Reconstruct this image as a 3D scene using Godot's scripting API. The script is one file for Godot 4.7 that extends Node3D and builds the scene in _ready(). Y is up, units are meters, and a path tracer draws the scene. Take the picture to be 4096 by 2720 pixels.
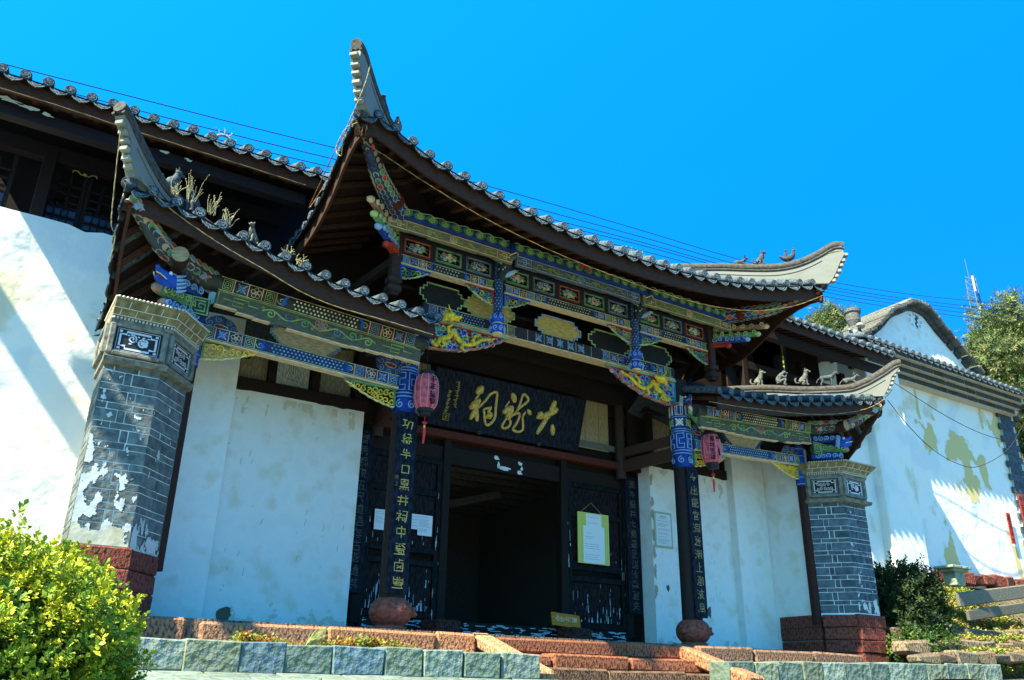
extends Node3D

# ---------------------------------------------------------------- mesh builder
class G:
	var v := PackedVector3Array()
	var n := PackedVector3Array()
	var c := PackedColorArray()
	var col := Color.WHITE
	func tri(a: Vector3, b: Vector3, d: Vector3, na: Vector3, nb: Vector3, nd: Vector3) -> void:
		if (b - a).cross(d - a).dot(na + nb + nd) > 0.0:
			v.append(a); v.append(d); v.append(b)
			n.append(na); n.append(nd); n.append(nb)
		else:
			v.append(a); v.append(b); v.append(d)
			n.append(na); n.append(nb); n.append(nd)
		c.append(col); c.append(col); c.append(col)
	func quad(a: Vector3, b: Vector3, d: Vector3, e: Vector3, ref := Vector3.ZERO) -> void:
		var m := (d - a).cross(e - b)
		if m.length_squared() < 1e-18:
			return
		m = m.normalized()
		if m.dot(ref) < 0.0:
			m = -m
		tri(a, b, d, m, m, m)
		tri(a, d, e, m, m, m)
	func box(p: Vector3, s: Vector3, b := Basis()) -> void:
		var h := s * 0.5
		for a in 3:
			for sg in [-1.0, 1.0]:
				var e := Vector3.ZERO; e[a] = h[a] * sg
				var u := Vector3.ZERO; u[(a + 1) % 3] = h[(a + 1) % 3]
				var w := Vector3.ZERO; w[(a + 2) % 3] = h[(a + 2) % 3]
				quad(p + b * (e - u - w), p + b * (e + u - w), p + b * (e + u + w), p + b * (e - u + w), b * e)
	# a box with chamfered edges; jit shifts its corners so that stones differ
	func cbox(p: Vector3, s: Vector3, ch: float, b := Basis(), jit := 0.0, sd := 0) -> void:
		var h := s * 0.5
		var off := []
		for k in 8:
			var q := Vector3(sin(sd * 12.9 + k * 78.2), sin(sd * 39.3 + k * 11.1 + 1.0), sin(sd * 73.1 + k * 27.7 + 2.0))
			off.append(q * jit)
		var P := func(a: int, x: int, y: int, z: int) -> Vector3:
			var q := Vector3((h.x - (0.0 if a == 0 else ch)) * x, (h.y - (0.0 if a == 1 else ch)) * y, (h.z - (0.0 if a == 2 else ch)) * z)
			return p + b * (q + off[(x + 1) / 2 + (y + 1) + (z + 1) * 2])
		for sg in [-1, 1]:
			quad(P.call(0, sg, -1, -1), P.call(0, sg, 1, -1), P.call(0, sg, 1, 1), P.call(0, sg, -1, 1), b.x * sg)
			quad(P.call(1, -1, sg, -1), P.call(1, 1, sg, -1), P.call(1, 1, sg, 1), P.call(1, -1, sg, 1), b.y * sg)
			quad(P.call(2, -1, -1, sg), P.call(2, 1, -1, sg), P.call(2, 1, 1, sg), P.call(2, -1, 1, sg), b.z * sg)
			for t in [-1, 1]:
				quad(P.call(0, sg, t, -1), P.call(0, sg, t, 1), P.call(1, sg, t, 1), P.call(1, sg, t, -1), b.x * sg + b.y * t)
				quad(P.call(0, sg, -1, t), P.call(0, sg, 1, t), P.call(2, sg, 1, t), P.call(2, sg, -1, t), b.x * sg + b.z * t)
				quad(P.call(1, -1, sg, t), P.call(1, 1, sg, t), P.call(2, 1, sg, t), P.call(2, -1, sg, t), b.y * sg + b.z * t)
				for w in [-1, 1]:
					var m: Vector3 = (b.x * sg + b.y * t + b.z * w).normalized()
					tri(P.call(0, sg, t, w), P.call(1, sg, t, w), P.call(2, sg, t, w), m, m, m)
	func bar(a: Vector3, d: Vector3, w: float, hgt: float, ch := 0.006, upv := Vector3.UP) -> void:
		var x := (d - a).normalized()
		var z := x.cross(upv).normalized()
		cbox((a + d) * 0.5, Vector3((d - a).length(), hgt, w), ch, Basis(x, z.cross(x), z))
	func prism(f: Transform3D, poly: PackedVector2Array, d0: float, d1: float) -> void:
		var t := Geometry2D.triangulate_polygon(poly)
		var z := f.basis.z
		for k in range(0, t.size(), 3):
			var q := []
			for j in 3:
				q.append(poly[t[k + j]])
			tri(f * Vector3(q[0].x, q[0].y, d1), f * Vector3(q[1].x, q[1].y, d1), f * Vector3(q[2].x, q[2].y, d1), z, z, z)
			tri(f * Vector3(q[0].x, q[0].y, d0), f * Vector3(q[1].x, q[1].y, d0), f * Vector3(q[2].x, q[2].y, d0), -z, -z, -z)
		var area := 0.0
		for k in poly.size():
			area += poly[k].cross(poly[(k + 1) % poly.size()])
		for k in poly.size():
			var a := poly[k]
			var b := poly[(k + 1) % poly.size()]
			var o := Vector2((b - a).y, -(b - a).x) * signf(area)
			quad(f * Vector3(a.x, a.y, d0), f * Vector3(b.x, b.y, d0), f * Vector3(b.x, b.y, d1), f * Vector3(a.x, a.y, d1), f.basis * Vector3(o.x, o.y, 0))
	# a raised line on the plane of a frame; fat > 0 makes its middle thicker, as a brush does
	func ribbon(f: Transform3D, pts: PackedVector2Array, w: float, h: float, z0 := 0.0, fat := 0.0) -> void:
		var m := pts.size()
		if m < 2:
			return
		var L := PackedVector3Array(); var R := PackedVector3Array()
		for k in m:
			var d := (pts[mini(k + 1, m - 1)] - pts[maxi(k - 1, 0)]).normalized()
			if k == 0 and pts[0].is_equal_approx(pts[m - 1]) and m > 2:
				d = (pts[1] - pts[m - 2]).normalized()
			if k == m - 1 and pts[0].is_equal_approx(pts[m - 1]) and m > 2:
				d = (pts[1] - pts[m - 2]).normalized()
			var o := Vector2(-d.y, d.x) * w * 0.5
			if fat > 0.0:
				o *= 1.0 - fat + fat * sin(PI * (0.15 + 0.7 * k / (m - 1)))
			L.append(f * Vector3(pts[k].x + o.x, pts[k].y + o.y, z0)); R.append(f * Vector3(pts[k].x - o.x, pts[k].y - o.y, z0))
		var z := f.basis.z * h
		for k in m - 1:
			quad(L[k] + z, L[k + 1] + z, R[k + 1] + z, R[k] + z, z)
			quad(L[k], L[k + 1], L[k + 1] + z, L[k] + z, L[k] - R[k])
			quad(R[k], R[k + 1], R[k + 1] + z, R[k] + z, R[k] - L[k])
		quad(L[0], R[0], R[0] + z, L[0] + z, L[0] - L[1])
		quad(L[m - 1], R[m - 1], R[m - 1] + z, L[m - 1] + z, L[m - 1] - L[m - 2])
	func tube(pts: PackedVector3Array, r: PackedFloat32Array, sides := 6, cap := true) -> void:
		var rings := []
		var prev := Vector3.ZERO
		for k in pts.size():
			var d := (pts[mini(k + 1, pts.size() - 1)] - pts[maxi(k - 1, 0)]).normalized()
			var u := prev
			if k == 0:
				u = Vector3.UP if absf(d.y) < 0.9 else Vector3.RIGHT
			u = (u - d * u.dot(d)).normalized()
			prev = u
			var w := d.cross(u)
			var ring := []
			for j in sides:
				var a := TAU * j / sides
				ring.append(u * cos(a) + w * sin(a))
			rings.append(ring)
		for k in pts.size() - 1:
			var r0 := r[mini(k, r.size() - 1)]; var r1 := r[mini(k + 1, r.size() - 1)]
			for j in sides:
				var j2 := (j + 1) % sides
				var a: Vector3 = rings[k][j]; var b: Vector3 = rings[k][j2]; var d: Vector3 = rings[k + 1][j2]; var e: Vector3 = rings[k + 1][j]
				tri(pts[k] + a * r0, pts[k] + b * r0, pts[k + 1] + d * r1, a, b, d)
				tri(pts[k] + a * r0, pts[k + 1] + d * r1, pts[k + 1] + e * r1, a, d, e)
		if cap:
			for en in [0, pts.size() - 1]:
				var m := (pts[0] - pts[1]).normalized() if en == 0 else (pts[en] - pts[en - 1]).normalized()
				var rr := r[mini(en, r.size() - 1)]
				for j in sides:
					tri(pts[en], pts[en] + rings[en][j] * rr, pts[en] + rings[en][(j + 1) % sides] * rr, m, m, m)
	func lathe(f: Transform3D, prof: PackedVector2Array, sides := 16) -> void:
		for k in prof.size() - 1:
			var a := prof[k]; var b := prof[k + 1]
			var t := (b - a).normalized()
			for j in sides:
				var q0 := TAU * j / sides; var q1 := TAU * (j + 1) / sides
				var e0 := Vector3(cos(q0), 0, sin(q0)); var e1 := Vector3(cos(q1), 0, sin(q1))
				var n0 := f.basis * (e0 * t.y - Vector3.UP * t.x); var n1 := f.basis * (e1 * t.y - Vector3.UP * t.x)
				var p0 := f * (e0 * a.x + Vector3.UP * a.y); var p1 := f * (e1 * a.x + Vector3.UP * a.y)
				var p2 := f * (e1 * b.x + Vector3.UP * b.y); var p3 := f * (e0 * b.x + Vector3.UP * b.y)
				if a.x > 1e-5:
					tri(p0, p1, p2, n0, n1, n1)
				if b.x > 1e-5:
					tri(p0, p2, p3, n0, n1, n0)
	func ell(p: Vector3, r: Vector3, b := Basis(), seg := 8, rings := 5) -> void:
		var at := func(i: int, j: int) -> Vector3:
			var la := PI * i / rings - PI / 2; var lo := TAU * j / seg
			return Vector3(cos(la) * cos(lo), sin(la), cos(la) * sin(lo))
		for i in rings:
			for j in seg:
				var q := [at.call(i, j), at.call(i, j + 1), at.call(i + 1, j + 1), at.call(i + 1, j)]
				var w := []
				var m := []
				for k in 4:
					w.append(p + b * (q[k] * r)); m.append((b * (q[k] / r)).normalized())
				if i > 0:
					tri(w[0], w[1], w[2], m[0], m[1], m[2])
				if i < rings - 1:
					tri(w[0], w[2], w[3], m[0], m[2], m[3])
	func mesh(m: Material) -> ArrayMesh:
		var a := []
		a.resize(Mesh.ARRAY_MAX)
		a[Mesh.ARRAY_VERTEX] = v; a[Mesh.ARRAY_NORMAL] = n; a[Mesh.ARRAY_COLOR] = c
		var me := ArrayMesh.new()
		me.add_surface_from_arrays(Mesh.PRIMITIVE_TRIANGLES, a)
		me.surface_set_material(0, m)
		return me

# ---------------------------------------------------------------- scene helpers
var M := {}
var names := {}

func numbered(parent: Node, called: String) -> String:
	var key := str(parent.get_instance_id()) + called
	var k: int = names.get(key, 0)
	names[key] = k + 1
	return called if k == 0 else "%s_%03d" % [called, k]

func thing(called: String, label: String, category: String, at := Vector3.ZERO, group := "") -> Node3D:
	var o := Node3D.new()
	o.name = numbered(self, called)
	add_child(o, true)
	o.position = at
	return tag(o, label, category, group)

func tag(o: Node3D, label: String, category: String, group := "") -> Node3D:
	o.set_meta("label", label); o.set_meta("category", category)
	if group != "":
		o.set_meta("group", group)
	return o

func obj(called: String, g: G, mat: String, parent: Node3D = self, label := "") -> MeshInstance3D:
	return inst(called, g.mesh(M[mat]), parent, Transform3D(), label)

func inst(called: String, mesh: Mesh, parent: Node3D, xf: Transform3D, label := "") -> MeshInstance3D:
	var o := MeshInstance3D.new()
	o.name = numbered(parent, called)
	o.mesh = mesh
	parent.add_child(o, true)
	o.global_transform = xf
	if label != "":
		o.set_meta("label", label)
	return o

# one mesh that is a thing by itself, its origin moved to its base
func single(called: String, g: G, mat: String, label: String, category: String, group := "") -> MeshInstance3D:
	var lo := g.v[0]; var hi := g.v[0]
	for p in g.v:
		lo = lo.min(p); hi = hi.max(p)
	var at := Vector3((lo.x + hi.x) / 2, lo.y, (lo.z + hi.z) / 2)
	for k in g.v.size():
		g.v[k] -= at
	var o := inst(called, g.mesh(M[mat]), self, Transform3D(Basis(), at))
	tag(o, label, category, group)
	return o

func structure(o: Node3D) -> Node3D:
	o.set_meta("kind", "structure")
	return o

func stuff(o: Node3D) -> Node3D:
	o.set_meta("kind", "stuff")
	return o

func V(x: float, y: float, z: float) -> Vector3:
	return Vector3(x, y, z)

func fr(o: Vector3, x := Vector3.RIGHT, y := Vector3.UP) -> Transform3D:
	x = x.normalized()
	var z := x.cross(y).normalized()
	return Transform3D(Basis(x, z.cross(x), z), o)

func pv(s: String) -> PackedVector2Array:      # "x,y;x,y" to points
	var r := PackedVector2Array()
	for w in s.split(";"):
		var q := w.split(",")
		r.append(Vector2(float(q[0]), float(q[1])))
	return r

func look(table: String, x: float) -> float:     # a curve through "x,y;x,y"
	var p := pv(table)
	if x <= p[0].x:
		return p[0].y
	for k in p.size() - 1:
		if x <= p[k + 1].x:
			var t := (x - p[k].x) / (p[k + 1].x - p[k].x)
			return cubic_interpolate(p[k].y, p[k + 1].y, p[maxi(k - 1, 0)].y, p[mini(k + 2, p.size() - 1)].y, t)
	return p[p.size() - 1].y

func smooth(p: PackedVector3Array, per := 4) -> PackedVector3Array:
	var r := PackedVector3Array()
	for k in p.size() - 1:
		for j in per:
			r.append(p[k].cubic_interpolate(p[k + 1], p[maxi(k - 1, 0)], p[mini(k + 2, p.size() - 1)], float(j) / per))
	r.append(p[p.size() - 1])
	return r

func smooth2(p: PackedVector2Array, per := 4) -> PackedVector2Array:
	var r := PackedVector2Array()
	for k in p.size() - 1:
		for j in per:
			r.append(p[k].cubic_interpolate(p[k + 1], p[maxi(k - 1, 0)], p[mini(k + 2, p.size() - 1)], float(j) / per))
	r.append(p[p.size() - 1])
	return r

func spiral(cx: float, cy: float, r: float, turns: float, start := 0.0, dir := 1.0, inner := 0.15) -> PackedVector2Array:
	var p := PackedVector2Array()
	var m := int(9 * turns) + 2
	for k in m + 1:
		var t := float(k) / m
		var a := start + dir * TAU * turns * t
		var q := r * lerpf(1.0, inner, t)
		p.append(Vector2(cx + cos(a) * q, cy + sin(a) * q))
	return p

func rect(x0: float, y0: float, x1: float, y1: float) -> PackedVector2Array:
	return PackedVector2Array([Vector2(x0, y0), Vector2(x1, y0), Vector2(x1, y1), Vector2(x0, y1)])

func ring(p: PackedVector2Array) -> PackedVector2Array:
	var r := p.duplicate()
	r.append(p[0])
	return r

func blob(cx: float, cy: float, rx: float, ry: float, sd: int, jag := 0.35, m := 22) -> PackedVector2Array:
	var p := PackedVector2Array()
	for k in m:
		var a := TAU * k / m
		var q := 1.0 + jag * (0.5 * sin(a * 2 + sd) + 0.4 * sin(a * 3 + sd * 2.3) + 0.35 * sin(a * 5 + sd * 4.1) + 0.3 * sin(a * 8 + sd * 7.7))
		p.append(Vector2(cx + cos(a) * rx * q, cy + sin(a) * ry * q))
	return p

func rnd(k: float) -> float:
	return fposmod(sin(k * 12.9898) * 43758.5453, 1.0)

# ---------------------------------------------------------------- materials
func nz(kind: int, freq: float, oct: int, stops: Array, size := 512, normal := false, sd := 1) -> NoiseTexture2D:
	var f := FastNoiseLite.new()
	f.noise_type = kind; f.frequency = freq; f.fractal_octaves = oct; f.seed = sd
	f.fractal_type = FastNoiseLite.FRACTAL_FBM
	var t := NoiseTexture2D.new()
	t.width = size; t.height = size; t.seamless = true; t.seamless_blend_skirt = 0.2
	t.noise = f
	if normal:
		t.as_normal_map = true; t.bump_strength = 6.0
	if stops.size():
		var g := Gradient.new()
		var o := PackedFloat32Array(); var c := PackedColorArray()
		for s in stops:
			o.append(s[0]); c.append(s[1] if s[1] is Color else Color(s[1], s[1], s[1]))
		g.offsets = o; g.colors = c
		t.color_ramp = g
	return t

func mat(called: String, rough: float, tex: Texture2D = null, scale := Vector3.ONE, bump: Texture2D = null, depth := 0.0, world := true) -> StandardMaterial3D:
	var m := StandardMaterial3D.new()
	m.resource_name = called
	m.vertex_color_use_as_albedo = true
	m.roughness = rough
	m.metallic_specular = 0.35
	m.uv1_triplanar = true; m.uv1_world_triplanar = world
	m.uv1_triplanar_sharpness = 4.0
	m.uv1_scale = scale
	m.albedo_texture = tex
	if bump:
		m.heightmap_enabled = true; m.heightmap_texture = bump; m.heightmap_scale = depth
	M[called] = m
	return m

func materials() -> void:
	var S := FastNoiseLite.TYPE_SIMPLEX_SMOOTH
	var fine := nz(S, 0.02, 5, [[0.0, 0.0], [1.0, 1.0]], 512, false, 3)
	var grime := nz(S, 0.008, 5, [[0.25, 0.75], [0.5, 0.93], [0.75, 1.0]], 512, false, 5)
	var grain := nz(S, 0.03, 4, [[0.2, 0.72], [0.5, 0.88], [0.8, 1.0]], 512, false, 7)
	var worn := nz(S, 0.02, 5, [[0.30, Color(0.5, 0.5, 0.5)], [0.6, Color(1, 1, 1)], [0.70, Color(1, 1, 1)], [0.73, Color(1.0, 1.0, 1.0)]], 512, false, 8)
	mat("paint", 0.7, grime, V(1.1, 1.1, 1.1))
	mat("wood_tall", 0.75, grain, V(5, 0.5, 5), grain, 0.5)
	mat("wood_long", 0.75, grain, V(0.5, 5, 5), grain, 0.5)
	mat("lacquer", 0.55, worn, V(2.0, 0.6, 2.0)).metallic_specular = 0.22
	mat("plain", 0.8)
	mat("gold", 0.4, grime, V(4, 4, 4))
	# lime plaster: grey and ochre clouds of damp; older walls have peeled down to yellow clay
	var lime := nz(S, 0.006, 6, [[0.15, Color(0.93, 0.91, 0.85)], [0.35, Color(0.96, 0.955, 0.94)], [0.5, Color(0.98, 0.98, 0.97)], [0.8, Color(0.95, 0.96, 0.96)]], 1024, false, 11)
	var clay := nz(S, 0.004, 6, [[0.12, Color(0.9, 0.86, 0.76)], [0.25, Color(0.94, 0.92, 0.86)], [0.262, Color(0.965, 0.96, 0.93)], [0.4, Color(0.98, 0.975, 0.95)], [0.62, Color(0.97, 0.97, 0.95)], [0.75, Color(0.92, 0.93, 0.93)]], 1024, false, 14)
	mat("plaster", 0.95, lime, V(0.34, 0.34, 0.34), fine, 0.7)
	mat("old_plaster", 0.9, clay, V(0.17, 0.17, 0.17), nz(S, 0.012, 6, [[0.0, 0.0], [1.0, 1.0]], 512, false, 15), 3.0)
	mat("brick", 0.85, nz(S, 0.012, 5, [[0.2, 0.72], [0.5, 0.9], [0.75, 1.0], [0.85, 1.0]], 512, false, 17), V(1.3, 1.3, 1.3), fine, 0.5)
	mat("sandstone", 0.9, nz(S, 0.012, 5, [[0.2, 0.45], [0.5, 0.9], [0.8, 1.0]], 512, false, 19), V(1.2, 1.2, 1.2), nz(FastNoiseLite.TYPE_CELLULAR, 0.03, 3, [[0.0, 0.0], [1.0, 1.0]], 512, false, 21), 1.3).uv1_scale = V(3.4, 1.8, 3.4)
	mat("dressed_stone", 0.8, nz(S, 0.012, 5, [[0.2, 0.7], [0.5, 0.9], [0.8, 1.0]], 512, false, 20), V(2, 2, 2), fine, 0.6)
	mat("slate", 0.8, nz(S, 0.01, 5, [[0.2, Color(0.75, 0.8, 0.75)], [0.45, Color(0.92, 0.96, 0.9)], [0.6, Color(0.85, 0.9, 0.97)], [0.8, Color(1, 1, 0.95)]], 512, false, 23), V(1.1, 1.1, 1.1), nz(FastNoiseLite.TYPE_CELLULAR, 0.02, 4, [[0.0, 0.0], [1.0, 1.0]], 512, false, 25), 2.0)
	mat("tile", 0.85, nz(S, 0.02, 5, [[0.25, 0.65], [0.5, 0.88], [0.62, 1.0], [0.72, Color(1.0, 1.0, 1.0)]], 512, false, 27), V(1.5, 1.5, 1.5), fine, 0.6)
	mat("paper", 0.85)
	mat("cloth", 0.75, grime, V(3, 3, 3)).backlight_enabled = true
	M.cloth.backlight = Color(0.9, 0.5, 0.5)
	mat("leaf", 0.5)
	M.leaf.backlight_enabled = true
	M.leaf.backlight = Color(0.55, 0.6, 0.35)
	mat("bark", 0.9, grain, V(4, 0.8, 4))
	mat("soil", 0.95, nz(S, 0.02, 5, [[0.2, 0.5], [0.8, 1.0]], 512, false, 31), V(0.7, 0.7, 0.7), fine, 4.0)
	mat("metal", 0.5).metallic = 0.4
	mat("pane", 0.12)

const WOOD := Color(0.034, 0.017, 0.012)
const RED := Color(0.16, 0.035, 0.02)
const BLUE := Color(0.02, 0.09, 0.5)
const SKYB := Color(0.3, 0.5, 0.82)
const NAVY := Color(0.02, 0.045, 0.12)
const GREEN := Color(0.085, 0.23, 0.11)
const LEAFG := Color(0.42, 0.6, 0.22)
const TEAL := Color(0.04, 0.32, 0.34)
const CREAM := Color(0.85, 0.64, 0.4)
const PALE := Color(0.85, 0.84, 0.66)
const GILT := Color(1.0, 0.66, 0.05)
const ROSE := Color(0.6, 0.07, 0.045)
const TILE := Color(0.04, 0.055, 0.068)
const LIME := Color(0.84, 0.84, 0.82)

# ---------------------------------------------------------------- lettering: strokes on a ten by ten grid, y downwards
const GLYPH := {
	"功": "0242 2227 0746 539389 725549", "緣": "3113 1333 3315 1545 2529 0728 4648 5181 8174 4494 7449 7579 7958 6597", "牛": "3124 2484 0696 5159", "口": "2282882822",
	"黑": "2181842421 4243 6263 5157 2585 1797 2819 4849 6869 8899", "井": "0393 0696 3129 7179", "祠": "2131 0343 4308 2429 2646 519189 8979 5484 567678785856",
	"中": "1282861612 5059", "鹽": "115115 1353 1555 6191 6294 5595 1686 1689 8689 4649 6669 0999", "鹵": "5053 5181 138389891913 3577 7537",
	"豐": "1115959195 4145 6165 1393 1696 27878987 0999", "騾": "1116 1141 1343 164649 2829 3839 519194545151 7174 5292 7647 4788 8869 7579", "馬": "2129 2181 2383 2585 878979 5157 3839",
	"蹄": "1141444411 2429 1619 0949 2646 7071 5191 52539392 5393 55955558 9598 7479", "痕": "5051 1191 111609 0304 428285454258 4385 4858 6589", "五": "1181 5138 257578 0999",
	"尺": "21818424 212509 5489", "道": "1011 04242417 0899 5061 8071 3292 4383874743 4585", "猶": "3003 1239 3306 5061 8071 4292 449499494944 4696", "存": "0292 4006 2529 448466 666959 4797",
	"古": "0292 5055 2585892925", "老": "1171 4044 0494 8016 3538 38888887 7537", "遺": "1011 04242417 0899 42824080 6063 3393 4484874744 4585", "踪": "1141444411 2429 1619 0949 2646 7071 53525292 93 5484 4696 7679 6557 8798",
	"七": "0484 4148 48888887", "疊": "2181842421 5154 2282 1343451513 5383855553 1696 278689 2789 7889 0999", "臺": "1191 5052 2283858525 0696 2788 1898 5659 0999", "足": "2171742421 5458 5585 2529 2999",
	"證": "2131 0343 1333 1535 174749191747 5162 9182 5393 5585878757 4999 6168", "滄": "0112 0425 0918 603493 5373 4486584644 587879", "桑": "306142 6012 0515 3050 0696 5559 5608 5698 1233 6284", "歷": "019109 2343 3325 3337 6383 7365 7387 5659 5777 3639 2999",
	"史": "1282851512 5056 5609 3699", "令": "500594 4353 258567 4658", "出": "5059 12158582 0609 0999 9996", "龍": "3031 0242 1213 3233 0444 151949 4549 1646 1747 5191 5153 53939555 55599997 6676 6777",
	"宮": "5051 1292 1214 9294 3374763633 2787892927", "洞": "0112 0425 0918 3139 319199 4373 5575785855", "庭": "5051 119109 2353 532446 4619 2999 6394 7378 5595", "湖": "0112 0425 0918 2252 4045 2555585825 619199 6159 6494 6696",
	"上": "5059 5484 0999", "風": "119109 919899 3262 2474772724 5358 2979", "波": "0112 0425 0918 3292 3239 6065 3585 8549 4699", "息": "5041 2181862621 2383 2585 0709 3738788897 5758",
	"千": "8021 0494 5159", "年": "2011 1191 2484 2427 0797 5159", "盐": "0242 2025 0545 7075 7394 1686 1689 8689 4649 6669 0999", "都": "0242 2025 0444 5104 2545492925 2747 6169 61918496 9666",
	"镇": "2002 1343 2529 0646 0948 5292 7072 5383885853 5585 5787 4999", "请": "0112 04242428 2837 4191 4393 3595 6065 47498947 5888", "示": "2181 0494 5459 2607 7597", "门": "0112 0209 319199",
	"票": "0191 1383851513 3135 6165 2686 0898 5859 2739", "王": "1181 1484 1888 4148",
}

func glyph(g: G, f: Transform3D, ch: String, x: float, y: float, s: float, w: float, h: float) -> void:
	for word: String in GLYPH.get(ch, "").split(" "):
		var p := PackedVector2Array()
		for k in range(0, word.length() - 1, 2):
			p.append(Vector2(x + (float(word[k]) / 9.0 - 0.5) * s, y + (0.5 - float(word[k + 1]) / 9.0) * s))
		if p.size() > 1:
			g.ribbon(f, p, w, h, 0.0, 0.45)

func column_text(g: G, f: Transform3D, text: String, x: float, top: float, step: float, s: float, w: float, h := 0.004) -> void:
	for k in text.length():
		glyph(g, f, text[k], x, top - step * k, s, w, h)

# lines of print on a sheet
func print_lines(g: G, f: Transform3D, x0: float, x1: float, top: float, bottom: float, rows: int, sd: int) -> void:
	for k in rows:
		var y := lerpf(top, bottom, (k + 0.5) / rows)
		if rnd(sd + k * 3.1) < 0.2:
			continue
		var e := lerpf(x0, x1, 0.6 + 0.4 * rnd(sd + k * 1.7))
		var x := x0
		while x < e:
			var l := 0.012 + 0.03 * rnd(x * 91.0 + k + sd)
			g.ribbon(f, PackedVector2Array([Vector2(x, y), Vector2(minf(x + l, e), y)]), 0.005, 0.001)
			x += l + 0.006

# an irregular skin of paint or lime on a plane: the cells where a noise passes a limit that may vary over the plane
func skin(g: G, f: Transform3D, x0: float, y0: float, x1: float, y1: float, cell: float, sd: int, freq: float, stretch: float, limit: Callable, h := 0.002) -> void:
	var nn := FastNoiseLite.new()
	nn.seed = sd; nn.frequency = 1.0; nn.fractal_octaves = 5; nn.noise_type = FastNoiseLite.TYPE_SIMPLEX_SMOOTH
	var cy := cell * maxf(1.0, stretch * 0.5)
	for j in int((y1 - y0) / cy):
		var y := y0 + j * cy
		var st := -1.0
		var m := int((x1 - x0) / cell)
		for i in m + 1:
			var x := x0 + i * cell
			var on: bool = i < m and nn.get_noise_2d(x * freq, y * freq / stretch) > limit.call(x, y)
			if on and st < 0.0:
				st = i
			elif on:
				pass
			elif st >= 0.0:
				var a := x0 + st * cell
				g.quad(f * V(a, y, h), f * V(x, y, h), f * V(x, y + cy, h), f * V(a, y + cy, h), f.basis.z)
				st = -1.0

# ---------------------------------------------------------------- painted and carved ornament
func fret(g: G, f: Transform3D, x0: float, y0: float, w: float, h: float, lw: float, t: float) -> void:
	g.ribbon(f, ring(rect(x0, y0, x0 + w, y0 + h)), lw, t)
	var a := PackedVector2Array()
	for q in ["0.2,0.2", "0.8,0.2", "0.8,0.65", "0.42,0.65", "0.42,0.42", "0.6,0.42"]:
		var s: PackedStringArray = q.split(",")
		a.append(Vector2(x0 + w * float(s[0]), y0 + h * float(s[1])))
	g.ribbon(f, a, lw, t)
	g.ribbon(f, PackedVector2Array([Vector2(x0 + w * 0.2, y0 + h * 0.35), Vector2(x0 + w * 0.2, y0 + h * 0.82), Vector2(x0 + w * 0.8, y0 + h * 0.82)]), lw, t)

func cross(g: G, f: Transform3D, cx: float, cy: float, r: float, lw: float, t: float) -> void:
	for d in [-1.0, 1.0]:
		g.ribbon(f, PackedVector2Array([Vector2(cx - r, cy - r * d), Vector2(cx + r, cy + r * d)]), lw * 2.2, t)
		for e in [-0.35, 0.35]:
			g.ribbon(f, PackedVector2Array([Vector2(cx - r * 0.6 + r * e, cy - r * 0.6 * d - r * e * d), Vector2(cx + r * 0.6 + r * e, cy + r * 0.6 * d - r * e * d)]), lw * 0.7, t + 0.002)

func flower(g: G, f: Transform3D, cx: float, cy: float, r: float, lw: float, t: float, petals := 5) -> void:
	for k in petals:
		var a := TAU * k / petals + 0.3
		g.ribbon(f, ring(blob(cx + cos(a) * r * 0.6, cy + sin(a) * r * 0.6, r * 0.36, r * 0.36, 1, 0.0, 8)), lw, t)
	g.ribbon(f, ring(blob(cx, cy, r * 0.2, r * 0.2, 1, 0.0, 6)), lw, t)

# a scrolling vine along a board: curls to both sides of a wave
func vine(g: G, f: Transform3D, x0: float, x1: float, cy: float, h: float, lw: float, t: float, cols: Array) -> void:
	var m := maxi(2, int((x1 - x0) / (h * 1.15)))
	var st := (x1 - x0) / m
	g.col = cols[0]
	var wave := PackedVector2Array()
	for k in m * 6 + 1:
		var u := float(k) / 6.0
		wave.append(Vector2(x0 + u * st, cy + sin(u * PI) * h * 0.22))
	g.ribbon(f, wave, lw, t)
	for k in m:
		var s := 1.0 if k % 2 == 0 else -1.0
		g.col = cols[k % cols.size()]
		g.ribbon(f, spiral(x0 + (k + 0.5) * st, cy - s * h * 0.06, h * 0.33, 1.3, PI / 2 * s, s), lw, t + 0.002)
		g.ribbon(f, spiral(x0 + (k + 1.0) * st, cy + s * h * 0.22, h * 0.13, 0.9, -PI / 2 * s, -s), lw * 0.8, t)

func cloud_row(g: G, f: Transform3D, x0: float, x1: float, cy: float, h: float, lw: float) -> void:
	var m := int((x1 - x0) / (h * 1.25))
	var st := (x1 - x0) / m
	for k in m:
		var cx := x0 + (k + 0.5) * st
		var s := 1.0 if k % 2 == 0 else -1.0
		g.col = GREEN
		g.prism(f, blob(cx, cy - h * 0.05, st * 0.46, h * 0.42, k, 0.12, 14), 0.0, 0.006)
		g.col = LEAFG
		g.ribbon(f, spiral(cx, cy, h * 0.36, 1.5, PI * (0.5 + 0.5 * s), s), lw, 0.006, 0.006)
		g.ribbon(f, smooth2(PackedVector2Array([Vector2(cx - st * 0.5, cy + h * 0.38), Vector2(cx - st * 0.2, cy + h * 0.46), Vector2(cx + st * 0.1, cy + h * 0.3), Vector2(cx + st * 0.5, cy + h * 0.4)]), 3), lw * 0.8, 0.005, 0.006)

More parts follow.
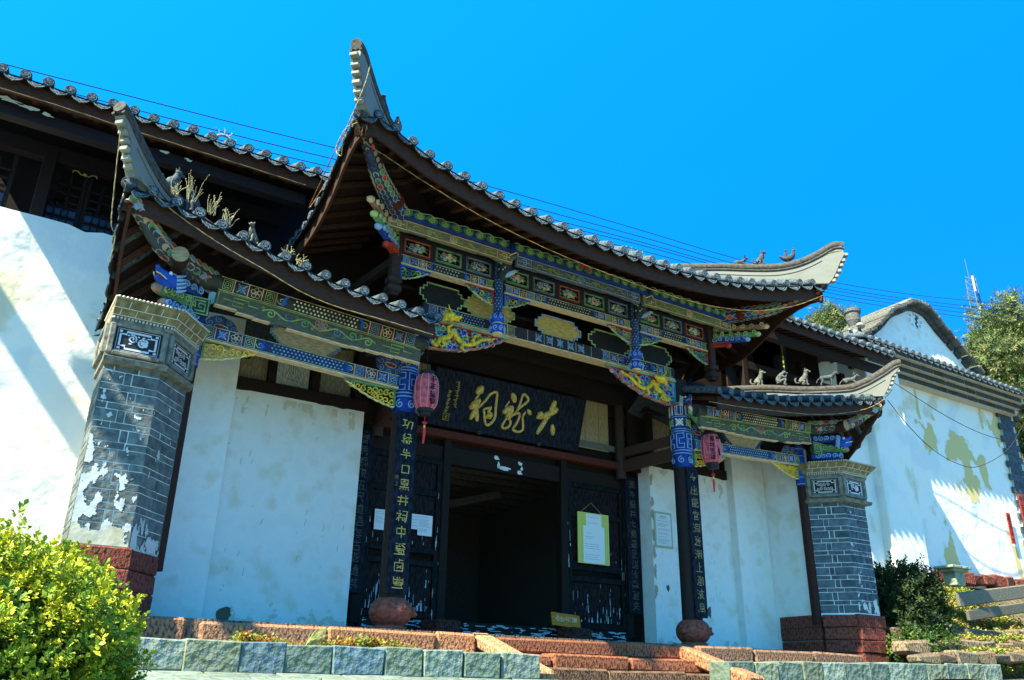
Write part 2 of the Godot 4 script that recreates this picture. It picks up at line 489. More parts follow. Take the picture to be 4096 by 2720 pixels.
# the painting of a beam: frets and crosses towards its ends, a field of dots in the middle
func painted(g: G, f: Transform3D, L: float, h: float, dot: Color) -> void:
	var lw := 0.009
	g.col = LEAFG.lerp(CREAM, 0.4)
	for e in [-1.0, 1.0]:
		g.ribbon(f, PackedVector2Array([Vector2(0, e * h * 0.46), Vector2(L, e * h * 0.46)]), 0.007, 0.003)
	var x := 0.02
	var k := 0
	while x + h * 0.8 < L * 0.3:
		for sd in 2:
			var cx := x + h * 0.4 if sd == 0 else L - x - h * 0.4
			if k % 3 == 0:
				g.col = SKYB if sd == 0 else LEAFG
				fret(g, f, cx - h * 0.3, -h * 0.34, h * 0.6, h * 0.68, lw * 0.8, 0.004)
			elif k % 3 == 1:
				g.col = SKYB * 0.7 + BLUE * 0.3
				cross(g, f, cx, 0, h * 0.3, lw, 0.004)
			else:
				g.col = CREAM
				flower(g, f, cx, 0, h * 0.4, lw * 0.7, 0.004)
			g.col = PALE
			var bx := cx + (h * 0.46 if sd == 0 else -h * 0.46)
			g.ribbon(f, PackedVector2Array([Vector2(bx, -h * 0.45), Vector2(bx, h * 0.45)]), 0.006, 0.003)
			g.col = ROSE
			g.ribbon(f, PackedVector2Array([Vector2(bx + 0.012, -h * 0.45), Vector2(bx + 0.012, h * 0.45)]), 0.008, 0.003)
		x += h * 1.0
		k += 1
	for sd in 2:
		var s := 1.0 if sd == 0 else -1.0
		var cx := x + h * 0.35 if sd == 0 else L - x - h * 0.35
		g.col = BLUE * 1.3
		g.prism(f, PackedVector2Array([Vector2(cx, -h * 0.45), Vector2(cx + s * h * 0.3, -h * 0.1), Vector2(cx + s * h * 0.2, h * 0.1), Vector2(cx + s * h * 0.45, h * 0.45), Vector2(cx + s * h * 0.2, h * 0.45), Vector2(cx - s * h * 0.05, 0)]), 0.0, 0.005)
		g.col = LEAFG
		g.ribbon(f, spiral(cx - s * h * 0.1, 0, h * 0.3, 1.2, 0, s), lw, 0.004)
	var a := x + h * 0.9
	g.col = dot
	var rows := maxi(2, int(h / 0.045))
	var nx := int((L - 2 * a) / 0.05)
	for i in nx:
		for j in rows:
			var q := Vector2(a + (i + 0.5 * (j % 2)) * 0.05, (float(j + 0.5) / rows - 0.5) * h * 0.8)
			g.prism(f, blob(q.x, q.y, 0.012, 0.012, 1, 0.0, 6), 0.0, 0.004)

# an openwork flower panel in its frame, in the local frame of its centre
func lattice_panel(parent: Node3D, f: Transform3D, w: float, h: float, kind: int) -> void:
	var frame_col: Color = [SKYB * 0.35, ROSE * 0.55, GREEN * 1.2][kind % 3]
	var g := G.new()
	g.col = frame_col
	for s in [-1.0, 1.0]:
		g.cbox(f * V(0, s * (h / 2 - 0.012), 0), V(w, 0.024, 0.035), 0.004, f.basis)
		g.cbox(f * V(s * (w / 2 - 0.012), 0, 0), V(0.024, h - 0.05, 0.035), 0.004, f.basis)
	g.col = frame_col.lerp(PALE, 0.5)
	g.ribbon(Transform3D(f.basis, f * V(0, 0, 0.0175)), ring(rect(-w / 2 + 0.026, -h / 2 + 0.026, w / 2 - 0.026, h / 2 - 0.026)), 0.006, 0.002)
	var o := obj("lattice_panel", g, "paint", parent)
	g = G.new()
	var iw := w / 2 - 0.04; var ih := h / 2 - 0.04
	g.col = GREEN
	for k in 9:
		var a := TAU * k / 9.0 + kind
		var e := Vector2(cos(a) * iw * 1.05, sin(a) * ih * 1.1)
		g.ribbon(f, smooth2(PackedVector2Array([Vector2.ZERO, e * 0.45 + Vector2(-e.y, e.x) * 0.25, e]), 3), 0.011, 0.014, -0.01)
	var pal := [SKYB * 0.8, LEAFG, CREAM * 0.8, ROSE, BLUE]
	for k in 7:
		var a := TAU * k / 7.0 + kind * 0.7
		g.col = pal[(k + kind) % 5]
		var c := Vector2(cos(a) * iw * 0.58, sin(a) * ih * 0.62)
		g.prism(f, blob(c.x, c.y, 0.03, 0.018, k + kind, 0.3, 9), -0.006, 0.012)
		g.col = PALE * 0.7
		g.ribbon(f, ring(blob(c.x, c.y, 0.03, 0.018, k + kind, 0.3, 9)), 0.004, 0.015, 0.0)
	g.col = pal[(kind * 2 + 3) % 5]
	g.prism(f, blob(0, 0, iw * 0.26, ih * 0.32, kind, 0.25, 12), -0.006, 0.018)
	g.col = PALE * 0.8
	g.ribbon(f, ring(blob(0, 0, iw * 0.26, ih * 0.32, kind, 0.25, 12)), 0.005, 0.02)
	obj("openwork_flower", g, "paint", o)

# a triangular openwork bracket: (0,0) is its upper outer corner, it runs to (L,0) and hangs to (0,-D)
func openwork_bracket(called: String, parent: Node3D, f: Transform3D, L: float, D: float, cols: Array, edge: Color, sd: int, label := "") -> MeshInstance3D:
	var g := G.new()
	g.col = edge
	g.ribbon(f, PackedVector2Array([Vector2(-0.01, -0.012), Vector2(L, -0.012)]), 0.026, 0.05, -0.025)
	g.ribbon(f, PackedVector2Array([Vector2(0.012, -0.02), Vector2(0.012, -D)]), 0.026, 0.05, -0.025)
	var o := obj(called, g, "paint", parent, label)
	g = G.new()
	var m := int(L / 0.085)
	for k in m:
		var x := 0.05 + (L - 0.08) * k / m
		var d := D * (1.0 - pow(x / L, 1.6)) * 0.96
		var rows := maxi(1, int(d / 0.09))
		for j in rows:
			var y := -0.035 - (d - 0.03) * (j + 0.5) / rows
			var s := 1.0 if (k + j) % 2 == 0 else -1.0
			g.col = cols[(k * 2 + j + sd) % cols.size()]
			g.ribbon(f, spiral(x, y, 0.046, 1.1, rnd(k + j * 7.0 + sd) * TAU, s, 0.3), 0.012, 0.022 + 0.02 * rnd(k * 3.0 + j + sd), -0.01)
	var rim := PackedVector2Array()
	for k in 15:
		var x := L * k / 14.0
		rim.append(Vector2(x, -D * (1.0 - pow(x / L, 1.6)) - 0.012 * absf(sin(k * 1.6))))
	g.col = cols[0].lerp(PALE, 0.35)
	g.ribbon(f, smooth2(rim, 2), 0.016, 0.03, -0.015)
	obj("openwork_scroll", g, "gold" if cols[0] == GILT else "paint", o)
	return o

func stepped(w: float, h: float, n := 4, st := 0.35) -> PackedVector2Array:
	var p := PackedVector2Array()
	var q := []
	for k in n:
		q.append(Vector2(w / 2 - w * st * (1.0 - float(k) / n) * 0.5 - 0.0, h / 2 * (1.0 - float(k) / n)))
		q.append(Vector2(w / 2 - w * st * (1.0 - float(k + 1) / n) * 0.5, h / 2 * (1.0 - float(k) / n)))
	for k in q.size():
		p.append(q[k])
	for k in range(q.size() - 1, -1, -1):
		p.append(Vector2(q[k].x, -q[k].y))
	for k in q.size():
		p.append(Vector2(-q[k].x, -q[k].y))
	for k in range(q.size() - 1, -1, -1):
		p.append(Vector2(-q[k].x, q[k].y))
	var r := PackedVector2Array()
	for a in p:
		if r.size() == 0 or r[r.size() - 1].distance_to(a) > 0.0005:
			r.append(a)
	return r

# a beast's head that juts from a post: muzzle, jaws, eye, mane
func beast_head(called: String, parent: Node3D, p: Vector3, fwd: Vector3, s: float, a: Color, b: Color, label := "") -> void:
	var z := fwd.normalized()
	var x := Vector3.UP.cross(z).normalized()
	var B := Basis(x, z.cross(x), z)
	var g := G.new()
	g.col = a
	g.tube(PackedVector3Array([p - z * 0.2 * s, p, p + B * V(0, 0.06, 0.2) * s, p + B * V(0, 0.1, 0.42) * s, p + B * V(0, 0.2, 0.5) * s]), PackedFloat32Array([0.16 * s, 0.2 * s, 0.15 * s, 0.09 * s, 0.04 * s]), 8)
	g.tube(PackedVector3Array([p + B * V(0, -0.1, 0.05) * s, p + B * V(0, -0.12, 0.25) * s, p + B * V(0, -0.1, 0.45) * s]), PackedFloat32Array([0.14 * s, 0.1 * s, 0.05 * s]), 8)
	g.col = ROSE
	g.tube(PackedVector3Array([p + B * V(0, -0.02, 0.1) * s, p + B * V(0, -0.01, 0.4) * s]), PackedFloat32Array([0.09 * s, 0.05 * s]), 6)
	for e in [-1.0, 1.0]:
		g.col = PALE
		g.ell(p + B * V(e * 0.13, 0.14, 0.16) * s, Vector3.ONE * 0.055 * s, Basis(), 6, 4)
		g.tube(PackedVector3Array([p + B * V(e * 0.1, -0.05, 0.1) * s, p + B * V(e * 0.1, -0.02, 0.42) * s, p + B * V(e * 0.04, 0.0, 0.5) * s]), PackedFloat32Array([0.02 * s]), 4)
		g.col = b
		for k in 5:
			var q := p + B * V(e * 0.16, 0.14 - k * 0.09, -0.02 - 0.03 * k) * s
			g.tube(PackedVector3Array([q, q + B * V(e * 0.1, 0.03, -0.06) * s, q + B * V(e * 0.13, 0.1, -0.14) * s]), PackedFloat32Array([0.05 * s, 0.04 * s, 0.01]), 5)
	obj(called, g, "paint", parent, label)

# ---------------------------------------------------------------- roof tiles
var TE: Mesh
var DT: Mesh
var CT: Mesh

func tile_meshes() -> void:
	var g := G.new()
	g.col = TILE
	g.lathe(fr(Vector3.ZERO, Vector3.RIGHT, V(0, 0, 1)) * Transform3D(Basis(), V(0, 0, 0)), pv("0.063,-0.05;0.066,0.0;0.055,0.004;0.053,-0.004;0.0,-0.004"), 14)
	g.col = TILE * 4.5
	var f := Transform3D(Basis(), V(0, 0, -0.003))
	g.ribbon(f, ring(blob(0, 0, 0.046, 0.046, 1, 0.0, 12)), 0.006, 0.006)
	for w: String in ["2282852522", "2383", "1787", "1719", "8789", "4548", "6568"]:
		var p := PackedVector2Array()
		for k in range(0, w.length() - 1, 2):
			p.append(Vector2(float(w[k]) - 4.8, 5.4 - float(w[k + 1])) * 0.0085)
		g.ribbon(f, p, 0.006, 0.006)
	TE = g.mesh(M.tile)
	g = G.new()
	g.col = TILE
	f = Transform3D(Basis.from_euler(V(-0.35, 0, 0)), V(0, 0, -0.01))
	var p := PackedVector2Array()
	for k in 9:
		var u := k / 8.0
		p.append(Vector2(lerpf(-0.1, 0.1, u), 0.045 - 0.045 * sin(PI * u)))
	for q in pv("0.11,0.02;0.1,-0.015;0.082,-0.035;0.07,-0.052;0.05,-0.062;0.035,-0.076;0.015,-0.08;0.0,-0.098;-0.015,-0.08;-0.035,-0.076;-0.05,-0.062;-0.07,-0.052;-0.082,-0.035;-0.1,-0.015;-0.11,0.02"):
		p.append(q)
	g.prism(f, p, -0.014, 0.0)
	g.col = TILE * 4.2
	g.ribbon(f, pv("-0.102,0.01;-0.09,-0.018;-0.066,-0.045;-0.035,-0.066;-0.015,-0.072;0.0,-0.088;0.015,-0.072;0.035,-0.066;0.066,-0.045;0.09,-0.018;0.102,0.01"), 0.006, 0.004)
	g.ribbon(f, pv("-0.05,-0.01;-0.03,-0.03;-0.01,-0.02;0.01,-0.04;0.03,-0.025;0.05,-0.02"), 0.007, 0.004)
	g.ribbon(f, pv("-0.04,-0.035;-0.02,-0.05;0.0,-0.04;0.02,-0.058"), 0.006, 0.004)
	DT = g.mesh(M.tile)
	g = G.new()
	g.col = TILE * 2.2
	for k in 4:      # overlapping half-round tiles, one metre of them along -z
		var z0 := -0.25 * k; var z1 := z0 - 0.25
		g.lathe(fr(V(0, 0, z1), Vector3.RIGHT, V(0, 0, 1)), PackedVector2Array([Vector2(0.056, 0), Vector2(0.063, 0.24), Vector2(0.058, 0.25)]), 10)
	CT = g.mesh(M.tile)

# rows of tiles: at each point of the eave a round end, a run of cover tiles up to the matching top point, a drip tile between two rows;
# under them the boarding, the eave board and rafters
func tiled_roof(called: String, parent: Node3D, eave: PackedVector3Array, top: PackedVector3Array, board := 0.2, rafters := true, skip_rows := false) -> MeshInstance3D:
	var g := G.new()
	g.col = TILE * 0.8
	var dn := V(0, -0.05, 0)
	var o := eave.size()
	for k in o - 1:
		var a := eave[k] + dn; var b := eave[k + 1] + dn; var d := top[k + 1] + dn; var e := top[k] + dn
		g.quad(a, b, d, e, Vector3.UP)
	var r := obj(called, g, "tile", parent)
	g = G.new()
	g.col = WOOD * 0.9
	for k in o - 1:
		var a := eave[k] + dn * 1.8; var b := eave[k + 1] + dn * 1.8; var d := top[k + 1] + dn * 1.8; var e := top[k] + dn * 1.8
		g.quad(a, b, d, e, Vector3.DOWN)
	obj("soffit_boarding", g, "wood_long", r)
	g = G.new()
	g.col = Color(0.07, 0.028, 0.018)
	var inw := PackedVector3Array()
	for k in o:
		var q := (top[k] - eave[k]); q.y = 0
		inw.append(eave[k] + q.normalized() * 0.07 + V(0, -0.085, 0))
	for k in o - 1:
		var out := eave[k] - inw[k]; out.y = 0
		var a := inw[k]; var b := inw[k + 1]; var d := b - V(0, board, 0); var e := a - V(0, board, 0)
		var t := -out.normalized() * 0.035
		g.quad(a, b, d, e, out); g.quad(a + t, b + t, d + t, e + t, -out); g.quad(e, d, d + t, e + t, Vector3.DOWN)
	obj("eave_board", g, "wood_long", r)
	for k in o:
		var q := top[k] - eave[k]
		var out := V(-q.x, 0, -q.z).normalized()
		var side := Vector3.UP.cross(out)
		var B := Basis(side, Vector3.UP, out).rotated(out, 0.08 * (rnd(k * 1.3 + o) - 0.5))
		inst("tile_end", TE, r, Transform3D(B, eave[k] + V(0, 0.008 * (rnd(k * 5.1) - 0.5), 0)))
		var zz := -q.normalized()
		var xx := Vector3.UP.cross(zz).normalized()
		if q.length() > 0.1 and not skip_rows:
			inst("cover_tile_row", CT, r, Transform3D(Basis(xx, zz.cross(xx), zz * (q.length() - 0.02)), eave[k] + q.normalized() * 0.02))
		if k < o - 1:
			var mid := (eave[k] + eave[k + 1]) * 0.5
			var al := (eave[k + 1] - eave[k]).normalized()
			if al.dot(side) < 0:
				al = -al
			var zo := al.cross(Vector3.UP).normalized()
			if zo.dot(out) < 0:
				zo = -zo
			inst("drip_tile", DT, r, Transform3D(Basis(al * ((eave[k + 1] - eave[k]).length() / 0.245), zo.cross(al).normalized(), zo), mid + V(0, -0.06, 0)))
			if rafters:
				var gr := G.new()
				gr.col = Color(0.08, 0.035, 0.02) * (0.7 + 0.6 * rnd(k * 2.2 + o))
				var q2 := (top[k] + top[k + 1]) * 0.5 - mid
				var dd := V(0, -0.135, 0)
				gr.bar(mid + q2.normalized() * 0.1 + dd, mid + q2.normalized() * minf(1.2, q2.length()) + dd, 0.07, 0.06)
				obj("rafter", gr, "wood_long", r)
	return r

# the hip ridge with its upturned end: a thick blade in a vertical plane through p, along the diagonal d
func ridge_blade(parent: Node3D, sx: float, k: float, outline: String, cap: String, steps: String) -> MeshInstance3D:
	var f := Transform3D(Basis(V(sx, 0, 1), Vector3.UP, V(-sx, 0, 1).normalized() * signf(1.0)), V(0, 0, -k))   # local x is |x|, so that z = x - k
	var nrm := V(1, 0, -sx).normalized()
	f.basis.z = nrm
	var g := G.new()
	g.col = Color(0.19, 0.2, 0.195)
	g.prism(f, smooth2(pv(outline), 1), -0.06, 0.06)
	var r := obj("hip_ridge", g, "plaster", parent)
	g = G.new()
	g.col = Color(0.1, 0.11, 0.11)
	var mid := PackedVector2Array()
	var fz := Transform3D(f.basis, f.origin)
	for q in smooth2(pv(cap), 4):
		mid.append(q - Vector2(0, 0.17))
	for e in [-1.0, 1.0]:
		for j in mid.size() - 1:
			var p0: Vector3 = f * V(mid[j].x, mid[j].y, 0) + nrm * 0.062 * e; var p1: Vector3 = f * V(mid[j + 1].x, mid[j + 1].y, 0) + nrm * 0.062 * e
			if j < mid.size() * 0.75:
				g.tube(PackedVector3Array([p0, p1]), PackedFloat32Array([0.009]), 4, false)
	obj("ridge_line", g, "plain", r)
	g = G.new()
	g.col = Color(0.075, 0.072, 0.065)
	var path := PackedVector3Array()
	for q in smooth2(pv(cap), 4):
		path.append(f * V(q.x, q.y, 0))
	g.tube(path, PackedFloat32Array([0.075]), 8)
	for e in [-1.0, 1.0]:
		var p2 := PackedVector3Array()
		for q in path:
			p2.append(q + nrm * 0.06 * e - V(0, 0.075, 0))
		g.tube(p2, PackedFloat32Array([0.022]), 5)
	obj("ridge_coping", g, "tile", r)
	g = G.new()
	var pts := pv(steps)
	for j in pts.size():
		g.col = Color(0.3, 0.3, 0.27) * (0.8 + 0.4 * rnd(j * 3.3))
		g.cbox(f * V(pts[j].x, pts[j].y, 0), V(0.07, 0.055, 0.1), 0.008, Basis(V(sx, 0, 1).normalized(), Vector3.UP, nrm).rotated(nrm, 0.0))
	obj("ridge_corbel", g, "plaster", r)
	return r

# ---------------------------------------------------------------- the scene
func _ready() -> void:
	view_and_light()
	materials()
	tile_meshes()
	setting()
	platform_and_steps()
	gatehouse()
	pillars()
	halls()
	gate_furniture()
	garden()
	distance()
	small_things()

const SUN := Vector3(1.0, -1.2, -0.27)

func view_and_light() -> void:
	var cam := Camera3D.new()
	cam.name = "camera"
	var yaw := 0.5585; var pitch := 0.3932; var roll := 0.0163
	var fw := V(sin(yaw) * cos(pitch), sin(pitch), -cos(yaw) * cos(pitch))
	var rt := V(cos(yaw), 0, sin(yaw))
	var up := rt.cross(fw)
	cam.transform = Transform3D(Basis(rt * cos(roll) + up * sin(roll), up * cos(roll) - rt * sin(roll), -fw), V(-7.009, -0.658, 9.916))
	cam.fov = 43.874
	cam.near = 0.05; cam.far = 600.0
	add_child(cam)
	cam.current = true
	# a deep clear sky, paler towards the horizon and towards the sun
	var im := Image.create(256, 128, false, Image.FORMAT_RGBAF)
	var sun := (-SUN).normalized()
	for j in 128:
		var y := cos(PI * (j + 0.5) / 128.0)
		var rr := sqrt(1.0 - y * y)
		for i in 256:
			var a := TAU * (i + 0.5) / 256.0
			var d := V(sin(a) * rr, y, -cos(a) * rr)
			var s := maxf(0.0, d.dot(sun))
			var t := pow(clampf(1.0 - y, 0, 1), 2.2)
			var c := Color(0.0, 0.062, 0.38).lerp(Color(0.003, 0.215, 0.46), clampf(t * 0.35 + 0.85 * pow(d.dot(sun) * 0.5 + 0.5, 1.6), 0.0, 1.0))
			c += Color(0.2, 0.36, 0.38) * pow(s, 6.0)
			c = c.lerp(Color(0.1, 0.52, 0.72), clampf(pow(clampf(1.0 - y, 0, 1), 9.0), 0, 1) * 0.9)
			if y < 0:
				c = Color(0.08, 0.08, 0.07)
			im.set_pixel(i, j, c)
	var sky := Sky.new()
	var sm := PanoramaSkyMaterial.new()
	sm.panorama = ImageTexture.create_from_image(im)
	sky.sky_material = sm
	var env := Environment.new()
	env.background_mode = Environment.BG_SKY
	env.sky = sky
	env.background_energy_multiplier = 1.0
	env.tonemap_mode = Environment.TONE_MAPPER_LINEAR
	env.tonemap_exposure = 3.8
	env.sdfgi_enabled = true; env.ssao_enabled = true; env.ssil_enabled = true
	var we := WorldEnvironment.new()
	we.name = "world_environment"
	we.environment = env
	add_child(we)
	var l := DirectionalLight3D.new()
	l.name = "sun"
	l.light_energy = 1.6
	l.light_color = Color(1.0, 0.96, 0.82)
	l.light_angular_distance = 0.5
	l.shadow_enabled = true
	l.basis = Basis.looking_at(SUN.normalized())
	add_child(l)

# height of the ground: a paved slope up to the gate, falling to where one stands in front of it
func ground_y(x: float, z: float) -> float:
	if z < 2.0:
		return -0.6
	if z < 4.6:
		return -0.55 - (z - 2.0) * 0.11
	return maxf(-2.3, -0.836 - (z - 4.6) * 0.34)

func setting() -> void:
	var g := G.new()
	g.col = Color(0.25, 0.28, 0.22)
	var xs := [-160.0, -40.0, -12.0, -6.0, 0.0, 6.0, 12.0, 40.0, 90.0, 200.0]
	var zs := [-220.0, -60.0, -20.0, 0.0, 1.99, 2.01, 3.0, 4.6, 6.5, 8.9, 12.0, 30.0, 90.0]
	for i in xs.size() - 1:
		for j in zs.size() - 1:
			var p := func(a: int, b: int) -> Vector3:
				return V(xs[a], ground_y(xs[a], zs[b]) - 0.05, zs[b])
			g.quad(p.call(i, j), p.call(i + 1, j), p.call(i + 1, j + 1), p.call(i, j + 1), Vector3.UP)
	structure(obj("ground", g, "soil"))
	# paving slabs of pale stone on the slope
	var pav := structure(Node3D.new())
	pav.name = "paving"
	add_child(pav)
	for r in 9:
		var z := 2.16 + r * 0.36
		for k in 15:
			var w := 0.62
			var x := -7.9 + k * w + (0.3 if r % 2 else 0.0)
			g = G.new()
			g.col = Color(0.2, 0.235, 0.21) * (0.75 + 0.35 * rnd(r * 7.3 + k * 1.9))
			var y := ground_y(x, z)
			g.cbox(V(x, y - 0.03, z), V(w - 0.02, 0.06, 0.338), 0.008, Basis(Vector3.RIGHT, atan(0.11)), 0.003, r * 20 + k)
			obj("paving_slab", g, "slate", pav)

func platform_and_steps() -> void:
	# the stone platform: red sandstone edge blocks before a floor
	var pl := thing("stone_platform", "red sandstone edge of the raised platform on which the gate columns stand", "platform", V(0, -0.5, 0))
	var g := G.new()
	g.col = Color(0.22, 0.17, 0.13)
	g.box(V(0, -0.32, -2.4), V(13, 0.6, 5.6))
	obj("floor", g, "sandstone", pl)
	var L := [[-6.6, -4.98], [-4.82, -3.45], [-3.44, -2.1], [-2.09, -1.55], [1.98, 3.1], [3.11, 4.4], [4.41, 5.6]]
	for k in L.size():
		g = G.new()
		var t: Array = L[k]
		var dark := 0.6 if k in [0, 1] else (0.5 if k > 3 else 1.0)
		g.col = Color(0.5, 0.23, 0.12).lerp(Color(0.24, 0.17, 0.13), 1.0 - dark) * (0.9 + 0.2 * rnd(k))
		g.cbox(V((t[0] + t[1]) / 2, -0.15, 0.29 if k < 4 else 0.45), V(t[1] - t[0], 0.235, 0.36), 0.03, Basis(), 0.014, k + 3)
		obj("edge_stone", g, "sandstone", pl)
	# the stair: rough red sandstone steps between two sloping cheek stones
	var st := thing("stone_steps", "worn red sandstone steps leading up to the open gate", "steps", V(0.2, -0.8, 0.7))
	var rows := [[0.15, 0.42, -0.035, -0.235, "-1.3;0.8;2.0"], [0.42, 0.72, -0.235, -0.405, "-1.5;-0.62;0.62;2.05"], [0.72, 1.02, -0.405, -0.56, "-1.7;0.02;1.3;2.1"], [1.02, 1.32, -0.56, -0.74, "-1.9;-0.7;0.7;2.1"]]
	for r in rows.size():
		var cuts: PackedStringArray = rows[r][4].split(";")
		for k in cuts.size() - 1:
			g = G.new()
			g.col = Color(0.34, 0.125, 0.065) * (0.85 + 0.3 * rnd(r * 3 + k)) if r < 2 else Color(0.2, 0.12, 0.075) * (0.9 + 0.3 * rnd(r + k * 5.0))
			g.cbox(V((float(cuts[k]) + float(cuts[k + 1])) / 2, (rows[r][2] + rows[r][3]) / 2, (rows[r][0] + rows[r][1]) / 2), V(float(cuts[k + 1]) - float(cuts[k]) - 0.008, rows[r][2] - rows[r][3] - 0.004, rows[r][1] - rows[r][0] + 0.1), 0.025, Basis(), 0.014, r * 9 + k)
			obj("step_stone", g, "sandstone", st)
	for s in [[-1.40, 0], [1.88, 1]]:
		g = G.new()
		g.col = Color(0.55, 0.31, 0.17) if s[1] == 0 else Color(0.48, 0.22, 0.12)
		var sl := V(0.02, -0.42, 1.35).normalized()
		g.cbox(V(s[0], -0.30, 1.0), V(0.26, 0.17, 1.55), 0.03, Basis(Vector3.RIGHT, (-sl).cross(Vector3.RIGHT) * -1.0, sl) if false else Basis(Vector3.RIGHT, atan(0.42 / 1.35)), 0.012, 40 + int(s[1]))
		obj("cheek_stone", g, "sandstone", st)
	# kerbs of green slate blocks
	for s in 2:
		var kb := thing("slate_kerb", ["green slate kerb blocks left of the steps, beside the leafy hedge", "green slate kerb blocks right of the steps, before the brick pillar"][s], "kerb", V(-3.8 if s == 0 else 4.6, -0.55, 2.0 if s == 0 else 1.3), "slate kerbs before the gate")
		var kx := -6.2 if s == 0 else 1.72
		for k in (10 if s == 0 else 13):
			g = G.new()
			var t := rnd(k * 2.7 + s)
			var wd := [0.5, 0.42, 0.47, 0.4, 0.45, 0.52, 0.41, 0.46, 0.44, 0.5][k % 10] as float
			g.col = [Color(0.16, 0.205, 0.175), Color(0.12, 0.18, 0.22), Color(0.19, 0.21, 0.16), Color(0.2, 0.24, 0.21), Color(0.13, 0.17, 0.15)][int(t * 5) % 5] * (0.85 + 0.3 * rnd(k + 9.0))
			if s == 0:
				g.cbox(V(kx + wd / 2, -0.43 + 0.006 * rnd(k), 1.82 + 0.012 * rnd(k * 3.0)), V(wd - 0.01, 0.26, 0.36), 0.012, Basis(Vector3.UP, 0.02 * (rnd(k * 6.0) - 0.5)), 0.01, k)
			else:
				g.cbox(V(kx + wd / 2, -0.42 + k * 0.009, 1.25 + k * 0.02), V(wd - 0.01, 0.32, 0.36), 0.012, Basis(Vector3.UP, -0.05), 0.01, 70 + k)
			kx += wd
			if s == 0 and kx > -1.7:
				kx = minf(kx, 99.0)
			obj("kerb_block", g, "slate", kb)

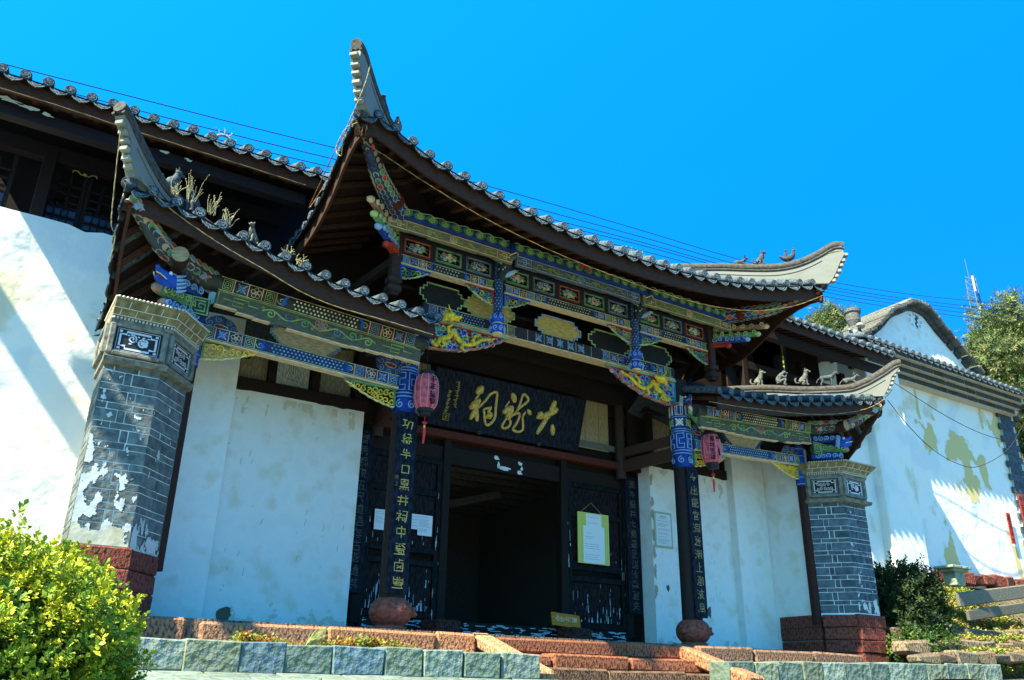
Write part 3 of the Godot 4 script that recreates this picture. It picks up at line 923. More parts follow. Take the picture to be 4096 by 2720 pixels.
func gatehouse() -> void:
	var h := thing("gatehouse", "old painted timber gatehouse with three swept tiled roofs and carved brackets", "gatehouse", V(0, 0, 0))
	var g := G.new()
	# ---- main roof
	var ytab := "-4.4,5.72;-4.2,5.70;-4,5.80;-3.5,5.70;-3,5.565;-2.5,5.45;-2,5.358;-1.5,5.287;-1,5.235;-0.5,5.2;0,5.185;0.5,5.185;1,5.207;1.5,5.245;2,5.305;2.5,5.39;3,5.495;3.5,5.61;4,5.72;4.2,5.71;4.4,5.72"
	var hipy := "2.0,5.98;2.71,5.97;3.67,5.82;4.17,5.72"
	var e := PackedVector3Array(); var t := PackedVector3Array()
	var n := 32
	for k in n + 1:
		var x := lerpf(-4.2, 4.2, float(k) / n)
		var ax := absf(x)
		var z := 1.72 + 0.17 * smoothstep(3.0, 4.2, ax)
		e.append(V(x, look(ytab, x), z))
		t.append(V(x, look(hipy, maxf(ax, 2.0)) + 0.06, -0.26) if ax < 2.0 else V(x, look(hipy, ax), minf(ax - 2.24, z - 0.02)))
	var roof := tiled_roof("main_roof", h, e, t, 0.2)
	for s in [-1.0, 1.0]:
		e = PackedVector3Array(); t = PackedVector3Array()
		for k in 14:
			var z := 1.88 - 0.255 * k
			var y := look("-1.6,5.15;-0.5,5.15;0.0,5.18;0.4,5.29;0.8,5.48;1.2,5.66;1.6,5.73;1.9,5.70", z)
			e.append(V(s * (4.12 + 0.08 * smoothstep(0.6, 1.9, z)), y, z))
			t.append(V(s * 2.0, 6.04, z) if z < -0.26 else V(s * minf(z + 2.24, 4.1), look(hipy, z + 2.24), z))
		tiled_roof("side_roof", h, e, t, 0.2)
		g = G.new()
		ridge_blade(h, s, 2.24, "2.5,5.95;2.56,6.18;3.0,6.13;3.3,6.07;3.6,6.04;3.8,6.06;3.97,6.12;4.16,6.24;4.32,6.36;4.40,6.38;4.42,6.22;4.36,6.08;4.30,5.9;4.25,5.78;4.2,5.70;3.9,5.73;3.67,5.80;2.71,5.95",
			"2.5,6.26;2.75,6.23;3.0,6.2;3.3,6.14;3.6,6.1;3.8,6.12;3.97,6.18;4.16,6.3;4.32,6.42;4.43,6.40", "4.44,6.22;4.40,6.12;4.37,6.03;4.34,5.93;4.30,5.84;4.26,5.76")
	g = G.new()
	g.col = TILE
	g.quad(V(-4.2, 5.3, -2.4), V(4.2, 5.3, -2.4), V(2.0, 6.02, -0.26), V(-2.0, 6.02, -0.26), V(0, 1, -1))
	g.quad(V(-4.2, 5.2, -1.6), V(-4.2, 5.25, -2.4), V(-2.0, 6.02, -0.26), V(-2, 6.0, -1.0), V(-1, 1, 0))
	g.quad(V(4.2, 5.2, -1.6), V(4.2, 5.25, -2.4), V(2.0, 6.02, -0.26), V(2, 6.0, -1.0), V(1, 1, 0))
	obj("rear_roof", g, "tile", h)
	# ---- wing roofs
	var wy := "2.2,3.76;2.6,3.79;3.2,3.835;3.6,3.87;4,3.91;4.4,3.97;4.8,4.04;5.1,4.09;5.5,4.17;5.9,4.25;6.2,4.29;6.44,4.30"
	var why := "4.4,4.40;5.05,4.46;6.03,4.40;6.44,4.36"
	for s in [-1.0, 1.0]:
		e = PackedVector3Array(); t = PackedVector3Array()
		for k in 16:
			var x := 2.52 + (6.42 - 2.52) * k / 15.0
			var z := 0.92 + 0.22 * smoothstep(3.0, 6.4, x)
			e.append(V(s * x, look(wy, x) + 0.02, z))
			t.append(V(s * x, 4.3 if x < 4.45 else look(why, x), -0.75 if x < 4.45 else minf(x - 5.22, z - 0.02)))
		tiled_roof("wing_roof", h, e, t, 0.2)
		e = PackedVector3Array(); t = PackedVector3Array()
		for k in 8:
			var z := 1.13 - 0.24 * k
			e.append(V(s * look("-0.6,6.3;0.1,6.3;0.68,6.39;1.16,6.44", z), look("-0.6,3.3;0.1,3.36;0.4,3.55;0.7,3.83;1.0,4.15;1.16,4.29", z), z))
			t.append(V(s * minf(maxf(z + 5.22, 4.5), 6.36), look(why, z + 5.22), z))
		tiled_roof("wing_side_roof", h, e, t, 0.12)
		ridge_blade(h, s, 5.22, "4.45,4.36;4.45,4.56;5.04,4.58;5.49,4.52;5.88,4.51;6.06,4.52;6.25,4.63;6.46,4.79;6.63,4.93;6.66,4.9;6.6,4.8;6.54,4.72;6.495,4.55;6.41,4.36;6.03,4.37;5.05,4.42",
			"4.42,4.66;4.7,4.66;5.04,4.64;5.49,4.57;5.88,4.56;6.06,4.58;6.25,4.68;6.46,4.84;6.6,4.97;6.68,5.0", "6.63,4.83;6.58,4.76;6.55,4.68;6.53,4.60;6.49,4.52;6.45,4.45")
		g = G.new()
		g.col = TILE
		g.quad(V(s * 2.4, 4.28, -0.75), V(s * 4.47, 4.3, -0.75), V(s * 6.3, 3.3, -1.0), V(s * 2.4, 3.7, -1.6), V(0, 1, -1))
		obj("rear_roof", g, "tile", h)
	# ---- columns
	for s in [-1.0, 1.0]:
		g = G.new()
		g.col = Color(0.05, 0.024, 0.018) if s < 0 else Color(0.03, 0.022, 0.02)
		g.lathe(Transform3D(Basis(), V(s * 2.5, 0, 0)), pv("0.0,0.34;0.155,0.36;0.15,4.2;0.0,4.2"), 20)
		var c := obj("main_column", g, "wood_tall", h)
		g = G.new()
		g.col = BLUE * 0.55
		g.lathe(Transform3D(Basis(), V(s * 2.5, 0, 0)), pv("0.15,2.7;0.156,2.71;0.156,3.8;0.15,3.81"), 20)
		for y in [2.93, 2.98, 3.3, 3.34, 3.55, 3.78]:
			g.col = SKYB * 0.8
			g.lathe(Transform3D(Basis(), V(s * 2.5, 0, 0)), PackedVector2Array([Vector2(0.157, y - 0.008), Vector2(0.163, y - 0.006), Vector2(0.163, y + 0.006), Vector2(0.157, y + 0.008)]), 20)
		for k in 6:
			var a := TAU * k / 6.0 + 0.3
			var d := V(cos(a), 0, sin(a))
			var f := fr(V(s * 2.5, 2.82, 0) + d * 0.151, d.cross(Vector3.UP) * -1.0)
			g.col = SKYB
			g.ribbon(f, spiral(0, 0, 0.06, 1.4, PI / 2), 0.012, 0.012)
			f.origin.y = 3.14
			g.ribbon(f, pv("-0.06,-0.12;-0.06,0.12;0.06,0.12;0.06,0.04;-0.02,0.04;-0.02,-0.05;0.06,-0.05;0.06,-0.12;-0.06,-0.12"), 0.012, 0.01)
			f.origin.y = 3.45
			g.col = LEAFG if k % 2 else PALE
			cross(g, f, 0, 0, 0.06, 0.01, 0.012)
			f.origin.y = 3.66
			g.col = PALE * 0.9
			g.ribbon(f, ring(rect(-0.06, -0.08, 0.06, 0.08)), 0.012, 0.012)
			g.ribbon(f, pv("-0.03,-0.08;-0.03,0.08;0.03,0.08;0.03,-0.08"), 0.01, 0.012)
		obj("painted_band", g, "paint", c)
		# the drum-shaped base
		g = G.new()
		g.col = Color(0.3, 0.085, 0.055)
		var prof := PackedVector2Array([Vector2(0, -0.02), Vector2(0.2, -0.02), Vector2(0.2, 0.03)])
		for k in 10:
			var a := lerpf(-0.95, 1.2, k / 9.0)
			prof.append(Vector2(0.262 * cos(a * 0.9), 0.2 + 0.19 * sin(a)))
		prof.append(Vector2(0.0, 0.385))
		g.lathe(Transform3D(Basis(), V(s * 2.5, 0, 0)), prof, 28)
		c = obj("column_base", g, "dressed_stone", h, ["round red sandstone column base with lion-mask lugs", "round dusky red column base with a chipped dark top"][0 if s < 0 else 1])
		for q in [-1.0, 1.0]:
			g = G.new()
			g.col = Color(0.3, 0.1, 0.07)
			var p := V(s * 2.5 + q * 0.27 * 0.94, 0.2, -0.02 + 0.09)
			g.ell(p, V(0.05, 0.06, 0.06))
			g.ell(p + V(q * 0.03, -0.02, 0.02), V(0.035, 0.03, 0.04))
			for j in [-1.0, 1.0]:
				g.ell(p + V(q * 0.02, 0.05, 0.03 * j), V(0.02, 0.025, 0.02), Basis(), 6, 4)
			obj("lion_mask_lug", g, "dressed_stone", c)
		beast_head("cloud_head", h, V(s * 2.42, 3.78, 0.28), V(-s * 0.45, -0.15, 1), 0.34, BLUE * 0.9, PALE * 0.8)
		g = G.new()
		for k in 4:
			g.col = [ROSE, PALE * 0.8, LEAFG * 0.8, GREEN][k]
			g.bar(V(s * 2.42, 3.74 - 0.07 * k, 0.3 + 0.02 * (k % 2)), V(s * 2.66, 3.42 - 0.05 * k, 0.36), 0.05, 0.06 - 0.01 * k, 0.01)
		obj("cloud_bracket", g, "paint", h)
		# slender wing column with its blue collar
		g = G.new()
		g.col = Color(0.05, 0.018, 0.012)
		g.lathe(Transform3D(Basis(), V(s * 5.3, 0, 0.06)), pv("0.0,0.46;0.09,0.46;0.085,4.0;0.0,4.0"), 14)
		c = obj("wing_column", g, "wood_tall", h)
		g = G.new()
		g.col = BLUE * 0.7
		g.lathe(Transform3D(Basis(), V(s * 5.3, 0, 0.06)), pv("0.09,2.78;0.096,2.79;0.096,3.5;0.09,3.5"), 14)
		g.col = SKYB
		for y in [2.8, 2.92, 3.05, 3.18, 3.31, 3.44]:
			g.lathe(Transform3D(Basis(), V(s * 5.3, 0, 0.06)), PackedVector2Array([Vector2(0.097, y), Vector2(0.103, y + 0.004), Vector2(0.097, y + 0.012)]), 14)
		obj("painted_band", g, "paint", c)
	# ---- the main lintel between the columns
	g = G.new()
	g.col = Color(0.04, 0.035, 0.045)
	g.cbox(V(0, 4.29, 0.0), V(4.72, 0.19, 0.2), 0.01)
	var lin := obj("main_lintel", g, "wood_long", h)
	g = G.new()
	g.col = CREAM
	g.box(V(0, 4.188, 0.0), V(4.7, 0.016, 0.21))
	obj("underside_plank", g, "wood_long", lin)
	g = G.new()
	painted(g, fr(V(-2.3, 4.29, 0.102)), 1.5, 0.17, SKYB * 0.7)
	painted(g, fr(V(0.8, 4.29, 0.102)), 1.5, 0.17, SKYB * 0.7)
	for k in 9:
		g.col = SKYB * 0.7
		if k < 5:
			cross(g, fr(V(-0.4 + k * 0.2, 4.29, 0.102)), 0, 0, 0.055, 0.01, 0.004)
		g.col = LEAFG
		g.ribbon(fr(V(-0.6 + k * 0.15, 4.29, 0.102)), PackedVector2Array([Vector2(0, -0.085), Vector2(0, 0.085)]), 0.006, 0.003)
	obj("lintel_painting", g, "paint", lin)
	# ---- stepped boards in the gap above the lintel
	for k in 5:
		var cx: float = [-2.05, -1.26, -0.02, 1.0, 1.95][k]
		g = G.new()
		var o := stepped(0.86 if k != 0 and k != 4 else 0.72, 0.33, 3, 0.44)
		g.col = Color(0.62, 0.42, 0.12) if k in [1, 2] else Color(0.02, 0.02, 0.02)
		g.prism(fr(V(cx, 4.545, 0.07)), o, -0.02, 0.0)
		var b := obj("stepped_board", g, "wood_long", h)
		g = G.new()
		g.col = LEAFG * 0.7 if k != 2 else SKYB * 0.6
		g.ribbon(fr(V(cx, 4.545, 0.07)), ring(o), 0.022, 0.014)
		g.col = (LEAFG if k != 2 else SKYB).lerp(PALE, 0.3)
		g.ribbon(fr(V(cx, 4.545, 0.084)), ring(o), 0.007, 0.004)
		obj("stepped_border", g, "paint", b)
	# ---- hanging posts with their lotus buds, and the end posts
	for s in [-1.0, 1.0]:
		g = G.new()
		g.col = NAVY * 1.6
		g.lathe(Transform3D(Basis(), V(s * 1.29, 0, 0.36)), pv("0.0,4.3;0.065,4.3;0.068,5.5;0.0,5.5"), 14)
		g.col = SKYB
		for y in 16:
			for k in 8:
				var a := TAU * (k + 0.5 * (y % 2)) / 8.0
				var d := V(cos(a), 0, sin(a))
				g.prism(fr(V(s * 1.29, 4.36 + y * 0.048, 0.36) + d * 0.066, d.cross(Vector3.UP) * -1.0), blob(0, 0, 0.009, 0.009, 1, 0.0, 6), 0.0, 0.004)
		var p := obj("hanging_post", g, "paint", h)
		g = G.new()
		g.col = BLUE
		g.lathe(Transform3D(Basis(), V(s * 1.29, 0, 0.36)), pv("0.0,4.04;0.05,4.045;0.09,4.07;0.115,4.12;0.1,4.16;0.07,4.19;0.062,4.21;0.085,4.23;0.11,4.28;0.1,4.34;0.068,4.35"), 14)
		for k in 8:
			var a := TAU * k / 8.0
			var d := V(cos(a), 0, sin(a))
			var f := fr(V(s * 1.29, 4.29, 0.36) + d * 0.1, d.cross(Vector3.UP) * -1.0)
			g.col = SKYB
			g.ribbon(f, spiral(0, 0, 0.035, 1.2, PI / 2), 0.01, 0.012)
			f.origin.y = 4.115
			g.ribbon(f, spiral(0, 0, 0.04, 1.2, -PI / 2, -1.0), 0.01, 0.02)
		g.col = LEAFG
		g.lathe(Transform3D(Basis(), V(s * 1.29, 0, 0.36)), pv("0.06,4.195;0.078,4.2;0.078,4.212;0.06,4.216"), 14)
		g.col = CREAM
		g.lathe(Transform3D(Basis(), V(s * 1.29, 0, 0.36)), pv("0.0,4.03;0.07,4.035;0.08,4.055;0.0,4.056"), 10)
		obj("lotus_bud", g, "paint", p)
		beast_head("dragon_head", h, V(s * 1.29, 5.2, 0.55), V(0.5, 0.1, 1), 0.42, Color(0.1, 0.16, 0.13), GREEN * 1.2)
		g = G.new()     # the beast's scaly neck and its folded foot
		g.col = Color(0.035, 0.05, 0.07)
		var nk := V(s * 1.29, 0, 0.4)
		g.tube(smooth(PackedVector3Array([nk + V(0, 4.9, 0.03), nk + V(0.02, 5.0, 0.1), nk + V(0.02, 5.12, 0.12)]), 3), PackedFloat32Array([0.06, 0.08, 0.1, 0.11, 0.1, 0.1, 0.09]), 9)
		g.col = SKYB
		g.tube(smooth(PackedVector3Array([nk + V(-0.04, 4.93, 0.06), nk + V(0.06, 4.94, 0.17), nk + V(0.14, 5.0, 0.22)]), 3), PackedFloat32Array([0.03, 0.045, 0.045, 0.04, 0.035, 0.025, 0.015]), 7)
		g.col = PALE * 0.8
		for k in 3:
			g.tube(PackedVector3Array([nk + V(0.05 + 0.03 * k, 4.92 + 0.02 * k, 0.2), nk + V(0.11 + 0.03 * k, 4.94 + 0.03 * k, 0.23)]), PackedFloat32Array([0.012, 0.006]), 5)
		for k in 12:
			var aa := k * 1.1
			g.ell(nk + V(0.09 * cos(aa), 4.95 + 0.016 * k, 0.1 + 0.09 * absf(sin(aa))), Vector3.ONE * 0.013, Basis(), 5, 4)
		obj("dragon_neck", g, "paint", h)
		g = G.new()
		g.col = Color(0.06, 0.035, 0.025)
		g.cbox(V(s * 2.95, 4.8, 0.37), V(0.13, 1.2, 0.13), 0.012)
		g.cbox(V(s * 2.95, 4.43, 0.37), V(0.19, 0.1, 0.19), 0.02)
		g.cbox(V(s * 2.95, 4.3, 0.37), V(0.2, 0.12, 0.2), 0.03)
		obj("end_post", g, "wood_tall", h)
		g = G.new()     # slanting braces from the end post into the dark side bay
		g.col = WOOD * 1.3
		g.bar(V(s * 2.95, 4.75, 0.3), V(s * 3.5, 4.35, -1.5), 0.1, 0.12)
		g.bar(V(s * 3.28, 5.32, 0.95), V(s * 2.6, 5.36, -0.6), 0.17, 0.17, 0.05)
		obj("brace", g, "wood_long", h)
		g = G.new()
		g.col = RED * 0.8
		g.lathe(Transform3D(Basis(V(1, 0, 0), V(0, 0, 1), V(0, -1, 0)), V(s * 3.22, 5.32, 0.62)), pv("0.0,-0.1;0.1,-0.1;0.11,0.3;0.1,0.32;0.0,0.32"), 14)
		obj("purlin_end", g, "wood_long", h)
		# the scaly corner beam under the hip
		g = G.new()
		g.col = NAVY * 1.3
		var c0 := V(s * 3.0, 5.32, 0.55); var c1 := V(s * 3.6, 5.38, 1.2); var c2 := V(s * 4.12, 5.6, 1.8)
		g.tube(smooth(PackedVector3Array([c0, c1, c2]), 5), PackedFloat32Array([0.14, 0.14, 0.13, 0.12, 0.11, 0.10, 0.09, 0.08, 0.07, 0.06, 0.04]), 10)
		var cb := obj("corner_beam", g, "paint", h)
		g = G.new()
		for k in 18:
			var u := k / 17.0
			var q := c0.lerp(c1, u * 2.0) if u < 0.5 else c1.lerp(c2, u * 2.0 - 1.0)
			var al := (c2 - c0).normalized()
			var sd := al.cross(Vector3.UP).normalized()
			for j in 5:
				var a := lerpf(-1.9, 1.9, j / 4.0)
				var d := (sd * sin(a) - Vector3.UP * cos(a)).normalized()
				g.col = [SKYB * 0.7, LEAFG * 0.8, CREAM * 0.7][int(u * 2.99)] if (k + j) % 4 else ROSE
				var fs := fr(q + d * lerpf(0.135, 0.055, u), al, d.cross(al))
				g.col = (BLUE * 0.8 if u < 0.35 else (GREEN * 1.3 if u < 0.6 else CREAM * 0.45)) if (k + j) % 5 else ROSE
				g.prism(fs, blob(0, 0, 0.05, lerpf(0.042, 0.03, u), 1, 0.0, 9), 0.0, 0.01)
				g.col = PALE * 0.5 if u < 0.6 else Color(0.03, 0.03, 0.03)
				g.ribbon(fs, ring(blob(0, 0, 0.05, lerpf(0.042, 0.03, u), 1, 0.0, 9)), 0.008, 0.013)
		obj("carved_scale", g, "paint", cb)
		# cloud-shaped brackets that step out from the end post
		g = G.new()
		var cols := [Color(0.35, 0.2, 0.13), GREEN * 1.6, BLUE * 0.9, ROSE]
		for k in 4:
			var y: float = [5.13, 5.0, 4.92, 4.83][k]
			var reach: float = [0.95, 0.8, 0.62, 0.3][k]
			var a := V(s * 2.97, y, 0.36)
			var b := a + V(s * 0.7, 0, 0.72).normalized() * reach
			g.col = cols[k]
			g.bar(a, b, 0.08, 0.075 if k < 3 else 0.03, 0.015)
			var f := fr((a + b) * 0.5 + V(s * -0.03, 0, 0.05), (b - a) * s, Vector3.UP)
			for j in 6:
				g.col = [CREAM * 0.8, LEAFG, SKYB, ROSE][k]
				g.ribbon(f, spiral((j - 2.5) * reach * 0.16, 0.012 * (j % 2), 0.045, 1.2, j, 1.0 if j % 2 else -1.0), 0.012, 0.03)
			g.ell(b, V(0.06, 0.045, 0.06))
		obj("cloud_bracket", g, "paint", h)
		g = G.new()
		g.col = GREEN * 1.2
		g.cbox(V(s * 3.02, 5.0, 0.42), V(0.05, 0.3, 0.12), 0.006)
		fret(g, fr(V(s * 3.02 - 0.06, 4.86, 0.481)), 0.0, 0.0, 0.12, 0.28, 0.01, 0.004)
		obj("fret_block", g, "paint", h)
	# ---- three bays of tie beam, lattice panels, carved board and cloud beam
	for bay in 3:
		var x0: float = [-2.87, -1.2, 1.38][bay]
		var x1: float = [-1.38, 1.2, 2.87][bay]
		var L := x1 - x0
		g = G.new()
		g.col = Color(0.05, 0.045, 0.05)
		g.cbox(V((x0 + x1) / 2, 4.795, 0.33), V(L, 0.14, 0.11), 0.008)
		var tb := obj("tie_beam", g, "wood_long", h)
		g = G.new()
		g.col = CREAM
		g.box(V((x0 + x1) / 2, 4.716, 0.335), V(L, 0.016, 0.13))
		obj("underside_plank", g, "wood_long", tb)
		g = G.new()
		painted(g, fr(V(x0, 4.795, 0.386)), L, 0.13, PALE * 0.6)
		obj("beam_painting", g, "paint", tb)
		g = G.new()
		g.col = Color(0.035, 0.03, 0.045)
		var cnt: int = [3, 5, 3][bay]
		var pw := L / cnt
		g.cbox(V((x0 + x1) / 2, 4.885, 0.34), V(L, 0.04, 0.05), 0.004)
		g.cbox(V((x0 + x1) / 2, 5.18, 0.34), V(L, 0.04, 0.05), 0.004)
		for k in cnt + 1:
			g.cbox(V(x0 + pw * k, 5.03, 0.34), V(0.07, 0.26, 0.05), 0.004)
		g.box(V((x0 + x1) / 2, 5.03, 0.22), V(L, 0.33, 0.02))
		obj("panel_rail", g, "wood_long", h)
		for k in cnt:
			lattice_panel(h, fr(V(x0 + pw * (k + 0.5), 5.03, 0.35)), pw - 0.075, 0.235, k + bay * 2 + (0 if bay == 1 else 1))
		# the carved board in front, with a stepped lower edge
		var b0: float = [-3.2, -1.17, 1.24][bay]
		var b1: float = [-1.24, 1.17, 3.2][bay]
		L = b1 - b0
		g = G.new()
		g.col = [Color(0.3, 0.26, 0.16), Color(0.17, 0.18, 0.2), Color(0.24, 0.27, 0.14)][bay]
		var f := fr(V(b0, 5.15, 0.66))
		var lo := PackedVector2Array([Vector2(0, 0.08), Vector2(0, -0.085)])
		for q in [[0.16, -0.085], [0.16, -0.07], [0.3, -0.07], [0.3, -0.085], [0.7, -0.085], [0.7, -0.07], [0.84, -0.07], [0.84, -0.085]]:
			lo.append(Vector2(q[0] * L, q[1]))
		lo.append(Vector2(L, -0.085)); lo.append(Vector2(L, 0.08))
		g.prism(f, lo, -0.05, 0.0)
		var cv := obj("carved_board", g, "wood_long", h)
		g = G.new()
		g.col = CREAM if bay != 1 else SKYB
		g.ribbon(f, ring(rect(0.012, -0.07, 0.26, 0.068)), 0.009, 0.008)
		g.ribbon(f, ring(rect(L - 0.26, -0.07, L - 0.012, 0.068)), 0.009, 0.008)
		g.ribbon(f, PackedVector2Array([Vector2(0.27, 0.07), Vector2(L - 0.27, 0.07)]), 0.007, 0.008)
		g.ribbon(f, PackedVector2Array([Vector2(0.27, -0.062), Vector2(L - 0.27, -0.062)]), 0.007, 0.008)
		for q in [0.02, L - 0.25]:
			g.ribbon(f, pv("%f,0.0;%f,0.0;%f,0.04;%f,0.04;%f,-0.035;%f,-0.035;%f,0.0;%f,0.0" % [q + 0.02, q + 0.08, q + 0.08, q + 0.15, q + 0.15, q + 0.1, q + 0.1, q + 0.21]), 0.009, 0.008)
		for q in [0.29, L - 0.53]:
			g.col = LEAFG * 0.8
			g.ribbon(f, pv("%f,-0.03;%f,-0.03;%f,0.03;%f,0.03;%f,-0.01;%f,-0.01" % [q, q + 0.08, q + 0.08, q + 0.16, q + 0.16, q + 0.24]), 0.008, 0.008)
		vine(g, f, 0.54, L - 0.54, 0, 0.12, 0.009, 0.01, [LEAFG * 0.8, LEAFG * 0.6, SKYB * 0.5])
		g.col = CREAM if bay != 1 else SKYB
		flower(g, f, L / 2, 0.0, 0.06, 0.009, 0.018, 6)
		obj("carving", g, "paint", cv)
		g = G.new()
		g.col = BLUE * 0.42
		var r0: float = [-3.13, -1.3, 1.3][bay]; var r1: float = [-1.3, 1.3, 3.13][bay]
		g.cbox(V((r0 + r1) / 2, 5.305, 0.69), V(r1 - r0, 0.17, 0.09), 0.03)
		var cbm := obj("cloud_beam", g, "paint", h)
		g = G.new()
		cloud_row(g, fr(V(r0, 5.31, 0.736)), 0.05, r1 - r0 - 0.05, 0, 0.14, 0.011)
		if bay == 1:
			g.col = ROSE
			for k in 11:
				var a := PI * k / 10.0
				g.ribbon(fr(V(0, 5.27, 0.75)), PackedVector2Array([Vector2(cos(a), sin(a)) * 0.06, Vector2(cos(a), sin(a)) * 0.11]), 0.016, 0.01)
		obj("painted_cloud", g, "paint", cbm)
		# openwork brackets under the tie beam
		var oc: Array = [[LEAFG * 0.8, GREEN * 1.5, SKYB * 0.5], [LEAFG * 0.7, SKYB * 0.6, CREAM * 0.6]][bay % 2]
		openwork_bracket("openwork_bracket", h, fr(V(x0, 4.708, 0.36)), 0.46, 0.2, oc, BLUE * 0.9, bay)
		openwork_bracket("openwork_bracket", h, Transform3D(Basis(V(-1, 0, 0), Vector3.UP, V(0, 0, 1)), V(x1, 4.708, 0.36)), 0.46, 0.22, oc, ROSE * 0.7, bay + 5)
	# soffit of the porch and dark back of the upper storey
	g = G.new()
	g.col = WOOD * 0.7
	g.box(V(0, 4.62, -0.75), V(5.6, 0.05, 1.4))
	g.box(V(0, 5.0, -1.0), V(7.6, 1.3, 0.06))
	g.box(V(0, 4.33, -1.3), V(5.2, 0.5, 0.12))
	obj("porch_ceiling", g, "wood_long", h)
	for s in 2:
		dragon_bracket(h, -1.0 if s == 0 else 1.0)
	wings(h)
	door_wall(h)

func dragon_bracket(h: Node3D, s: float) -> void:
	var f := Transform3D(Basis(V(-s, 0, 0), Vector3.UP, V(0, 0, 1)), V(s * 2.36, 4.18, 0.05))   # x runs inward from the column
	var g := G.new()
	g.col = LEAFG.lerp(TEAL, 0.35)
	g.ribbon(f, pv("-0.02,-0.02;1.42,-0.02"), 0.034, 0.09, -0.045)
	g.col = ROSE
	g.ribbon(f, pv("0.0,-0.047;1.36,-0.047"), 0.02, 0.08, -0.045)
	g.ribbon(f, pv("-0.1,-0.44;0.12,-0.43"), 0.024, 0.08, -0.045)
	g.col = TEAL
	g.ribbon(f, pv("0.02,-0.04;0.02,-0.42"), 0.05, 0.08, -0.045)
	g.col = SKYB
	g.ribbon(f, pv("0.05,-0.05;0.05,-0.3;0.03,-0.3"), 0.012, 0.09, -0.045)
	var o := obj("dragon_bracket", g, "paint", h, "carved openwork bracket with a gilt dragon, " + ("right" if s > 0 else "left") + " end of the main lintel")
	g = G.new()
	var cols := [BLUE * 1.1, TEAL, LEAFG * 0.9, ROSE, BLUE * 1.1, Color(0.42, 0.2, 0.17), TEAL]
	for k in 15:
		var x := 0.09 + 1.2 * k / 14.0
		var d := 0.43 * (1.0 - pow(x / 1.42, 2.4))
		var rows := maxi(1, int(d / 0.085))
		for j in rows:
			var y := -0.06 - (d - 0.04) * (j + 0.5) / rows
			g.col = cols[(k * 3 + j * 2) % 7]
			g.ribbon(f, spiral(x + 0.03 * (j % 2), y, 0.05, 1.2, rnd(k * 3.0 + j) * TAU, 1.0 if (k + j) % 2 else -1.0, 0.2), 0.022, 0.05, -0.03)
			g.col = cols[(k * 3 + j * 2) % 7].lerp(PALE, 0.6)
			g.ribbon(f, spiral(x + 0.03 * (j % 2), y, 0.056, 0.8, rnd(k * 3.0 + j) * TAU, 1.0 if (k + j) % 2 else -1.0, 0.6), 0.007, 0.055, -0.03)
	var rim := PackedVector2Array()
	for k in 19:
		var x := 0.1 + 1.3 * k / 18.0
		rim.append(Vector2(x, -0.44 * (1.0 - pow(x / 1.42, 2.4)) - 0.014 * absf(sin(k * 1.9))))
	g.col = Color(0.5, 0.22, 0.18)
	g.ribbon(f, smooth2(rim, 2), 0.022, 0.06, -0.03)
	obj("openwork_cloud", g, "paint", o)
	# the dragon: a scaly body that loops through the clouds, legs, head with horns
	g = G.new()
	g.col = GILT * 0.85
	var body := PackedVector3Array()
	for q in pv("0.16,-0.36;0.24,-0.40;0.30,-0.30;0.42,-0.24;0.50,-0.13;0.56,-0.22;0.70,-0.29;0.86,-0.24;0.98,-0.15;1.1,-0.12;1.18,-0.09"):
		body.append(f * V(q.x, q.y, 0.05))
	var rr := PackedFloat32Array()
	var sm := smooth(body, 4)
	for k in sm.size():
		rr.append(lerpf(0.045, 0.016, absf(k / float(sm.size()) - 0.35) * 1.5))
	g.tube(sm, rr, 8)
	for q in ["0.30,-0.3;0.36,-0.4;0.30,-0.42", "0.42,-0.2;0.4,-0.1;0.46,-0.06", "0.66,-0.28;0.62,-0.38;0.68,-0.4", "0.8,-0.24;0.84,-0.14;0.9,-0.12"]:
		var leg := PackedVector3Array()
		for w in pv(q):
			leg.append(f * V(w.x, w.y, 0.075))
		g.tube(leg, PackedFloat32Array([0.032, 0.022, 0.014]), 6)
		for j in 3:
			g.tube(PackedVector3Array([leg[2], leg[2] + f.basis * V(0.03 * (j - 1), 0.025 - 0.03 * (j % 2), 0.02)]), PackedFloat32Array([0.009, 0.003]), 4)
	var hp := f * V(0.4, 0.035 if s < 0 else -0.1, 0.15)
	g.col = GILT
	g.ell(hp, V(0.085, 0.07, 0.07))
	g.ell(hp + f.basis * V(0.09, 0.0, 0.02), V(0.06, 0.035, 0.04))
	g.ell(hp + f.basis * V(0.14, 0.015, 0.02), V(0.025, 0.025, 0.035))
	g.ell(hp + f.basis * V(0.08, -0.045, 0.02), V(0.05, 0.018, 0.03))
	for q in [-1.0, 1.0]:
		g.tube(PackedVector3Array([hp + f.basis * V(-0.01, 0.05, 0.03 * q), hp + f.basis * V(-0.06, 0.1, 0.05 * q), hp + f.basis * V(-0.07, 0.15, 0.05 * q)]), PackedFloat32Array([0.014, 0.01, 0.004]), 5)
	for k in 7:
		g.tube(PackedVector3Array([hp + f.basis * V(-0.05, 0.04 - 0.016 * k, 0), hp + f.basis * V(-0.14, 0.04 - 0.024 * k, 0.01)]), PackedFloat32Array([0.012, 0.004]), 4)
	obj("gilt_dragon", g, "gold", o)

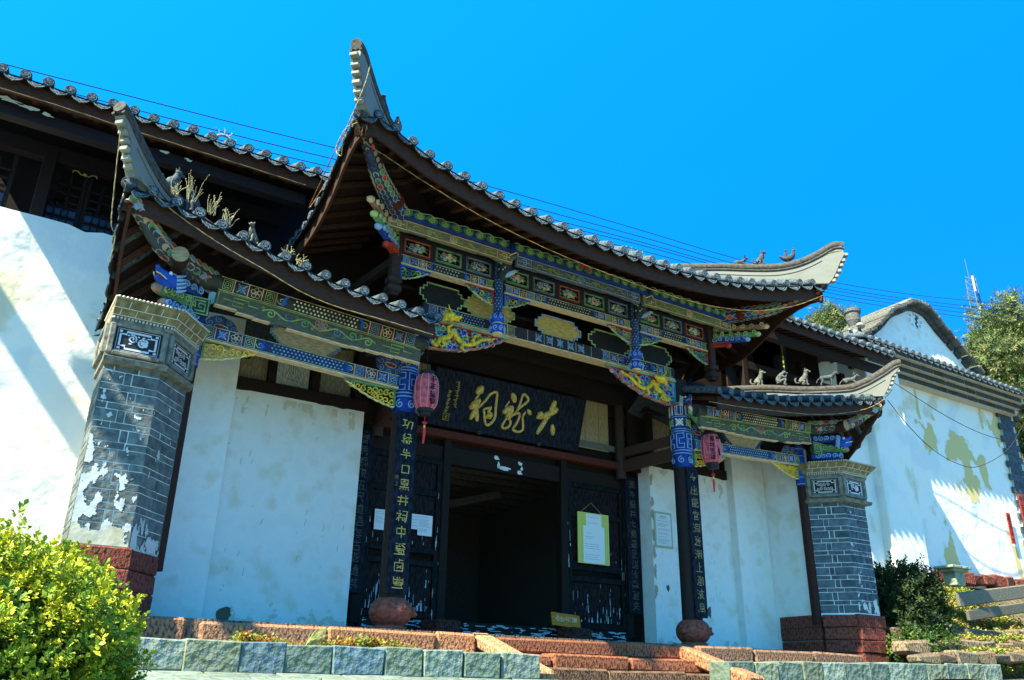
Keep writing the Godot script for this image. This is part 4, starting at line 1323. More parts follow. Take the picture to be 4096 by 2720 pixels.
func wings(h: Node3D) -> void:
	for s in [-1.0, 1.0]:
		# frames run outward from the main column: x outward, rising a little
		var inn := V(s * 2.62, 3.41, 0.45); var out := V(s * 5.2, 3.56, 0.45)
		var al := (out - inn).normalized()
		var f := Transform3D(Basis(al, V(-al.y * s, absf(al.x), 0), V(0, 0, 1)), inn)
		var L := (out - inn).length()
		var g := G.new()
		g.col = Color(0.13, 0.14, 0.1)
		var lo := PackedVector2Array([Vector2(-0.1, 0.1), Vector2(-0.1, -0.09)])
		for q in [0.1, 0.18, 0.26, 0.34]:
			lo.append(Vector2(q * L, -0.09 + 0.0 + (q - 0.1) * 0.0 - (0.0 if q == 0.1 else 0.012 * int((q - 0.1) / 0.07)))); lo.append(Vector2(q * L, -0.09 - 0.012 * int((q - 0.02) / 0.08)))
		for q in [0.66, 0.74, 0.82, 0.9]:
			lo.append(Vector2(q * L, -0.09 - 0.012 * int((1.0 - q + 0.08 - 0.02) / 0.08))); lo.append(Vector2(q * L, -0.09 - 0.012 * int((1.0 - q - 0.02) / 0.08)))
		lo.append(Vector2(L, -0.09)); lo.append(Vector2(L, 0.1))
		g.prism(f, lo, -0.06, 0.0)
		var cv := obj("carved_board", g, "wood_long", h)
		g = G.new()
		g.col = CREAM * 1.1
		for k in lo.size() - 1:
			if absf(lo[k].y - lo[k + 1].y) < 0.001:
				g.box(f * V((lo[k].x + lo[k + 1].x) / 2, lo[k].y + 0.0, -0.03) - V(0, 0.007, 0), V(absf(lo[k].x - lo[k + 1].x) - 0.002, 0.014, 0.075), f.basis if s > 0 else Basis(-f.basis.x, f.basis.y, -f.basis.z))
		obj("underside_plank", g, "wood_long", cv)
		g = G.new()
		g.col = LEAFG * 0.7
		g.ribbon(f, PackedVector2Array([Vector2(-0.08, 0.085), Vector2(L - 0.02, 0.085)]), 0.01, 0.008)
		g.ribbon(f, PackedVector2Array([Vector2(L - 0.02, 0.085), Vector2(L - 0.02, -0.08)]), 0.012, 0.008)
		for q in [0.03, L - 0.5]:
			g.ribbon(f, pv("%f,0.0;%f,0.0;%f,0.05;%f,0.05;%f,-0.05;%f,-0.05;%f,0.0;%f,0.0" % [q, q + 0.12, q + 0.12, q + 0.3, q + 0.3, q + 0.18, q + 0.18, q + 0.42]), 0.012, 0.01)
		vine(g, f, 0.55, L - 0.55, -0.01, 0.18, 0.016, 0.012, [LEAFG * 0.75, GREEN * 1.6, SKYB * 0.4])
		g.col = Color(0.5, 0.32, 0.25)
		flower(g, f, L / 2, 0.02, 0.085, 0.012, 0.02, 7)
		obj("carving", g, "paint", cv)
		# the round painted purlin above it
		g = G.new()
		g.col = Color(0.05, 0.055, 0.05)
		var a := f * V(-0.15, 0.19, -0.05); var b := f * V(L + 0.35, 0.19, -0.05)
		g.tube(PackedVector3Array([a, b]), PackedFloat32Array([0.105]), 16)
		var pu := obj("round_purlin", g, "paint", h)
		g = G.new()
		var tilt := Transform3D(f.basis * Basis(V(1, 0, 0), 0.25), f * V(0, 0.165, 0.053))
		painted(g, tilt, L, 0.17, PALE * 1.1)
		obj("purlin_painting", g, "paint", pu)
		# lower beam with cream underside
		var i2 := V(s * 2.66, 3.115, 0.08); var o2 := V(s * 5.24, 3.235, 0.08)
		g = G.new()
		g.col = NAVY * 1.4
		g.bar(i2, o2, 0.12, 0.17, 0.008)
		var lb := obj("lower_beam", g, "wood_long", h)
		g = G.new()
		g.col = CREAM * 1.1
		g.bar(i2 - V(0, 0.094, 0), o2 - V(0, 0.094, 0), 0.13, 0.018, 0.003)
		obj("underside_plank", g, "wood_long", lb)
		g = G.new()
		al = (o2 - i2).normalized()
		painted(g, Transform3D(Basis(al, V(-al.y * s, absf(al.x), 0), V(0, 0, 1)), i2 + V(0, 0, 0.061)), (o2 - i2).length(), 0.16, SKYB)
		obj("beam_painting", g, "paint", lb)
		# stepped cartouche between the beams
		g = G.new()
		var c := V(s * 3.94, 3.45, 0.02)
		var f3 := fr(c, V(s * al.x, s * al.y, 0))
		var po := stepped(0.92, 0.34, 6, 0.42)
		g.col = Color(0.8, 0.74, 0.56)
		g.prism(f3, po, -0.02, 0.0)
		var cb := obj("stepped_board", g, "wood_long", h)
		g = G.new()
		g.col = SKYB * 0.8 if s < 0 else BLUE
		g.ribbon(f3, ring(po), 0.03, 0.016)
		obj("stepped_border", g, "paint", cb)
		# blue spandrel boards beside it
		for q in [[2.78, 0.42], [5.02, 0.5]]:
			g = G.new()
			g.col = NAVY * 2.0
			var p := V(s * q[0], 3.33, 0.1)
			var f4 := fr(p)
			g.prism(f4, blob(0, 0, 0.2, 0.15, int(q[0] * 3), 0.12, 16), -0.02, 0.0)
			for k in 7:
				g.col = SKYB * 0.6
				g.ribbon(f4, spiral(0.15 * cos(k * 0.9), 0.1 * sin(k * 0.9), 0.045, 1.3, k, 1.0), 0.01, 0.006)
			g.col = CREAM * 0.7
			g.ribbon(f4, ring(blob(0, 0, 0.08, 0.035, 3, 0.2, 12)), 0.01, 0.01)
			g.col = ROSE
			flower(g, f4, 0, 0, 0.03, 0.008, 0.01)
			obj("spandrel_board", g, "paint", h)
		# gilded brackets: under the outer and the inner end of the lower beam
		var gl := [GILT, GILT * 0.8]
		openwork_bracket("gilded_bracket", h, Transform3D(Basis(V(s, 0, 0), Vector3.UP, V(0, 0, 1)), V(s * 2.68, 3.02, 0.08)), 0.72, 0.25, gl, GREEN * 1.3, 3, "gilded scroll bracket beside the " + ("left" if s < 0 else "right") + " main column")
		openwork_bracket("gilded_bracket", h, Transform3D(Basis(V(-s, 0, 0), Vector3.UP, V(0, 0, 1)), V(s * 5.2, 3.14, 0.08)), 0.7, 0.24, gl, GREEN * 1.3, 8, "gilded scroll bracket beside the " + ("left" if s < 0 else "right") + " brick pillar")
		# corner cluster above the pillar: dragon head, cloud tiers, log end, corner beam
		beast_head("dragon_head", h, V(s * 5.75, 3.52, 0.62), V(s * 0.75, 0.12, 0.5), 0.46, BLUE * 1.1, SKYB * 0.8)
		g = G.new()
		for k in 3:
			var y: float = [3.6, 3.42, 3.28][k]
			g.col = [BLUE * 0.8, GREEN * 1.2, BLUE][k]
			var p0 := V(s * 5.35, y, 0.3)
			var p1: Vector3 = p0 + V(s * 0.62, 0, 0.4).normalized() * [0.5, 0.62, 0.5][k]
			g.bar(p0, p1, 0.1, 0.12, 0.02)
			g.col = Color(0.4, 0.25, 0.2)
			g.ell(p1, V(0.07, 0.06, 0.07))
			var ff := fr((p0 + p1) * 0.5 + V(0, 0, 0.07), (p1 - p0) * s)
			for j in 5:
				g.col = [SKYB, LEAFG * 0.8, SKYB][k]
				g.ribbon(ff, spiral((j - 2) * 0.1, 0.0, 0.05, 1.3, j * 2.0, 1.0 if j % 2 else -1.0), 0.014, 0.03)
		obj("cloud_bracket", g, "paint", h)
		g = G.new()
		g.col = Color(0.06, 0.03, 0.02)
		var ax := V(s * 0.18, 0.02, 1.0).normalized()
		var la := V(s * 5.66, 3.79, 0.45)
		g.tube(PackedVector3Array([la, la + ax * 0.38]), PackedFloat32Array([0.095]), 16, false)
		g.col = Color(0.5, 0.38, 0.22)
		g.tube(PackedVector3Array([la + ax * 0.375, la + ax * 0.385]), PackedFloat32Array([0.094]), 16)
		obj("log_end", g, "wood_long", h)
		g = G.new()
		g.col = Color(0.05, 0.07, 0.09)
		var c0 := V(s * 5.3, 3.8, 0.35); var c1 := V(s * 5.9, 3.86, 0.75); var c2 := V(s * 6.36, 4.18, 1.08)
		g.tube(smooth(PackedVector3Array([c0, c1, c2]), 4), PackedFloat32Array([0.13, 0.13, 0.12, 0.11, 0.1, 0.09, 0.07, 0.06, 0.04]), 10)
		var cbm := obj("corner_beam", g, "paint", h)
		g = G.new()
		for k in 16:
			var u := k / 15.0
			var q := c0.lerp(c1, u * 2.0) if u < 0.5 else c1.lerp(c2, u * 2.0 - 1.0)
			var a2 := (c2 - c0).normalized()
			var sd := a2.cross(Vector3.UP).normalized()
			for j in 5:
				var an := lerpf(-1.9, 1.9, j / 4.0)
				var d := (sd * sin(an) - Vector3.UP * cos(an)).normalized()
				g.col = [SKYB * 0.7, GREEN * 1.4, CREAM * 0.6, ROSE][(k + j * 2) % 4]
				g.prism(fr(q + d * lerpf(0.125, 0.055, u), a2, d.cross(a2)), blob(0, 0, 0.052, 0.04, 1, 0.0, 9), 0.0, 0.012)
				g.col = PALE * 0.5
				g.ribbon(fr(q + d * lerpf(0.125, 0.055, u), a2, d.cross(a2)), ring(blob(0, 0, 0.052, 0.04, 1, 0.0, 9)), 0.006, 0.015)
		obj("carved_scale", g, "paint", cbm)
		g = G.new()
		g.col = Color(0.04, 0.08, 0.06)
		g.cbox(V(s * 5.46, 3.4, 0.42), V(0.42, 0.22, 0.05), 0.006)
		g.col = LEAFG * 0.8
		fret(g, fr(V(s * 5.46 - 0.19, 3.3, 0.446)), 0, 0, 0.18, 0.2, 0.014, 0.006)
		fret(g, fr(V(s * 5.46 + 0.01, 3.3, 0.446)), 0, 0, 0.18, 0.2, 0.014, 0.006)
		obj("fret_block", g, "paint", h)
		# plastered walls of the wing, with a dark timber frame above
		var wl := thing("wing_wall", "white plastered wall under the " + ("left" if s < 0 else "right") + " wing roof" + (", bluish towards the floor and mostly bare" if s < 0 else ", with chipped edge and a framed notice"), "wall", V(s * 4.0, 0, -1.1))
		g = G.new()
		g.col = LIME if s > 0 else LIME * 0.95
		var poly := PackedVector2Array([Vector2(2.66, 0.0)])
		poly.append(Vector2(4.6, 0.0))
		for k in 13:
			var x := lerpf(4.6, 2.66, k / 12.0)
			poly.append(Vector2(x, 2.99 - 0.03 * sin(k * 0.9) * rnd(k) + 0.01 * sin(k * 3.0)))
		g.prism(Transform3D(Basis(V(s, 0, 0), Vector3.UP, V(0, 0, 1)), V(0, 0, -1.0)), poly, -0.3, 0.0)
		obj("plaster", g, "plaster", wl)
		g = G.new()
		g.col = LIME
		g.cbox(V(s * 4.93, 1.95, -1.0), V(0.8, 3.9, 0.34), 0.012, Basis(), 0.01, int(s) + 4)
		g.cbox(V(s * 5.43, 1.75, -0.5), V(0.2, 3.5, 1.1), 0.012, Basis(), 0.008, int(s) + 7)
		obj("pilaster", g, "plaster", wl)
		g = G.new()
		g.col = Color(0.12, 0.1, 0.07)
		if s < 0:
			g.prism(fr(V(-4.24, 0.13, -0.999)), blob(0, 0, 0.1, 0.09, 5, 0.25, 14), 0.0, 0.003)
		else:
			for q in [[3.86, 0.62, 0.05, 0.08], [4.64, 0.3, 0.07, 0.14], [2.95, 0.95, 0.03, 0.06]]:
				g.prism(fr(V(q[0], q[1], -0.999 if q[0] < 4.5 else -0.829)), blob(0, 0, q[2], q[3], int(q[1] * 9), 0.35, 14), 0.0, 0.003)
			g.col = Color(0.42, 0.33, 0.22)
			for k in 7:
				g.prism(fr(V(2.69, 2.75 - k * 0.3 - 0.1 * rnd(k), -0.999)), blob(0, 0, 0.035, 0.1, k, 0.4, 14), 0.0, 0.003)
		stuff(obj("plaster_hole", g, "plain", wl))
		g = G.new()
		g.col = Color(0.6, 0.56, 0.46)
		var wf := Transform3D(Basis(), V(0, 0, -0.9985))
		var wa := minf(s * 2.68, s * 4.5); var wb := maxf(s * 2.68, s * 4.5)
		skin(g, wf, wa, 0.03, wb, 0.5, 0.011, 51 + int(s), 4.0, 0.8, func(_x: float, y: float) -> float:
			return lerpf(0.05, 0.62, smoothstep(0.03, 0.35, y)))
		skin(g, wf, wa, 2.3, wb, 2.95, 0.011, 61 + int(s), 5.0, 2.5, func(_x: float, y: float) -> float:
			return lerpf(0.6, 0.18, smoothstep(2.5, 2.95, y)))
		skin(g, wf, wa, 0.5, wb, 2.6, 0.008, 71 + int(s), 9.0, 1.0, func(_x: float, _y: float) -> float:
			return 0.62)
		g.col = Color(0.3, 0.29, 0.27)
		for k in 16:
			var sx := lerpf(wa + 0.1, wb - 0.1, rnd(k * 3.3 + s)); var sy := 0.5 + 2.0 * rnd(k * 7.1 + s)
			g.ribbon(wf, PackedVector2Array([Vector2(sx, sy), Vector2(sx + 0.02 * rnd(k), sy + 0.03 + 0.05 * rnd(k * 1.7)), Vector2(sx + 0.03 * rnd(k * 2.0), sy + 0.08 * rnd(k * 1.9) + 0.04)]), 0.005, 0.001)
		if s < 0:
			g.col = Color(0.62, 0.48, 0.2)
			g.prism(fr(V(-4.71, 1.27, -0.829)), blob(0, 0, 0.035, 0.035, 3, 0.4, 12), 0.0, 0.002)
		stuff(obj("wall_grime", g, "plain", wl))
		g = G.new()
		g.col = WOOD * 0.8
		g.box(V(s * 3.5, 3.9, -1.24), V(2.2, 2.0, 0.06))
		g.box(V(s * 2.72, 3.7, -1.5), V(0.7, 2.2, 0.08))
		g.box(V(s * 5.3, 3.95, -1.05), V(1.9, 1.0, 0.08))
		g.box(V(s * 5.42, 3.8, -0.5), V(0.12, 0.7, 1.1))
		g.cbox(V(s * 3.6, 3.07, -1.06), V(1.95, 0.17, 0.16), 0.008)
		for x in [2.76, 3.4, 4.02, 4.56]:
			g.cbox(V(s * x, 3.6, -1.08), V(0.11, 0.92, 0.12), 0.008)
		g.cbox(V(s * 3.6, 4.02, -1.06), V(1.95, 0.12, 0.14), 0.008)
		obj("timber_frame", g, "wood_long", h)
		for k in 3:
			g = G.new()
			g.col = [Color(0.4, 0.32, 0.2), Color(0.75, 0.73, 0.62), Color(0.4, 0.32, 0.2)][k]
			var x: float = [3.08, 3.71, 4.29][k]
			g.cbox(V(s * x, 3.57, -1.14), V(0.47, 0.76, 0.03), 0.006)
			g.col = g.col * 0.6
			for j in 3:
				g.box(V(s * (x - 0.15 + 0.15 * j), 3.57, -1.1245), V(0.006, 0.74, 0.003))
			if k == 1 and s < 0:
				g.col = Color(0.1, 0.1, 0.1)
				for j in 6:
					g.ribbon(fr(V(s * x, 3.35, -1.1225)), smooth2(PackedVector2Array([Vector2(-0.1 + j * 0.035, 0.3 - 0.04 * j), Vector2(-0.06 + j * 0.03, 0.1), Vector2(-0.12 + j * 0.05, -0.03), Vector2(-0.02 + j * 0.04, -0.06 - 0.01 * j)]), 3), 0.005, 0.002)
			obj("wood_panel", g, "wood_tall", h, "pale panel with a faint ink drawing" if k == 1 and s < 0 else "")
		g = G.new()    # cross beam from the main column back to the door wall
		g.col = Color(0.1, 0.045, 0.03)
		g.bar(V(s * 2.32, 2.98, -1.34), V(s * 2.48, 2.98, -0.05), 0.1, 0.2, 0.012)
		g.bar(V(s * 2.32, 3.22, -1.34), V(s * 2.48, 3.22, -0.05), 0.08, 0.16, 0.012)
		obj("cross_beam", g, "wood_long", h)

func door_wall(h: Node3D) -> void:
	var g := G.new()
	g.col = WOOD * 0.55
	g.cbox(V(0, 0.155, -1.42), V(4.7, 0.19, 0.14), 0.015)
	g.box(V(0, 2.68, -1.46), V(4.9, 0.26, 0.14))
	g.box(V(0, 3.5, -1.52), V(4.9, 1.6, 0.06))
	for x in [-2.42, -1.1, 1.1, 2.42]:
		g.cbox(V(x, 1.6, -1.42), V(0.13, 2.9, 0.15), 0.008)
	obj("door_frame", g, "wood_tall", h)
	g = G.new()
	g.col = RED * 0.75
	g.cbox(V(0, 2.98, -1.36), V(4.8, 0.12, 0.16), 0.01)
	obj("red_beam", g, "wood_long", h)
	for k in 7:
		g = G.new()
		g.col = Color(0.035, 0.014, 0.012)
		g.cbox(V(-2.16 + k * 0.72, 4.02, -1.47), V(0.66, 0.22, 0.03), 0.006)
		g.cbox(V(-2.16 + k * 0.72, 3.55, -1.47), V(0.64, 0.6, 0.03), 0.006)
		obj("lintel_panel", g, "wood_long", h)
	g = G.new()
	g.col = Color(0.07, 0.04, 0.03)
	g.cbox(V(0, 4.24, -1.36), V(5.0, 0.2, 0.16), 0.01)
	for x in [-2.3, 2.3]:
		g.lathe(Transform3D(Basis(), V(x, 0, -1.33)), pv("0.09,2.75;0.085,4.5"), 12)
	obj("rear_post", g, "wood_tall", h)
	for s in [-1.0, 1.0]:
		g = G.new()
		g.col = Color(0.48, 0.35, 0.17)
		g.cbox(V(s * 1.78, 3.72, -1.43), V(0.68, 0.98, 0.03), 0.006)
		g.col = Color(0.18, 0.12, 0.06)
		g.box(V(s * 1.6, 3.72, -1.4135), V(0.006, 0.96, 0.003)); g.box(V(s * 1.9, 3.72, -1.4135), V(0.006, 0.96, 0.003))
		obj("weathered_panel", g, "wood_tall", h)
	# door leaves: black lacquer that has flaked along the grain
	for s in [-1.0, 1.0]:
		g = G.new()
		g.col = Color(0.014, 0.012, 0.014)
		for x in [1.2, 2.32]:
			g.cbox(V(s * x, 1.42, -1.4), V(0.1, 2.35, 0.06), 0.006)
		for y in [0.3, 1.02, 1.2, 2.05, 2.55]:
			g.cbox(V(s * 1.76, y, -1.4), V(1.03, 0.09, 0.06), 0.006)
		var lf := obj("door_leaf", g, "lacquer", h, "black lacquered door leaf, " + ("left" if s < 0 else "right") + " of the opening, flaking near the ground")
		for q in [[0.66, 0.63], [1.63, 0.77], [2.3, 0.42]]:
			g = G.new()
			g.col = Color(0.02, 0.014, 0.014)
			g.cbox(V(s * 1.76, q[0], -1.42), V(1.03, q[1], 0.03), 0.006)
			obj("door_panel", g, "lacquer", lf)
		g = G.new()
		g.col = Color(0.4, 0.44, 0.46)
		var fl := Transform3D(Basis(), V(0, 0, -1.402))
		skin(g, fl, minf(s * 1.26, s * 2.26), 0.36, maxf(s * 1.26, s * 2.26), 1.0, 0.006, 3 + int(s), 24.0, 12.0, func(x: float, y: float) -> float:
			return lerpf(0.3, 0.62, smoothstep(0.3, 1.1, y)))
		skin(g, fl, minf(s * 1.26, s * 2.26), 1.28, maxf(s * 1.26, s * 2.26), 1.9, 0.006, 8 + int(s), 24.0, 14.0, func(_x: float, y: float) -> float:
			return lerpf(0.5, 0.7, smoothstep(1.3, 1.8, y)))
		for x in [1.2, 2.32]:
			skin(g, Transform3D(Basis(), V(0, 0, -1.369)), s * x - 0.045, 0.26, s * x + 0.045, 2.2, 0.006, 15, 24.0, 14.0, func(_x: float, _y: float) -> float:
				return 0.45)
		stuff(obj("bare_wood_flake", g, "plain", lf))
	g = G.new()
	g.col = Color(0.36, 0.4, 0.43)
	skin(g, Transform3D(Basis(), V(0, 0, -1.3485)), -2.3, 0.075, 2.3, 0.24, 0.012, 33, 3.0, 0.12, func(_x: float, _y: float) -> float:
		return 0.2)
	stuff(obj("bare_wood_flake", g, "plain", h))
	# carved door studs and scraps of old paper on the lintel
	g = G.new()
	g.col = Color(0.62, 0.66, 0.62)
	for q in [[-0.2, 2.77, 0.05, 0.03], [-0.16, 2.66, 0.02, 0.06], [-0.05, 2.62, 0.13, 0.028], [0.25, 2.74, 0.04, 0.03], [0.28, 2.66, 0.02, 0.04], [0.24, 2.59, 0.05, 0.03]]:
		g.prism(fr(V(q[0], q[1], -1.389)), blob(0, 0, q[2], q[3], int(q[2] * 90), 0.35, 12), 0.0, 0.002)
	obj("paper_scrap", g, "paper", h)
	# the dim hall behind the opening
	g = G.new()
	g.col = Color(0.2, 0.18, 0.16)
	g.box(V(0, -0.01, -4.6), V(6.4, 0.06, 6.2))
	g.box(V(-3.2, 1.6, -4.6), V(0.1, 3.3, 6.2)); g.box(V(3.2, 1.6, -4.6), V(0.1, 3.3, 6.2))
	g.box(V(1.0, 1.6, -7.7), V(4.4, 3.3, 0.1)); g.box(V(-2.5, 1.6, -7.7), V(1.3, 3.3, 0.1)); g.box(V(-1.52, 2.3, -7.7), V(0.7, 1.9, 0.1))
	g.box(V(0, 3.3, -4.6), V(6.5, 0.1, 6.4))
	for k in 12:
		g.box(V(0, 3.18, -1.9 - k * 0.5), V(6.3, 0.1, 0.09))
	g.bar(V(-1.0, 2.2, -5.6), V(1.6, 2.9, -4.2), 0.14, 0.14)
	obj("inner_hall", g, "wood_long", h)

func outline(e: float, s: float) -> PackedVector3Array:
	var nx := 0.46 / 0.59; var nz2 := 0.37 / 0.59     # the chamfer's outward normal is (-nx, nz2)
	var zf := 0.61 + e
	var d := -nx * 5.67 + nz2 * 0.61 + e
	var x1 := (nz2 * zf - d) / nx
	var x2 := 5.30 - e * 0.55
	var z2 := (d + nx * x2) / nz2
	var xo := 6.23 + (e if s > 0 else minf(e, 0.03))
	return PackedVector3Array([V(s * xo, 0, 0.0), V(s * xo, 0, zf), V(s * x1, 0, zf), V(s * x2, 0, z2), V(s * x2, 0, 0.0)])

func pillars() -> void:
	for s in [-1.0, 1.0]:
		var p := thing("brick_pillar", "grey brick pillar with " + ("flaking whitewash and a stained cornice, left end of the gate" if s < 0 else "neat white joints on a red stone base, right end of the gate"), "pillar", V(s * 5.8, 0, 0.3), "brick pillars at the ends of the gate")
		var g := G.new()
		g.col = Color(0.78, 0.82, 0.84)
		var tiers := [[0.56, -0.004], [2.46, -0.004]]
		loft(g, tiers, s)
		obj("mortar", g, "plaster", p)
		# bricks: on the front, the chamfer and the outer side
		var o := outline(0.0, s)
		for face in 3:
			var a := o[face]; var b := o[face + 1]
			var u := (b - a).normalized()
			var w := (b - a).length()
			var out := V(0, 0, 0)
			out = u.cross(Vector3.UP)
			if out.dot(V(s * (1.0 if face == 0 else (0.0 if face == 1 else -1.0)), 0, 1.0 if face != 0 else 0.0)) < 0:
				out = -out
			var y := 0.61
			var row := 0
			while y < 2.44:
				var hh := 0.133 if row % 2 == 0 else 0.072
				var cuts := [0.0, 0.38, 0.52, 1.0] if row % 4 == 0 else ([0.0, 0.18, 0.62, 1.0] if row % 4 == 1 else ([0.0, 0.5, 0.64, 1.0] if row % 4 == 2 else [0.0, 0.3, 0.76, 1.0]))
				if face == 0:
					cuts = [0.0, 0.5, 1.0]
				for k in cuts.size() - 1:
					var x0: float = cuts[k] * w + 0.0055; var x1: float = cuts[k + 1] * w - 0.0055
					if k == 0:
						x0 = 0.0
					if k == cuts.size() - 2:
						x1 = w
					g = G.new()
					g.col = (Color(0.14, 0.165, 0.165) if s < 0 else Color(0.09, 0.13, 0.16)) * (0.8 + 0.5 * rnd(row * 3.3 + k * 7.1 + face + s))  # left bricks coloured as sunlit, right ones darker and bluer as in shade
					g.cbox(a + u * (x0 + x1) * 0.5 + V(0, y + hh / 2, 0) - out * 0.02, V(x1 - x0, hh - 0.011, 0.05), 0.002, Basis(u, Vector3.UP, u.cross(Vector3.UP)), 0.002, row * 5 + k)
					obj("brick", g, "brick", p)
				y += hh
				row += 1
		# red sandstone base in courses
		for row in 3:
			for k in 3:
				g = G.new()
				g.col = Color(0.24, 0.065, 0.045) * (0.85 + 0.3 * rnd(row * 3 + k + s))
				var o2 := outline(0.03 + 0.004 * ((row + k) % 2), s)
				var a := o2[k]; var b := o2[k + 1]
				var u := (b - a).normalized()
				var nrm := u.cross(Vector3.UP)
				if nrm.dot(V(s * (1 if k == 0 else -1), 0, 2.0 if k else 0.3)) < 0:
					nrm = -nrm
				g.cbox((a + b) * 0.5 + V(0, 0.1 + row * 0.2 - 0.01, 0) - nrm * 0.13, V((b - a).length() + (0.06 if k == 1 else 0.0), 0.196, 0.26), 0.012, Basis(u, Vector3.UP, u.cross(Vector3.UP)), 0.006, row * 7 + k)
				obj("base_stone", g, "sandstone", p)
		for row in 3:
			g = G.new()
			g.col = Color(0.24, 0.065, 0.045) * (0.85 + 0.3 * rnd(row * 5 + s))
			g.cbox(V(s * 5.36, 0.09 + row * 0.2, -0.32), V(0.14, 0.196, 0.86), 0.012, Basis(), 0.006, row)
			obj("base_stone", g, "sandstone", p)
		g = G.new()
		g.col = Color(0.22, 0.07, 0.05)
		loft(g, [[-0.45, 0.02], [-0.02, 0.02], [-0.01, -0.02]], s)
		obj("plinth", g, "sandstone", p)
		# the capital: a moulding, a panelled frieze, a fluted course and a flaring brick cornice
		g = G.new()
		g.col = Color(0.22, 0.215, 0.17)
		loft(g, [[2.44, 0.0], [2.455, 0.085], [2.51, 0.1], [2.535, 0.035], [2.57, 0.03], [2.89, 0.03], [2.91, 0.06], [2.94, 0.07], [2.945, 0.055], [2.97, 0.055]], s)
		obj("capital", g, "brick", p)
		g = G.new()
		g.col = Color(0.27, 0.225, 0.125)
		loft(g, [[2.965, 0.055], [2.98, 0.08], [3.04, 0.13], [3.045, 0.135], [3.115, 0.19], [3.12, 0.2], [3.145, 0.21], [3.17, 0.1]], s)
		var co := obj("cornice", g, "brick", p)
		g = G.new()
		g.col = Color(0.62, 0.6, 0.5)
		for face in 3:
			for tier in [[2.98, 0.08, 3.04, 0.13], [3.045, 0.135, 3.115, 0.19]]:
				var a := outline(tier[1], s)[face]; var b := outline(tier[1], s)[face + 1]
				var c := outline(tier[3], s)[face]; var d := outline(tier[3], s)[face + 1]
				a.y = tier[0]; b.y = tier[0]; c.y = tier[2]; d.y = tier[2]
				var u := (b - a).normalized()
				var up := ((c + d) * 0.5 - (a + b) * 0.5).normalized()
				var f := Transform3D(Basis(u, up, u.cross(up)), a)
				if f.basis.z.dot((a + b) * 0.5 - V(s * 5.8, 3.0, 0.0)) < 0:
					f.basis.z = -f.basis.z
				var wd := (b - a).length(); var hg := ((c + d) * 0.5 - (a + b) * 0.5).length()
				g.ribbon(f, PackedVector2Array([Vector2(0, 0.004), Vector2(wd, 0.004)]), 0.007, 0.003)
				for k in 4:
					var x := wd * (k + (0.4 if tier[0] < 3.0 else 0.85)) / 4.0
					if x < wd:
						g.ribbon(f, PackedVector2Array([Vector2(x, 0), Vector2(x, hg)]), 0.007, 0.003)
		obj("white_joint", g, "plain", co)
		g = G.new()
		for face in 3:
			var a := outline(0.075, s)[face]; var b := outline(0.075, s)[face + 1]
			var u := (b - a).normalized()
			var cnt := int((b - a).length() / 0.036)
			for k in cnt:
				g.col = Color(0.5, 0.5, 0.45)
				var q := a + u * ((k + 0.5) / cnt * (b - a).length())
				g.box(q + V(0, 2.955, 0), V(0.02, 0.022, 0.02), Basis(u, Vector3.UP, u.cross(Vector3.UP)))
			a = outline(0.21, s)[face]; b = outline(0.21, s)[face + 1]
			cnt = int((b - a).length() / 0.04)
			for k in cnt:
				g.col = Color(0.5, 0.46, 0.38)
				g.ell(a + u * ((k + 0.5) / cnt * (b - a).length()) + V(0, 3.145, 0), V(0.017, 0.014, 0.014), Basis(), 6, 4)
		obj("fluted_course", g, "plain", p)
		for face in 3:
			var a := outline(0.03, s)[face]; var b := outline(0.03, s)[face + 1]
			var u := (b - a).normalized()
			if s < 0:
				u = u if face != 0 else u
			var zz := u.cross(Vector3.UP)
			var mid := (a + b) * 0.5
			var outv := V(s * (1.0 if face == 0 else (0.0 if face == 1 else -0.78)), 0, 0.0 if face == 0 else (1.0 if face == 1 else 0.62))
			var f := Transform3D(Basis(Vector3.UP.cross(outv), Vector3.UP, outv), mid + V(0, 2.73, 0))
			var w := (b - a).length() - 0.14
			var hgt := 0.28
			g = G.new()
			g.col = Color(0.018, 0.024, 0.035)
			g.cbox(f * V(0, 0, 0.004), V(w, hgt, 0.016), 0.002, f.basis)
			var pn := obj("frieze_panel", g, "plain", p)
			g = G.new()
			g.col = Color(0.22, 0.22, 0.19)
			for q in [-1.0, 1.0]:
				g.cbox(f * V(q * (w / 2 + 0.035), 0, 0.015), V(0.06, hgt + 0.06, 0.05), 0.01, f.basis)
				g.cbox(f * V(0, q * (hgt / 2 + 0.02), 0.015), V(w + 0.02, 0.045, 0.05), 0.01, f.basis)
			obj("panel_frame", g, "brick", pn)
			g = G.new()
			g.col = Color(0.58, 0.57, 0.6) if face == 1 else Color(0.5, 0.46, 0.42)
			var f2 := f.translated_local(V(0, 0, 0.012))
			var x := w / 2 - 0.05; var y := hgt / 2 - 0.045
			g.ribbon(f2, ring(PackedVector2Array([Vector2(-x + 0.06, -y), Vector2(x - 0.06, -y), Vector2(x - 0.06, -y + 0.03), Vector2(x, -y + 0.03), Vector2(x, y - 0.03), Vector2(x - 0.06, y - 0.03), Vector2(x - 0.06, y), Vector2(-x + 0.06, y), Vector2(-x + 0.06, y - 0.03), Vector2(-x, y - 0.03), Vector2(-x, -y + 0.03), Vector2(-x + 0.06, -y + 0.03)])), 0.022, 0.003)
			for q in [[-1, -1], [1, -1], [-1, 1], [1, 1]]:
				g.prism(f2, rect(q[0] * x - 0.015, q[1] * y - 0.012, q[0] * x + 0.015, q[1] * y + 0.012), 0.0, 0.003)
			g.ribbon(f2, ring(rect(-w / 2 + 0.02, -hgt / 2 + 0.018, w / 2 - 0.02, hgt / 2 - 0.018)), 0.006, 0.003)
